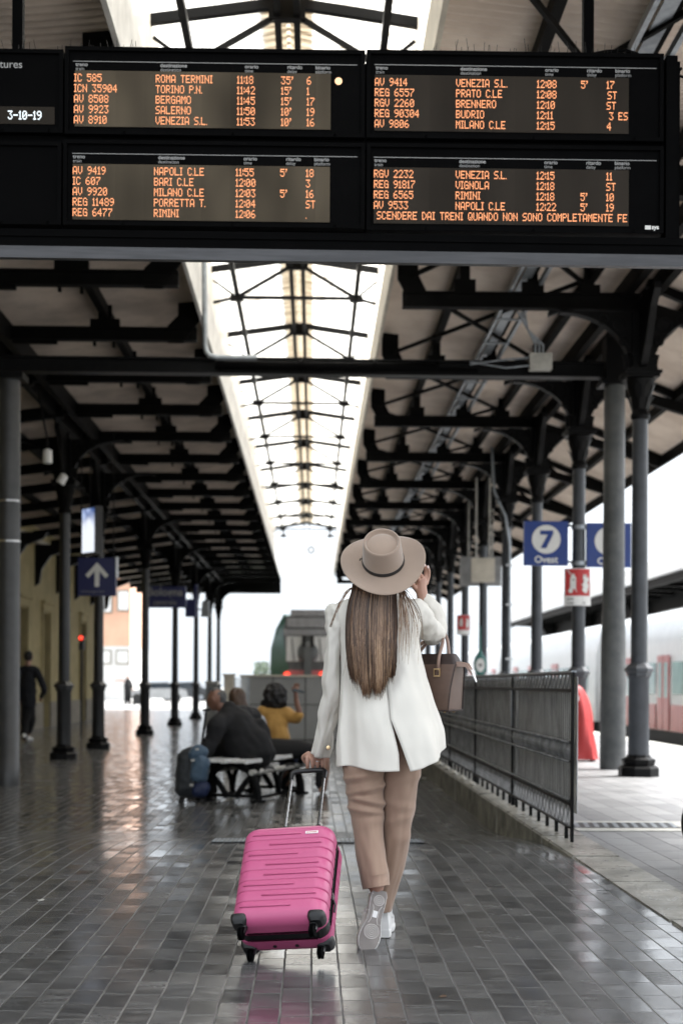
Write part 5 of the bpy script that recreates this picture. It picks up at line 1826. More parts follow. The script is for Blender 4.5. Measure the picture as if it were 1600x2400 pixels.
mb.build('cuff_button', M['gold'], bo, 40)
def AC(*pts):
    return [(*A(cx, cy, d), r) for cx, cy, d, r in pts]
blob([AC((985, 815, 6.085, 0.050), (1050, 838, 6.09, 0.060), (1110, 915, 6.165, 0.057), (1160, 990, 6.24, 0.054), (1198, 1028, 6.285, 0.049)),
      AC((1190, 1030, 6.285, 0.047), (1228, 985, 6.31, 0.047), (1222, 900, 6.325, 0.043), (1185, 815, 6.325, 0.039), (1135, 742, 6.318, 0.034))],
     'sleeve', M['blazer'], bo, 0.006, 5, 0.010, 13, 16)
# trousers -------------------------------------------------------------
def leg(rows, n, seg, folds, seedv):
    it = interp([list(map(float, r)) for r in rows], n)
    rings = []
    for cy, L, R_, d, hd, slope in it:
        pl, pr = B(L, cy, d), B(R_, cy, d)
        cxm, hw, z = (pl.x + pr.x) / 2, (pr.x - pl.x) / 2, (pl.z + pr.z) / 2
        ring = []
        for j in range(seg):
            a = 2 * PI * j / seg
            ux, uy = math.sin(a), -math.cos(a)
            f = 0.004 * noise.noise(V((ux * 2 + seedv, uy * 2, z * 8))) + 0.003 * noise.noise(V((ux * 4 + seedv, uy * 4, z * 14)))
            for (fy, amp, wid, tilt, ph) in folds:
                q = (cy + tilt * ux * 60 - fy) / wid
                f += amp * math.exp(-q * q) * (0.55 + 0.45 * math.cos(a - ph))
            # pressed crease at the back
            crease = 0.004 * math.exp(-((a if a < PI else 2 * PI - a) / 0.22) ** 2)
            ring.append((cxm + ux * (hw + f), d + uy * (hd + f + crease), z + slope * ux * 0.01 - slope * uy * 0.012))
        rings.append(ring)
    last = rings[-1]
    c = sum((V(p) for p in last), V()) / len(last)
    rings.append([c + (V(p) - c) * 0.93 for p in last])
    rings.append([c + (V(p) - c) * 0.90 + V((0, 0, 0.05)) for p in last])
    return rings
LL = leg([(-180, 1020, 1290, 6.075, 0.08, 0), (0, 992, 1280, 6.068, 0.09, 0), (130, 962, 1266, 6.058, 0.098, 0), (215, 946, 1256, 6.05, 0.103, 0), (330, 958, 1257, 6.06, 0.098, 0), (450, 980, 1258, 6.075, 0.092, 0), (560, 1000, 1252, 6.08, 0.088, 0), (700, 1022, 1250, 6.075, 0.082, 0), (900, 1048, 1266, 6.04, 0.078, 0.2), (1050, 1078, 1286, 6.01, 0.074, 0.6), (1128, 1098, 1294, 5.995, 0.071, 1.0)],
         120, 56, [(300, 0.0065, 16, 0.45, 5.6), (345, -0.0043, 16, 0.45, 5.6), (400, 0.0101, 20, 0.55, 1.0), (440, -0.0065, 15, 0.3, 5.6), (478, 0.0115, 22, -0.5, 0.6), (520, -0.0058, 16, -0.6, 0.9), (555, 0.0094, 20, -0.25, 5.9), (600, -0.0036, 18, 0.2, 0.3), (650, 0.0043, 30, 0.7, 1.2)], 3.0)
RR = leg([(-180, 1190, 1470, 6.075, 0.085, 0), (0, 1200, 1520, 6.075, 0.098, 0), (200, 1228, 1530, 6.075, 0.104, 0), (400, 1235, 1500, 6.095, 0.094, 0), (600, 1238, 1464, 6.12, 0.084, 0), (800, 1232, 1440, 6.14, 0.078, 0), (1000, 1210, 1398, 6.165, 0.074, 0), (1150, 1175, 1350, 6.185, 0.07, 0), (1300, 1160, 1308, 6.20, 0.066, 0)],
         90, 56, [(330, 0.005, 30, 0.4, 1.0), (520, 0.006, 30, -0.4, 0.3), (620, 0.006, 26, 0.5, 5.8), (760, 0.004, 40, 0.2, 0.9)], 9.0)
mb = MB()
mb.loft(LL, True, False)
mb.loft(RR, True, False)
# seat of the trousers joining both legs under the blazer
ps = [(0.98, 0.11, 0.08), (0.93, 0.13, 0.09), (0.87, 0.15, 0.10), (0.82, 0.150, 0.10), (0.785, 0.13, 0.08)]
cx_ = (hipL.x + hipR.x) / 2
mb.loft([[(cx_ + rx * math.cos(2 * PI * j / 48), 6.06 + ry * math.sin(2 * PI * j / 48), z_) for j in range(48)] for z_, rx, ry in ps])
mb.build('trousers', M['trouser'], woman, 180)

# shoes ----------------------------------------------------------------
def shoe(M_, name, sole_detail):
    """shoe in its own space: x across, y along (toe at +y), z up from the tread"""
    half = [(0.0, 0.027), (0.02, 0.0335), (0.06, 0.034), (0.10, 0.031), (0.135, 0.033), (0.175, 0.044), (0.205, 0.0465), (0.235, 0.041), (0.258, 0.027), (0.270, 0.008)]
    hi = interp([list(h) for h in half], 40)
    def outline(s, z, dx=0.0):
        r = [(dx + (w + 0.0035 * math.sin(y * 20)) * s, y * (1 if s > 0 else 1), z) for y, w in hi]
        return r
    def ring(s, z, yb=0.0, yt=0.0):
        a = [((w * s + 0.004 * math.sin((y - 0.05) * 14)), yb + y * (0.27 - yb - yt) / 0.27, z) for y, w in hi]
        b = [((-w * s + 0.004 * math.sin((y - 0.05) * 14)), yb + y * (0.27 - yb - yt) / 0.27, z) for y, w in hi[::-1]]
        return a + b
    s = MB()
    s.loft([ring(0.96, 0.0), ring(1.0, 0.004), ring(1.03, 0.012), ring(1.02, 0.028), ring(0.97, 0.032)], True, True, M_)
    so = s.build('sole', M['shoe'], woman, 50)
    tr = MB()
    tr.loft([ring(0.93, -0.0002), ring(0.91, -0.0012), ], True, True, M_)
    tp = tr.build('tread', M['sole'], so, 50)
    tr = MB()
    for yc, x0, rs in ((0.178, 0.004, (0.006, 0.014, 0.022, 0.030)), (0.045, 0.002, (0.006, 0.0135, 0.021))):
        for q in rs:
            tr.torus((x0, yc, -0.0018), q, 0.0021, M_, 32, 6, axis='z')
    for i in range(9):
        for sx in (-1, 1):
            y0 = 0.022 + 0.024 * i
            tr.tube([(sx * (0.029 + (0.012 if 5 < i < 9 else 0)), y0, -0.0016), (sx * (0.034 + (0.011 if 5 < i < 9 else 0)), y0 + 0.002, -0.0016)], 0.0016, 5, True, M_)
    for sx in (-0.012, 0.014):
        tr.tube([(sx * 1.5, 0.066, -0.0016), (sx, 0.082, -0.0016), (sx, 0.128, -0.0016), (sx * 1.6, 0.145, -0.0016)], 0.0016, 5, True, M_)
    tr.build('tread_ribs', M['treadrib'], so, 50)
    lg = MB()
    lg.box(-0.009, 0.010, 0.090, 0.118, -0.0024, -0.0012, M_)
    lg.build('sole_inlay', M['white'], so)
    u = MB()
    rings = [ring(0.95, 0.030, 0.004, 0.004), ring(0.97, 0.045, 0.004, 0.004), ring(0.92, 0.062, 0.006, 0.018), ring(0.80, 0.078, 0.008, 0.075), ring(0.74, 0.092, 0.008, 0.125), ring(0.76, 0.108, 0.003, 0.155), ring(0.70, 0.108, 0.010, 0.160), ring(0.66, 0.085, 0.012, 0.160)]
    u.loft(rings, True, True, M_)
    u.build(name, M['shoe'], woman, 50)
    l = MB()
    for i in range(5):
        y = 0.125 + 0.018 * i
        z = 0.098 - 0.010 * i
        l.tube([(-0.022, y, z - 0.004), (0, y + 0.003, z + 0.003), (0.022, y, z - 0.004)], 0.0028, 6, True, M_)
    l.tube([(0.030, 0.105, 0.075), (0.043, 0.110, 0.080), (0.046, 0.118, 0.070), (0.035, 0.120, 0.066)], 0.0025, 6, True, M_)
    l.build('laces', M['white'], woman, 60)
# trailing left shoe: toe on the ground, sole turned back to the camera
heel, toe = B(1232, 1150, 5.965), B(1120, 1574, 5.885)
toe.z = 0.004
yv = (toe - heel).normalized()
zv = V((-0.10, 1.0, 0.0)); zv = (zv - yv * zv.dot(yv)).normalized()
xv = yv.cross(zv)
Ms = Matrix(((xv.x, yv.x, zv.x, heel.x), (xv.y, yv.y, zv.y, heel.y), (xv.z, yv.z, zv.z, heel.z), (0, 0, 0, 1)))
shoe(Ms, 'shoe', True)
hr = B(1256, 1480, 6.14)
Ms = Matrix.Translation((hr.x - 0.004, 6.14, 0.0035)) @ Matrix.Rotation(math.radians(-3), 4, 'Z')
shoe(Ms, 'shoe', False)
# socks / ankle skin is the body itself

# hat ------------------------------------------------------------------
tilt, roll = math.radians(46), math.radians(-8)
hcen = A(776, 412, 6.03)
HM = Matrix.Translation(hcen) @ Matrix.Rotation(roll, 4, 'Y') @ Matrix.Rotation(tilt, 4, 'X')
def hring(rx, ry, z, wave=0.0, n=96):
    out_ = []
    for j in range(n):
        a = 2 * PI * j / n
        w_ = wave * (0.020 * math.cos(2 * a) - 0.007 * math.sin(a) + 0.003 * math.sin(3 * a + 1))
        out_.append((rx * math.cos(a), ry * math.sin(a), z + w_))
    return out_
brim = [hring(0.088, 0.101, 0.0)]
for i in range(1, 13):
    s = i / 12
    brim.append(hring(0.088 + 0.091 * s, 0.101 + 0.096 * s, -0.004 * math.sin(PI * s) , s * s))
top = brim
rim = [hring(0.1802, 0.1982, -0.0015, 1.0), hring(0.179, 0.197, -0.0035, 1.0)]
bot = [hring(0.088 + 0.091 * s, 0.101 + 0.096 * s, -0.0038 - 0.004 * math.sin(PI * s), s * s) for s in [i / 12 for i in range(11, -1, -1)]]
crown = [hring(0.062 * f, 0.070 * f, z) for f, z in ((0.02, 0.108), (0.35, 0.107), (0.65, 0.104), (0.85, 0.099), (0.96, 0.0955), (1.0, 0.0945), (1.04, 0.0965), (1.08, 0.102), (1.12, 0.1075), (1.17, 0.1105), (1.23, 0.109), (1.27, 0.104))]
side = [hring(0.0795 + 0.0085 * s, 0.0900 + 0.011 * s, 0.098 * (1 - s) + 0.002 * s) for s in [i / 8 for i in range(9)]]
mb = MB()
mb.loft(crown + side + top + rim + bot, True, True, HM)
hat = mb.build('hat', M['felt'], woman, 180)
mb = MB()
mb.loft([hring(0.0873, 0.0998, 0.017), hring(0.0893, 0.1018, 0.0165), hring(0.0905, 0.103, 0.002), hring(0.0885, 0.101, 0.0015)], True, False, HM)
mb.tube([(-0.088, 0.02, 0.012), (-0.096, 0.012, 0.020), (-0.099, 0.0, 0.022)], 0.0022, 6, True, HM)
mb.build('hat_band', M['band'], hat, 40)

# hair -----------------------------------------------------------------
HT = []
for nm, c0_, c1_ in (('dark brown hair', (0.030, 0.015, 0.009), (0.10, 0.055, 0.032)), ('brown hair strands', (0.075, 0.038, 0.022), (0.25, 0.145, 0.085)), ('light brown hair', (0.15, 0.085, 0.05), (0.46, 0.30, 0.18)), ('dark blond hair', (0.27, 0.165, 0.10), (0.70, 0.50, 0.33))):
    g = G(nm)
    p, x, y, z = g.pos()
    st = g.noise(g.vec(g.m('MULTIPLY', x, 160), g.m('MULTIPLY', y, 90), g.m('MULTIPLY', z, 4)), 1.0, 3, 0.6)
    tip = g.ramp(g.m('ADD', g.m('MULTIPLY', z, -1.0), g.m('MULTIPLY', st, 0.25)), -1.35, -0.92)
    g.set(col=g.mix(g.m('MULTIPLY', g.m('ADD', 0.25, g.m('MULTIPLY', tip, 0.75)), g.ramp(st, 0.25, 0.7)), c0_, c1_), rough=0.36, spec=0.5)
    HT.append(g.mat)
M['hair'] = HT[0]
hp = interp([[620, 520, 885, 0.0], [720, 482, 890, 0.0], [900, 466, 892, 0.0], [1100, 468, 886, 0.0], [1250, 484, 880, 0.0], [1400, 505, 868, 0.0], [1530, 535, 850, 0.0]], 40)
def hair_at(s):
    t = max(0, min(1, s)) * 39
    i = min(int(t), 38)
    u = t - i
    return [a * (1 - u) + b * u for a, b in zip(hp[i], hp[i + 1])]
def back_y(cy):      # the hair lies on the back of the blazer
    s_ = min(1, max(0, (cy - 600) / 620))
    return 5.982 - 0.045 * s_ * s_ * (3 - 2 * s_)
rings = []
for i in range(34):
    cy = 600 + (1380 - 600) * i / 33
    q = hair_at((cy - 620) / 910)
    pl, pr = A(q[1] + 8, cy, 5.95), A(q[2] - 8, cy, 5.95)
    cxm, hw = (pl.x + pr.x) / 2, (pr.x - pl.x) / 2
    yb = back_y(cy)
    th = 0.030 if cy < 1200 else 0.030 - 0.022 * (cy - 1200) / 180
    rings.append([(cxm + hw * math.cos(a), yb + 0.029 + (th if math.sin(a) < 0 else 0.03) * math.sin(a) + 0.003 * math.sin(14 * a + i * 0.1), pl.z) for a in [2 * PI * j / 96 for j in range(96)]])
mb = MB()
mb.loft(rings)
R2_ = random.Random(5)
TONES = [(0, 0, 0, 1), (0, 1, 1, 2), (1, 1, 2, 2), (0, 0, 1, 1), (1, 2, 2, 3), (0, 0, 0, 0, 1), (1, 2, 3, 3), (0, 1, 1, 1)]
LOCK = [0]
def strand(path, r0, r1):
    mb.mi = R2_.choice(TONES[LOCK[0] % len(TONES)])
    n = len(path)
    mb.tube(path, [r0 + (r1 - r0) * i / (n - 1) for i in range(n)], 3, True)
for i in range(3400):
    u = R2_.uniform(-1, 1)
    layer = R2_.random()
    lk = int((u + 1) * 19 + 2.2 * math.sin(u * 9))
    LOCK[0] = (lk * 7919 + 13) % 8 if layer > 0.25 else R2_.randrange(8)
    lr = math.sin(lk * 12.9898) * 0.5 + 0.5
    cy0 = 600
    endcy = 1490 - 130 * abs(u + 0.08) ** 2.2 + R2_.gauss(0, 38) - (230 * R2_.random() if R2_.random() < 0.28 else 0) - 55 * lr
    wob = R2_.uniform(-1, 1)
    ph = R2_.uniform(0, 6.28)
    path = []
    clump = 7 * math.sin(u * 17 + 2 * math.sin(u * 5))
    for k in range(13):
        s = k / 12
        cy = cy0 + (endcy - cy0) * s
        q = hair_at((cy - 620) / 910)
        cxm, hw = (q[1] + q[2]) / 2, (q[2] - q[1]) / 2
        cx = cxm + u * hw * (1.0 + 0.03 * wob * s) + 7 * math.sin(ph + s * 4) * s + clump * s * s + (16 * (lr - 0.5) * math.sin(2.2 * s + lk))
        edge = math.sqrt(max(0, 1 - u * u))
        yy = back_y(cy) + 0.020 - (0.030 * edge + 0.003 * layer) - 0.007 * (lr - 0.5) * s + (0.014 * s * s if layer < 0.4 else 0)
        path.append(A(cx, cy, yy))
    strand(path, 0.00125, 0.0005)
# wisps that stray from the fall of hair
for i in range(60):
    c0, c1 = R2_.uniform(880, 950), R2_.uniform(905, 1000)
    if i < 20:
        c1 = R2_.uniform(1000, 1120)
    e = R2_.uniform(950, 1280)
    path = []
    for k in range(13):
        s = k / 12
        cy = 610 + (e - 610) * s
        cx = c0 + (c1 - c0) * math.sin(min(1, s * 1.25) * PI / 2) - (40 * max(0, s - 0.6) if i < 30 else 0)
        path.append(A(cx, cy, 5.99 - 0.05 * min(1, s * 3) + (0.05 * max(0, (cx - 960) / 140))))
    strand(path, 0.0013, 0.0005)
for i in range(9):
    path = []
    e = R2_.uniform(-12, 14)
    for k in range(12):
        s = k / 11
        path.append(A(515 + e - (180 + e) * s ** 0.8 + 8 * math.sin(s * 5 + i), 632 + 330 * s ** 1.25, 5.99 - 0.02 * math.sin(s * PI)))
    strand(path, 0.0015, 0.0006)
for i in range(22):
    cx0 = R2_.uniform(480, 860)
    cyz = R2_.uniform(760, 1200)
    path = []
    for k in range(10):
        s = k / 9
        path.append(A(cx0 + R2_.uniform(-1, 1) + (R2_.uniform(20, 30) if i % 2 else -25) * s * s * 1.6, cyz + 330 * s, back_y(cyz) - 0.013 - 0.003 * math.sin(s * 3)))
    strand(path, 0.0011, 0.0005)
mb.build('hair', HT, woman, 180, fix=False)

# handbag on the forearm ------------------------------------------------
bag_c = A(1315, 1668, 6.12)      # bottom corner nearest the camera
phi = math.radians(-36)
BMx = Matrix.Translation(bag_c) @ Matrix.Rotation(phi, 4, 'Z')
M['leather'] = plain('taupe brown leather', (0.115, 0.070, 0.052), 0.42, 0, 0.12, 20, 0.0006, 260)
M['leatherlight'] = plain('rosy taupe leather', (0.25, 0.165, 0.13), 0.42, 0, 0.12, 20, 0.0006, 260)
M['leatherdark'] = plain('dark leather edge', (0.030, 0.016, 0.013), 0.5, 0, 0.2, 20)
t = thing('handbag', 'brown leather handbag with two handles and gold rings hanging from the raised forearm', 'handbag', bag_c, Matrix.Rotation(phi, 4, 'Z'))
W_, T_, H_ = 0.285, 0.125, 0.205
def brow(z, ins, bulge, r=0.012, drop=0.0):
    """rounded rectangle; the long sides stay flat, the ends fold inwards"""
    x0, x1, y0, y1 = -W_ - bulge, bulge, ins, T_ - ins
    pts = []
    for cx, cy, a0 in ((x1 - r, y0 + r, -PI / 2), (x1 - r, y1 - r, 0), (x0 + r, y1 - r, PI / 2), (x0 + r, y0 + r, PI)):
        for i in range(5):
            a = a0 + PI / 2 * i / 4
            pts.append((cx + r * math.cos(a), cy + r * math.sin(a), z))
    return pts
mb = MB()
mb.loft([brow(0.004, 0.010, -0.010), brow(0.0, 0.014, -0.014), brow(0.004, 0.004, -0.004), brow(0.014, 0.0, 0.0), brow(0.10, 0.006, 0.008), brow(0.17, 0.016, 0.018), brow(H_, 0.026, 0.022)], True, True)
body = mb.build('body', M['leather'], t, 40, True)
mb = MB()
mb.loft([brow(H_ - 0.001, 0.027, 0.018), brow(H_ + 0.030, 0.034, 0.006), brow(H_ + 0.046, 0.042, -0.004), brow(H_ + 0.044, 0.048, -0.012), brow(H_ + 0.01, 0.046, -0.012)], True, True)
mb.build('zip_top', M['leatherdark'], t, 40, True)
mb = MB()
for yy in (0.0005, T_ - 0.0005):
    mb.tube([(0.001, yy, 0.012), (0.008, yy + (0.006 if yy < .05 else -.006), 0.10), (0.018, yy + (0.016 if yy < .05 else -.016), 0.17), (0.022, yy + (0.026 if yy < .05 else -.026), H_)], 0.0028, 6)
mb.tube([(0.0, 0.003, 0.006), (0.0, T_ - 0.003, 0.006)], 0.003, 6)
mb.tube([(-W_ + 0.01, 0.004, 0.004), (-0.002, 0.004, 0.004)], 0.003, 6)
mb.build('piping', M['leatherdark'], body, 60, True)
# gusset wing and zip pull
mb = MB()
mb.loft([[(0.018, y_, H_ + z_) for y_, z_ in ((0.034, -0.01), (T_ - 0.034, -0.01), (T_ - 0.04, 0.012), (0.04, 0.012))], [(0.060, y_, H_ + z_) for y_, z_ in ((0.044, -0.012), (T_ - 0.044, -0.012), (T_ - 0.046, 0.004), (0.046, 0.004))], [(0.088, y_, H_ - 0.04 + z_) for y_, z_ in ((0.050, -0.008), (T_ - 0.05, -0.008), (T_ - 0.052, 0.004), (0.052, 0.004))]], True, True)
mb.build('zip_tab', M['leatherlight'], t, 50, True)
mb = MB()
mb.loft([[(0.084, y_, H_ - 0.030 + z_) for y_, z_ in ((0.052, -0.006), (T_ - 0.052, -0.006), (T_ - 0.052, 0.006), (0.052, 0.006))], [(0.104, y_, H_ - 0.075 + z_) for y_, z_ in ((0.057, -0.003), (T_ - 0.057, -0.003), (T_ - 0.057, 0.003), (0.057, 0.003))]])
mb.build('tab_end', M['steel'], t, None, True)
# handles: real loops from the bag over the forearm
inv = BMx.inverted()
for yy, lbl in ((0.020, 0), (T_ - 0.020, 1)):
    apex = inv @ A(1235 if lbl == 0 else 1250, 1000 if lbl == 0 else 985, 6.30)
    pa, pb = V((-0.062, yy, H_ - 0.03)), V((-W_ + 0.062, yy, H_ - 0.03))
    P_ = [pa, pa + V((0.004, 0, 0.06)), pa.lerp(apex, 0.72) + V((0.024, 0, 0.01)), apex, pb.lerp(apex, 0.72) + V((-0.02, 0, 0.01)), pb + V((-0.004, 0, 0.06)), pb]
    it = interp([list(q) for q in P_], 40)
    mb = MB()
    mb.tube([V(q) for q in it], 0.0075, 10)
    hd_ = mb.build('handle', M['leatherlight'], t, 60, True)
    mb = MB()
    for q in (pa, pb):
        if lbl == 0:
            mb.box(q.x - 0.017, q.x + 0.017, yy - 0.012, yy - 0.007, q.z - 0.024, q.z - 0.018)
            mb.box(q.x - 0.017, q.x + 0.017, yy - 0.012, yy - 0.007, q.z + 0.006, q.z + 0.012)
            mb.box(q.x - 0.017, q.x - 0.012, yy - 0.012, yy - 0.007, q.z - 0.018, q.z + 0.006)
            mb.box(q.x + 0.012, q.x + 0.017, yy - 0.012, yy - 0.007, q.z - 0.018, q.z + 0.006)
        else:
            mb.box(q.x - 0.015, q.x + 0.015, yy, yy + 0.004, q.z - 0.02, q.z + 0.01)
    mb.build('ring', M['gold'], hd_, None, True)
mb = MB()
for i in range(10):
    mb.box(-0.165 + i * 0.0042, -0.165 + i * 0.0042 + 0.0026, 0.0165, 0.0180, H_ - 0.030, H_ - 0.024)
mb.build('gold_lettering', M['gold'], t, None, True)
mb = MB()
for x_ in (-0.03, -W_ + 0.03):
    for y_ in (0.025, T_ - 0.025):
        mb.lathe([(0.006, 0.003), (0.007, -0.002), (0.003, -0.006)], 10, Matrix.Translation((x_, y_, 0)))
mb.build('feet', M['gold'], t, 40, True)

# pink suitcase ----------------------------------------------------------
psi, tl = math.radians(7.5), math.radians(44)
SR = Matrix.Rotation(-psi, 4, 'Z') @ Matrix.Rotation(-tl, 4, 'X') @ Matrix.Rotation(math.radians(-7), 4, 'Z')
gb = V((B(488, 1500, 5.62).x, 0, 0))
zc_ = 0.0
LEN, HWD, HTH = 0.475, 0.188, 0.122
wheel_c = (SR @ V((0, 0.078, -0.036))).z
SLoc = V((gb.x + 0.012, 5.575, -wheel_c + 0.026))
t = thing('suitcase', 'pink hard shell suitcase with horizontal ribs being pulled on its rear wheels', 'suitcase', SLoc, SR)
g = G('pink shell')
p, x, y, z = g.pos()
g.put(g.bs.inputs['Roughness'], g.m('ADD', 0.24, g.m('MULTIPLY', g.noise(p, 22, 5, 0.7), 0.22)))
g.set(col=g.mix(g.noise(p, 4, 3), (0.46, 0.088, 0.20), (0.51, 0.102, 0.225)), spec=0.45)
g.bump(g.m('MULTIPLY', g.noise(p, 500, 2), 0.00022))
M['pink'] = g.mat
grooves = [0.091 + 0.0497 * i for i in range(8)]
def sect(s, z):
    """half shell outline: s=-1 front (camera side), s=+1 back"""
    R0 = 0.055
    e = 0.050
    ins = 0.0
    for q in (z, LEN - z):
        if q < e:
            ins = max(ins, e - math.sqrt(max(0, e * e - (e - q) ** 2)))
    gr = 0.0
    for q in grooves:
        gr = max(gr, 0.0042 * math.exp(-((z - q) / 0.0028) ** 2))
    hw, hd = HWD - ins - gr, HTH - ins - gr
    y_in = 0.034 if s < 0 else 0.026
    pts = [(hw, y_in)]
    for i in range(9):
        a = PI / 2 * i / 8
        pts.append((hw - R0 + R0 * math.cos(a), hd - R0 + R0 * math.sin(a)))
    for i in range(1, 8):
        pts.append(((hw - R0) * (1 - 2 * i / 8), hd))
    for i in range(9):
        a = PI / 2 + PI / 2 * i / 8
        pts.append((-hw + R0 + R0 * math.cos(a), hd - R0 + R0 * math.sin(a)))
    pts.append((-hw, y_in))
    return [(x_, s * y_, z) for x_, y_ in pts]
zl = sorted(set([0.0, LEN] + [0.05 * (1 - math.cos(PI / 2 * i / 8)) for i in range(9)] + [LEN - 0.05 * (1 - math.cos(PI / 2 * i / 8)) for i in range(9)] + [q + d_ for q in grooves for d_ in (-0.007, -0.004, -0.0025, -0.0012, 0, 0.0012, 0.0025, 0.004, 0.007)]))
for s, nm in ((-1, 'front_shell'), (1, 'back_shell')):
    mb = MB()
    mb.loft([sect(s, z_) for z_ in zl])
    sh = mb.build(nm, M['pink'], t, 40, True)
    if s < 0:
        mb = MB()
        for z_, x0_, x1_ in [(0.064, -0.155, 0.055)] + [(q + 0.025, *(((-0.072, 0.150), (-0.152, 0.058), (-0.076, 0.148), (-0.074, 0.148), (-0.150, 0.060), (-0.070, 0.150), (-0.145, 0.062))[i])) for i, q in enumerate(grooves[:7])]:
            mb.tube([(x0_, -HTH + 0.001, z_), (x0_ + 0.006, -HTH - 0.002, z_), (x1_ - 0.006, -HTH - 0.002, z_), (x1_, -HTH + 0.001, z_)], [0.001, 0.0036, 0.0036, 0.001], 8)
        mb.build('short_ribs', M['pink'], sh, 60, True)
        mb = MB()
        zp = grooves[6] + 0.026
        mb.box(0.078, 0.130, -HTH - 0.0035, -HTH, zp - 0.006, zp + 0.006)
        mb.build('name_plate', M['white'], sh, None, True)
        mb = MB()
        for i in range(9):
            mb.box(0.083 + i * 0.0048, 0.083 + i * 0.0048 + 0.003, -HTH - 0.0042, -HTH - 0.0036, zp - 0.0022, zp + 0.0022)
        mb.build('plate_lettering', M['red'], sh, None, True)
mb = MB()
def gus(z):
    e = 0.05
    ins = 0
    for q in (z, LEN - z):
        if q < e:
            ins = max(ins, e - math.sqrt(max(0, e * e - (e - q) ** 2)))
    hw = HWD - 0.006 - ins
    return [(hw, -0.036, z), (hw + 0.004, -0.01, z), (hw, 0.028, z), (-hw, 0.028, z), (-hw - 0.004, -0.01, z), (-hw, -0.036, z)]
mb.loft([gus(z_) for z_ in [0.002 + (LEN - 0.004) * i / 60 for i in range(61)]])
gz = mb.build('zip_gusset', M['black'], t, None, True)
mb = MB()
for yy in (-0.022, -0.004, 0.014):
    for sx in (-1, 1):
        mb.tube([(sx * (HWD - 0.003), yy, 0.055), (sx * (HWD - 0.003), yy, LEN - 0.055)], 0.0028, 6)
mb.build('zip_teeth', M['bezel'], gz, None, True)
mb = MB()
mb.box(HWD - 0.006, HWD + 0.004, -0.020, 0.006, 0.155, 0.185)
mb.build('zip_slider', M['steel'], t, None, True)
mb = MB()
mb.tube([(HWD + 0.004, -0.008, 0.16), (HWD + 0.012, -0.004, 0.135), (HWD + 0.010, 0.0, 0.105)], [0.003, 0.0045, 0.004], 8)
mb.build('zip_pull', M['black'], t, 60, True)
for sx in (-1, 1):
    mb = MB()
    for k in range(2):
        x_ = sx * 0.078 + (0.0085 if k else -0.0085) * 0
    # handle rods: outer stage near the case, thinner stage above
    mb = MB()
    mb.tube([(sx * 0.073, 0.066, LEN - 0.02), (sx * 0.073, 0.066, LEN + 0.11)], (0.0095), 10)
    mb.tube([(sx * 0.073, 0.066, LEN + 0.10), (sx * 0.073, 0.066, LEN + 0.125)], (0.0115), 10)
    rd = mb.build('handle_rod', M['black'], t, 40, True)
    mb = MB()
    mb.tube([(sx * 0.073, 0.066, LEN + 0.11), (sx * 0.073, 0.066, LEN + 0.425)], 0.0070, 10)
    mb.build('inner_rod', M['steel'], rd, 40, True)
    mb = MB()
    mb.box(sx * 0.073 - 0.0022, sx * 0.073 + 0.0022, 0.066 - 0.0085, 0.066 - 0.0065, LEN + 0.126, LEN + 0.42)
    mb.build('rod_groove', M['black'], rd, None, True)
mb = MB()
gz_ = LEN + 0.435
pts = [(-0.073, 0.066, gz_ - 0.045), (-0.075, 0.066, gz_ - 0.012), (-0.062, 0.066, gz_), (-0.03, 0.066, gz_ + 0.002), (0.03, 0.066, gz_ + 0.002), (0.062, 0.066, gz_), (0.075, 0.066, gz_ - 0.012), (0.073, 0.066, gz_ - 0.045)]
mb.tube(pts, [0.011, 0.0125, 0.0125, 0.011, 0.011, 0.0125, 0.0125, 0.011], 12)
mb.build('grip', M['black'], t, 60, True)
GRIP_W = t.matrix_basis if False else (Matrix.Translation(SLoc) @ SR @ V((0, 0.066, gz_)))
for sx in (-1, 1):
    for sy in (-1, 1):
        mb = MB()
        # moulded corner guard
        x_, y_ = sx * (HWD - 0.0345), sy * (HTH - 0.0385)
        bmt = MB()
        bmt.loft([[(x_ + sx * 0.0 + rx * math.copysign(abs(math.cos(a)) ** 0.55, math.cos(a)), y_ + ry * math.copysign(abs(math.sin(a)) ** 0.55, math.sin(a)), z_) for a in [2 * PI * j / 28 for j in range(28)]] for z_, rx, ry in ((-0.004, 0.022, 0.026), (0.005, 0.029, 0.033), (0.014, 0.034, 0.0395), (0.030, 0.036, 0.0405), (0.036, 0.034, 0.039))])
        cg = bmt.build('corner_guard', M['black'], t, 40, True)
        cst = MB()
        wx_, wy_ = sx * 0.142, sy * 0.076
        cst.lathe([(0.020, 0.0), (0.018, -0.008), (0.010, -0.012)], 14, Matrix.Translation((wx_, wy_, 0.002)))
        for o in (-0.013, 0.013):
            cst.tube([(wx_ + o, wy_, -0.006), (wx_ + o, wy_ - 0.006, -0.02), (wx_ + o, wy_ - 0.010, -0.036)], [(0.004, 0.011), (0.004, 0.010), (0.004, 0.007)], 8)
        co = cst.build('caster', M['black'], t, 40, True)
        wl = MB()
        for o in (-0.006, 0.006):
            wl.tube([(wx_ + o - 0.0045, wy_ - 0.010, -0.036), (wx_ + o - 0.003, wy_ - 0.010, -0.036), (wx_ + o + 0.003, wy_ - 0.010, -0.036), (wx_ + o + 0.0045, wy_ - 0.010, -0.036)], [0.022, 0.025, 0.025, 0.022], 20)
        wl.build('wheel', M['bezel'], co, 40, True)
mb = MB()
mb.tube([(0.045, HTH * 0.5, -0.003), (0.045, HTH * 0.5, 0.004)], 0.008, 10)
mb.tube([(-0.045, HTH * 0.5, -0.003), (-0.045, HTH * 0.5, 0.004)], 0.008, 10)
mb.build('foot_stud', M['black'], t, 40, True)
print('GRIP', GRIP_W, 'hand', grip)
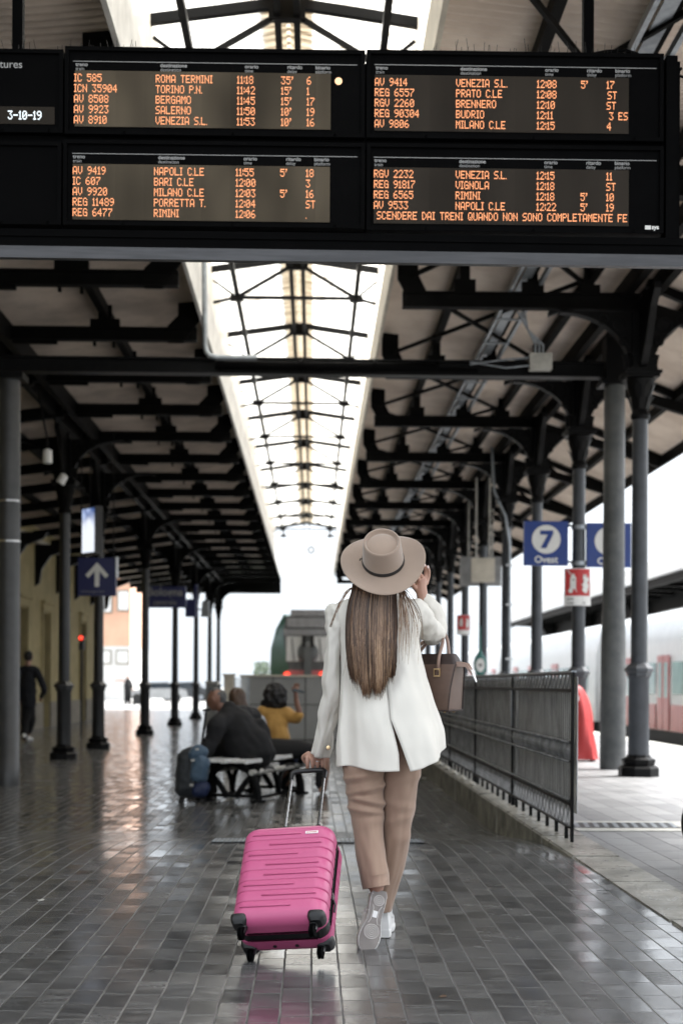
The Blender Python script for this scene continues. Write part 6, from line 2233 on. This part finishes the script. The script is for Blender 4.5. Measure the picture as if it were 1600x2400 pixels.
# ------------------------------------------------------------------ bench and the people on it
u_ = V((0.33, 0.944, 0)).normalized()      # along the bench
w_ = V((-u_.y, u_.x, 0))                   # the way the man faces (picture left, a little away)
bc = V((-0.68, 16.9, DIP))
def bp(a, b, z):
    return bc + u_ * a + w_ * b + V((0, 0, z))
BR = Matrix(((u_.x, w_.x, 0, 0), (u_.y, w_.y, 0, 0), (0, 0, 1, 0), (0, 0, 0, 1)))
t = thing('station_bench', 'backless bench with pale steel seat and black arched iron legs', 'bench', bc, BR)
for b0 in (-0.27, 0.02):
    mb = MB()
    for i in range(4):
        mb.box(-0.98, 0.98, b0 + i * 0.062, b0 + i * 0.062 + 0.050, 0.455, 0.482)
    mb.box(-0.99, 0.99, b0 - 0.015, b0 + 0.0, 0.445, 0.49)
    mb.box(-0.99, 0.99, b0 + 0.236, b0 + 0.251, 0.445, 0.49)
    mb.build('seat', M['white'], t, None, True)  # white colour stands for the bright reflections on the steel
mb = MB()
mb.tube([(-0.85, -0.29, 0.34), (0.9, -0.29, 0.34)], 0.032, 14)
mb.tube([(-0.85, 0.29, 0.34), (0.9, 0.29, 0.34)], 0.032, 14)
mb.build('tube_rail', M['offwhite'], t, 40, True)
for a_ in (-0.72, 0.72):
    mb = MB()
    for s in (-1, 1):
        pts = [(a_, s * 0.33, 0.0), (a_, s * 0.31, 0.16), (a_, s * 0.24, 0.32), (a_, s * 0.12, 0.42), (a_, 0.0, 0.44)]
        it = interp([list(q) for q in pts], 20)
        mb.tube([V(q) for q in it], [(0.028, 0.045)] * 20, 8)
        it = interp([[a_, s * 0.05, 0.05], [a_, s * 0.17, 0.22], [a_, s * 0.29, 0.34], [a_, s * 0.33, 0.44]], 16)
        mb.tube([V(q) for q in it], [(0.022, 0.035)] * 16, 8)
        mb.box(a_ - 0.05, a_ + 0.05, s * 0.33 - 0.07, s * 0.33 + 0.07, 0, 0.025)
    mb.box(a_ - 0.03, a_ + 0.03, -0.30, 0.30, 0.42, 0.448)
    mb.box(a_ - 0.02, a_ + 0.02, -0.28, 0.28, 0.05, 0.085)
    mb.build('leg_frame', M['iron'], t, 40, True)
mb = MB()
for s in (-1, 1):
    for x0_, x1_ in ((-0.72, 0.0), (0.0, 0.72)):
        it = [((x0_ + x1_) / 2 + 0.36 * math.cos(a), s * 0.29, 0.05 + 0.33 * math.sin(a)) for a in [PI * i / 16 for i in range(17)]]
        mb.tube([V(q) for q in it], [(0.022, 0.035)] * 17, 8)
    mb.box(-0.72, 0.72, s * 0.29 - 0.02, s * 0.29 + 0.02, 0.03, 0.06)
mb.build('arched_brace', M['iron'], t, 40, True)

M['darkskin'] = plain('tanned skin', (0.24, 0.12, 0.08), 0.5)
M['coat'] = cloth('charcoal coat', (0.006, 0.006, 0.0075), 0.85, 500, 0.0004, 0.3, 0.0)
M['greyhair'] = plain('grey hair', (0.10, 0.10, 0.10), 0.6, 0, 0.6, 40)
M['brownhair'] = plain('brown hair', (0.085, 0.045, 0.025), 0.5, 0, 0.5, 30)
M['blackhair'] = plain('black curly hair', (0.010, 0.008, 0.008), 0.6, 0, 0.5, 50)
M['mustard'] = cloth('mustard jacket', (0.48, 0.265, 0.065), 0.8, 400, 0.0004, 0.15)
M['denim'] = cloth('blue denim', (0.020, 0.045, 0.14), 0.8, 400, 0.0004, 0.4)
M['blouse'] = plain('patterned blouse', (0.62, 0.64, 0.66), 0.7, 0, 0.5, 22, col2=(0.16, 0.19, 0.25))
M['darkcloth'] = cloth('dark cloth', (0.006, 0.006, 0.007), 0.85, 400, 0.0003, 0.3, 0.0)
M['navycloth'] = cloth('navy cloth', (0.006, 0.007, 0.012), 0.85, 400, 0.0003, 0.3, 0.0)
def Q(px, py, d):
    return at(px, py, d)
def ch(*pts):
    return [(*Q(px, py, d), r) for px, py, d, r in pts]
def hand(c, fwd, side, s=1.0):
    """palm, four curled fingers and a thumb as chains"""
    f, sd = V(fwd).normalized(), V(side).normalized()
    n = f.cross(sd)
    out_ = [[(*c, 0.026 * s), (*(c + f * 0.05 * s), 0.030 * s)]]
    for i, L in enumerate((0.9, 1.0, 0.95, 0.8)):
        o = c + f * 0.065 * s + sd * (i - 1.5) * 0.020 * s
        out_.append([(*o, 0.011 * s), (*(o + f * 0.035 * L * s - n * 0.006 * s), 0.0105 * s), (*(o + f * 0.055 * L * s - n * 0.022 * s), 0.009 * s)])
    o = c + f * 0.02 * s - sd * 0.03 * s
    out_.append([(*o, 0.013 * s), (*(o - sd * 0.022 * s + f * 0.025 * s), 0.011 * s), (*(o - sd * 0.026 * s + f * 0.05 * s - n * 0.01 * s), 0.009 * s)])
    return out_
def head(c, face, up, r=0.095):
    f, u = V(face).normalized(), V(up).normalized()
    sd = f.cross(u)
    return [[(*c, r), (*(c - f * 0.02 + u * 0.03), r)], [(*(c + f * 0.035 - u * 0.055), r * 0.68), (*(c + f * 0.03), r * 0.8)],
            [(*(c + f * 0.105 - u * 0.02), 0.013), (*(c + f * 0.09 + u * 0.02), 0.012)], [(*(c + f * 0.085 - u * 0.055), 0.013), (*(c + f * 0.08 - u * 0.055), 0.014)],
            [(*(c + sd * 0.09), 0.018), (*(c + sd * 0.092 + u * 0.02), 0.02)], [(*(c - sd * 0.09), 0.018), (*(c - sd * 0.092 + u * 0.02), 0.02)]]
# seated man -------------------------------------------------------------
dM = 16.5
hM = Q(505, 1640, dM)
fM = V((-0.92, 0.20, -0.38))
shoulderF, shoulderB = Q(508, 1702, 16.25), Q(590, 1680, 16.9)
hip = Q(590, 1770, dM) + V((0, 0, 0.06))
kn1, kn2 = bp(-0.18, 0.62, 0.50), bp(0.2, 0.62, 0.50)
ft1, ft2 = bp(-0.18, 0.60, 0.05), bp(0.22, 0.66, 0.05)
hnd = kn1.lerp(kn2, 0.5) + V((-0.05, 0, 0.10))
chs = head(hM, fM, (-0.35, 0, 0.93)) + [[(*hM, 0.07), (*Q(535, 1672, dM), 0.075)], [(*Q(545, 1680, dM), 0.12), (*Q(565, 1720, dM), 0.15), (*hip, 0.16)],
      [(*shoulderF, 0.07), (*Q(545, 1678, dM), 0.11), (*shoulderB, 0.07)], [(*hip, 0.12), (*kn1, 0.075), (*ft1, 0.05)], [(*hip, 0.12), (*kn2, 0.075), (*ft2, 0.05)],
      [(*shoulderF, 0.06), (*Q(480, 1762, 16.3), 0.05), (*hnd, 0.035)], [(*shoulderB, 0.06), (*Q(520, 1760, 17.0), 0.05), (*hnd, 0.035)]]
chs += hand(hnd, (-0.9, 0.2, -0.3), (0.1, 1, 0)) 
man = blob(chs, 'person', M['darkskin'], None, 0.010, 3)
tag(man, 'grey haired man in a charcoal coat hunched on the bench, looking down', 'person')
blob([[(*Q(537, 1668, dM), 0.115), (*Q(552, 1690, dM), 0.20), (*Q(568, 1728, dM), 0.245), (*(hip + V((0.0, 0, 0.03))), 0.245), (*(hip + V((0.0, 0, -0.05))), 0.23)],
      [(*shoulderF, 0.115), (*Q(545, 1678, dM), 0.13), (*shoulderB, 0.115)],
      [(*shoulderF, 0.11), (*Q(497, 1735, 16.25), 0.10), (*Q(482, 1762, 16.3), 0.085), (*(hnd + V((0.04, 0, 0.02))), 0.055)],
      [(*shoulderB, 0.11), (*Q(530, 1755, 17.0), 0.085), (*(hnd + V((0.04, 0.05, 0.02))), 0.055)],
      [(*Q(607, 1700, 16.55), 0.10), (*Q(622, 1765, 16.6), 0.13)]], 'coat', M['coat'], man, 0.016, 4, 0.022, 5.0, 14)
blob([[(*hip, 0.16), (*kn1, 0.095), (*ft1, 0.075)], [(*hip, 0.16), (*kn2, 0.095), (*ft2, 0.075)]], 'trousers', M['darkcloth'], man, 0.014, 3, 0.012, 7)
blob([[(*(hM + V((0.045, -0.0, 0.035))), 0.088), (*(hM + V((-0.0, 0, 0.055))), 0.082)], [(*(hM + V((0.06, 0, -0.02))), 0.07), (*(hM + V((0.05, 0, 0.02))), 0.08)]], 'hair', M['greyhair'], man, 0.010, 2, 0.010, 26)
for f_ in (ft1, ft2):
    blob([[(*(f_ + V((0.03, 0, -0.005))), 0.045), (*(f_ + V((-0.16, 0.03, -0.012))), 0.036)]], 'shoe', M['black'], man, 0.010, 3)
# brown haired woman mostly hidden behind him ------------------------------
dW = 17.35
hW = Q(556, 1640, dW)
hip2 = Q(606, 1775, dW) + V((0, 0, 0.08))
chs = head(hW, (0.3, 0.9, -0.1), (0, 0, 1)) + [[(*hW, 0.06), (*Q(575, 1680, dW), 0.07), (*Q(590, 1720, dW), 0.12), (*hip2, 0.14)], [(*Q(545, 1690, dW), 0.055), (*Q(580, 1682, dW), 0.08), (*Q(612, 1688, dW), 0.055)],
      [(*Q(612, 1690, dW), 0.05), (*Q(622, 1735, dW), 0.042), (*Q(600, 1770, dW + .25), 0.03)], [(*hip2, 0.1), (*bp(0.7, -0.55, 0.5), 0.07), (*bp(0.7, -0.6, 0.05), 0.045)], [(*hip2, 0.1), (*bp(0.9, -0.5, 0.5), 0.07), (*bp(0.9, -0.55, 0.05), 0.045)]]
chs += hand(Q(600, 1772, dW + .25), (-0.3, 0.8, -0.3), (1, 0.2, 0))
wm = blob(chs, 'person', M['skin'], None, 0.011, 3)
tag(wm, 'brown haired woman in a pale patterned blouse, half hidden behind the seated man', 'person')
blob([[(*Q(578, 1682, dW), 0.10), (*Q(592, 1720, dW), 0.155), (*hip2, 0.17)], [(*Q(545, 1690, dW), 0.07), (*Q(580, 1684, dW), 0.095), (*Q(610, 1690, dW), 0.075)], [(*Q(610, 1692, dW), 0.07), (*Q(624, 1735, dW), 0.06), (*Q(604, 1766, dW + .2), 0.045)]], 'blouse', M['blouse'], wm, 0.015, 3, 0.012, 8)
blob([[(*hip2, 0.17), (*bp(0.7, -0.5, 0.5), 0.09), (*bp(0.7, -0.58, 0.12), 0.065)], [(*hip2, 0.17), (*bp(0.9, -0.45, 0.5), 0.09), (*bp(0.9, -0.52, 0.12), 0.065)]], 'trousers', M['darkcloth'], wm, 0.015, 3)
blob([[(*(hW + V((0, -0.02, 0.045))), 0.105), (*(hW + V((0.02, -0.05, -0.03))), 0.10), (*(hW + V((0.09, -0.06, -0.17))), 0.075), (*(hW + V((0.15, -0.05, -0.27))), 0.04)]], 'hair', M['brownhair'], wm, 0.011, 2, 0.014, 20, 12, (1, 1, 0.4))
# curly haired woman in mustard ---------------------------------------------
dC = 17.75
hC = Q(644, 1634, dC)
hip3 = Q(655, 1760, dC) + V((0, 0, 0.05))
sC1, sC2 = Q(617, 1668, dC), Q(672, 1672, dC)
elC, haC = Q(701, 1676, dC - 0.1), Q(693, 1624, dC - 0.15)
chs = head(hC, (0.25, 0.95, 0), (0, 0, 1)) + [[(*hC, 0.06), (*Q(646, 1664, dC), 0.065), (*Q(648, 1700, dC), 0.11), (*hip3, 0.12)], [(*sC1, 0.05), (*Q(646, 1668, dC), 0.075), (*sC2, 0.05)],
      [(*sC2, 0.05), (*elC, 0.04), (*Q(695, 1645, dC - .13), 0.033), (*haC, 0.026)], [(*sC1, 0.05), (*Q(608, 1712, dC), 0.04), (*Q(618, 1745, dC + .2), 0.03)],
      [(*hip3, 0.11), (*Q(682, 1772, dC + .1), 0.075), (*Q(676, 1846, dC + .05), 0.04)], [(*hip3, 0.11), (*Q(668, 1775, dC + .25), 0.075), (*Q(664, 1838, dC + .3), 0.04)]]
chs += hand(haC, (0.1, 0.05, 1), (1, 0.2, 0))
chs += hand(Q(618, 1748, dC + .2), (0.1, 0.5, -0.5), (1, 0, 0))
cw = blob(chs, 'person', M['darkskin'], None, 0.010, 3)
tag(cw, 'woman with black curly hair in a mustard jacket raising a phone by the bench', 'person')
blob([[(*Q(646, 1664, dC), 0.085), (*Q(645, 1690, dC), 0.145), (*Q(650, 1725, dC), 0.165), (*Q(652, 1738, dC), 0.16)], [(*sC1, 0.085), (*Q(646, 1672, dC), 0.10), (*sC2, 0.085)], [(*sC2, 0.08), (*Q(690, 1682, dC - .05), 0.078), (*elC, 0.066)], [(*sC1, 0.08), (*Q(610, 1705, dC), 0.068), (*Q(612, 1725, dC + .05), 0.06)]], 'jacket', M['mustard'], cw, 0.014, 3, 0.016, 7)
blob([[(*hip3, 0.17), (*Q(676, 1768, dC + .05), 0.14), (*Q(682, 1788, dC + .05), 0.10)], [(*hip3, 0.17), (*Q(668, 1772, dC + .25), 0.13), (*Q(672, 1790, dC + .25), 0.10)], [(*Q(640, 1752, dC), 0.12), (*Q(668, 1752, dC), 0.13)]], 'denim_skirt', M['denim'], cw, 0.014, 3, 0.014, 8)
blob([[(*hC, 0.15), (*(hC + V((0.0, 0, 0.03))), 0.15)], [(*(hC + V((-0.06, 0, -0.05))), 0.10), (*(hC + V((0.06, -0.02, -0.06))), 0.10)]], 'hair', M['blackhair'], cw, 0.012, 1, 0.030, 16)
for p_ in ((676, 1852, dC), (664, 1844, dC + .3)):
    q = Q(*p_); q.z = DIP + 0.04
    blob([[(*q, 0.042), (*(q + V((0.05, 0.15, -0.008))), 0.033)]], 'shoe', M['black'], cw, 0.010, 2)
c = Q(697, 1619, dC - 0.2)
t = thing('phone', 'dark phone held up in the curly haired woman\'s raised hand', 'phone', c)
Mp = Matrix.Translation(c) @ Matrix.Rotation(math.radians(12), 4, 'Y')
mb = MB()
mb.box(-0.062, 0.085, -0.006, 0.006, -0.018, 0.018, Mp)
mb.build('case', M['black'], t)
mb = MB()
mb.box(-0.056, 0.079, -0.0075, -0.0065, -0.014, 0.014, Mp)
mb.build('screen', M['pane'], t)

# walking man at the left -----------------------------------------------------
dP = 32.0
hP = Q(68, 1540, dP)
up = V((0, 0, 1))
hipP = Q(67, 1648, dP)
f1, f2 = Q(58, 1738, dP - .1), Q(68, 1725, dP + .35)
chs = head(hP, (0.25, 0.95, 0), up) + [[(*hP, 0.06), (*Q(67, 1562, dP), 0.065), (*Q(67, 1600, dP), 0.13), (*hipP, 0.13)], [(*Q(50, 1572, dP), 0.06), (*Q(67, 1568, dP), 0.08), (*Q(88, 1572, dP), 0.06)],
      [(*Q(88, 1574, dP), 0.055), (*Q(104, 1612, dP - .1), 0.042), (*Q(98, 1634, dP + .15), 0.03)], [(*Q(50, 1574, dP), 0.055), (*Q(42, 1612, dP), 0.042), (*Q(46, 1640, dP + .2), 0.03)],
      [(*hipP, 0.11), (*Q(60, 1690, dP + .05), 0.07), (*(f1 + V((0, 0.02, 0.06))), 0.045)], [(*hipP, 0.11), (*Q(74, 1690, dP + .25), 0.07), (*(f2 + V((0, 0, 0.06))), 0.045)]]
chs += hand(Q(97, 1636, dP + .17), (-0.2, 0.6, -0.6), (1, 0.2, 0)) + hand(Q(46, 1643, dP + .22), (0, 0.4, -0.8), (1, 0.2, 0))
wm2 = blob(chs, 'person', M['skin'], None, 0.012, 3)
tag(wm2, 'man in dark clothes and white trainers walking away at the far left', 'person')
blob([[(*Q(67, 1566, dP), 0.09), (*Q(67, 1600, dP), 0.175), (*Q(67, 1640, dP), 0.18), (*hipP, 0.175)], [(*Q(50, 1573, dP), 0.09), (*Q(67, 1569, dP), 0.11), (*Q(87, 1573, dP), 0.09)], [(*Q(87, 1575, dP), 0.09), (*Q(104, 1613, dP - .1), 0.07), (*Q(98, 1632, dP + .12), 0.055)], [(*Q(50, 1575, dP), 0.09), (*Q(43, 1612, dP), 0.07), (*Q(47, 1636, dP + .17), 0.055)]], 'jacket', M['navycloth'], wm2, 0.016, 3, 0.016, 7)
blob([[(*hipP, 0.16), (*Q(60, 1690, dP + .05), 0.095), (*(f1 + V((0, 0.02, 0.10))), 0.07)], [(*hipP, 0.16), (*Q(74, 1690, dP + .25), 0.095), (*(f2 + V((0, 0, 0.10))), 0.07)]], 'trousers', M['darkcloth'], wm2, 0.016, 3, 0.01, 7)
blob([[(*(hP + V((0, -0.025, 0.045))), 0.10), (*(hP + V((0, -0.02, 0.0))), 0.095)]], 'hair', M['blackhair'], wm2, 0.012, 1, 0.012, 20)
for f_, tl_ in ((f1, 0.10), (f2, 0.02)):
    z0 = DIP + 0.045
    blob([[(f_.x, f_.y - 0.03, z0 + tl_, 0.055), (f_.x + 0.03, f_.y + 0.20, z0 - 0.005, 0.042)]], 'shoe', M['white'], wm2, 0.012, 2)

# far traveller with a trolley bag on the forecourt ---------------------------
dF = 84.0
cF = Q(300, 1600, dF)
b0 = V((cF.x, dF, DIP))
chs = head(b0 + V((0, 0, 1.60)), (-0.8, 0.3, 0), up) + [[(*(b0 + V((0, 0, 1.55))), 0.07), (*(b0 + V((0, 0, 1.3))), 0.16), (*(b0 + V((0, 0, 0.95))), 0.15)], [(*(b0 + V((-0.1, 0, 0.9))), 0.1), (*(b0 + V((-0.12, 0, 0.08))), 0.06)], [(*(b0 + V((0.1, 0, 0.9))), 0.1), (*(b0 + V((0.1, 0.2, 0.08))), 0.06)],
      [(*(b0 + V((-0.15, 0, 1.42))), 0.06), (*(b0 + V((-0.5, 0, 1.48))), 0.05), (*(b0 + V((-0.8, 0, 1.42))), 0.035)], [(*(b0 + V((0.16, 0, 1.42))), 0.06), (*(b0 + V((0.25, 0, 1.1))), 0.05), (*(b0 + V((0.32, 0, 0.85))), 0.04)]]
fp = blob(chs, 'person', M['skin'], None, 0.03, 2)
tag(fp, 'tiny far traveller in dark clothes with one arm out, standing on the bright forecourt', 'person')
blob([[(*(b0 + V((0, 0, 1.46))), 0.15), (*(b0 + V((0, 0, 1.2))), 0.24), (*(b0 + V((0, 0, 0.85))), 0.22)], [(*(b0 + V((0.16, 0, 1.40))), 0.09), (*(b0 + V((0.26, 0, 1.08))), 0.08)]], 'coat', M['darkcloth'], fp, 0.03, 2)
blob([[(*(b0 + V((-0.08, 0, 0.9))), 0.14), (*(b0 + V((-0.12, 0, 0.1))), 0.09)], [(*(b0 + V((0.08, 0, 0.9))), 0.14), (*(b0 + V((0.1, 0.15, 0.1))), 0.09)]], 'trousers', M['darkcloth'], fp, 0.03, 2)
t = thing('trolley_bag', 'small black trolley bag beside the tiny far traveller', 'suitcase', (b0.x + 0.55, dF, DIP))
mb = MB()
mb.box(b0.x + 0.3, b0.x + 0.85, dF - 0.15, dF + 0.15, DIP + 0.06, DIP + 0.6)
mb.box(b0.x + 0.34, b0.x + 0.80, dF - 0.17, dF - 0.15, DIP + 0.12, DIP + 0.5)
mb.build('case', M['black'], t)
mb = MB()
mb.tube([(b0.x + 0.45, dF, DIP + 0.6), (b0.x + 0.33, dF, DIP + 0.86)], 0.02, 6)
mb.build('handle', M['black'], t)
mb = MB()
for dx in (0.36, 0.78):
    mb.tube([(b0.x + dx, dF - 0.1, DIP + 0.05), (b0.x + dx, dF + 0.1, DIP + 0.05)], 0.05, 10)
mb.build('wheels', M['under'], t)

# blue wheeled rucksack by the bench --------------------------------------------
dB = 16.1
cB = Q(450, 1872, dB)
t = thing('wheeled_rucksack', 'blue and black wheeled rucksack with its handle pulled out beside the bench', 'rucksack', (cB.x, dB, DIP))
k = dB / FOC
z0 = DIP + 0.03
M['rucksack'] = cloth('slate blue nylon', (0.055, 0.105, 0.165), 0.55, 300, 0.0004, 0.3)
M['rucksackdark'] = cloth('dark nylon', (0.010, 0.014, 0.018), 0.6, 300, 0.0004, 0.3)
def rb(name, px0, px1, py0, py1, y0, y1, mat, r, parent=t):
    a, b = Q(px0, py1, dB), Q(px1, py0, dB)
    bm = bmesh.new()
    bmesh.ops.create_cube(bm, size=1)
    for v in bm.verts:
        v.co = V(((a.x + b.x) / 2 + v.co.x * (b.x - a.x), (y0 + y1) / 2 + v.co.y * (y1 - y0), (a.z + b.z) / 2 + v.co.z * (b.z - a.z)))
    bmesh.ops.bevel(bm, geom=bm.edges[:], offset=r, segments=4, profile=0.6, affect='EDGES')
    bmesh.ops.subdivide_edges(bm, edges=bm.edges[:], cuts=2, use_grid_fill=True)
    for v in bm.verts:
        v.co += v.co.normalized() * 0 + V((0.008 * noise.noise(v.co * 9), 0.008 * noise.noise(v.co * 9 + V((3, 1, 2))), 0.006 * noise.noise(v.co * 7)))
        v.co.x += (v.co.z - DIP) * 0.03
    me = bpy.data.meshes.new(name)
    bm.to_mesh(me); bm.free()
    me.shade_smooth()
    return link(name, me, mat, parent)
def sack(name, px0, px1, py0, py1, yc, r, mat, vox=0.012, fold=0.012):
    """soft bag shape: stuffed limbs run together"""
    k_ = dB / FOC
    rx = r
    a_, b_ = px0 + rx / k_, px1 - rx / k_
    t_, u2 = py0 + rx / k_, py1 - rx / k_
    lean = 5
    return blob([[(*Q(a_ + lean, t_, yc), r), (*Q(a_, u2, yc), r)], [(*Q(b_ + lean, t_, yc), r), (*Q(b_, u2, yc), r)], [(*Q((a_ + b_) / 2 + lean, t_ - 4, yc), r), (*Q((a_ + b_) / 2, u2, yc), r * 1.05)]], name, mat, t, vox, 3, fold, 9)
sack('body', 409, 480, 1754, 1870, dB + 0.02, 0.115, M['rucksackdark'])
sack('front_pocket', 444, 489, 1772, 1834, dB - 0.10, 0.075, M['rucksack'], 0.010, 0.010)
sack('lower_pocket', 448, 489, 1832, 1869, dB - 0.09, 0.068, plain('deep blue nylon', (0.012, 0.022, 0.07), 0.6), 0.010, 0.010)
sack('top_flap', 440, 484, 1748, 1784, dB - 0.06, 0.070, M['rucksack'], 0.010, 0.010)
mb = MB()
p0, p1 = Q(471, 1760, dB + .1), Q(484, 1664, dB + .1)
for dy in (-0.10, 0.10):
    mb.tube([p0 + V((0, dy * 0.6, 0)), p1 + V((0, dy * 0.6, 0))], 0.010, 8)
a = Q(475, 1664, dB + .1); b = Q(493, 1663, dB + .1)
mb.tube([a, b], 0.014, 8)
mb.build('pull_handle', M['black'], t, 40)
mb = MB()
for pp in ((452, 1782), (449, 1840), (462, 1756)):
    q = Q(*pp, dB - 0.185)
    mb.box(q.x - 0.02, q.x + 0.02, q.y - 0.005, q.y + 0.005, q.z - 0.01, q.z + 0.01)
mb.build('buckle', M['offwhite'], t)
mb = MB()
for px in (420, 470):
    q = Q(px, 1872, dB)
    mb.tube([(q.x, dB + 0.1, DIP + 0.05), (q.x + 0.05, dB + 0.1, DIP + 0.05)], 0.05, 14)
    mb.tube([(q.x, dB - 0.1, DIP + 0.02), (q.x + 0.05, dB - 0.1, DIP + 0.02)], 0.02, 10)
mb.build('wheels', M['under'], t, 40)
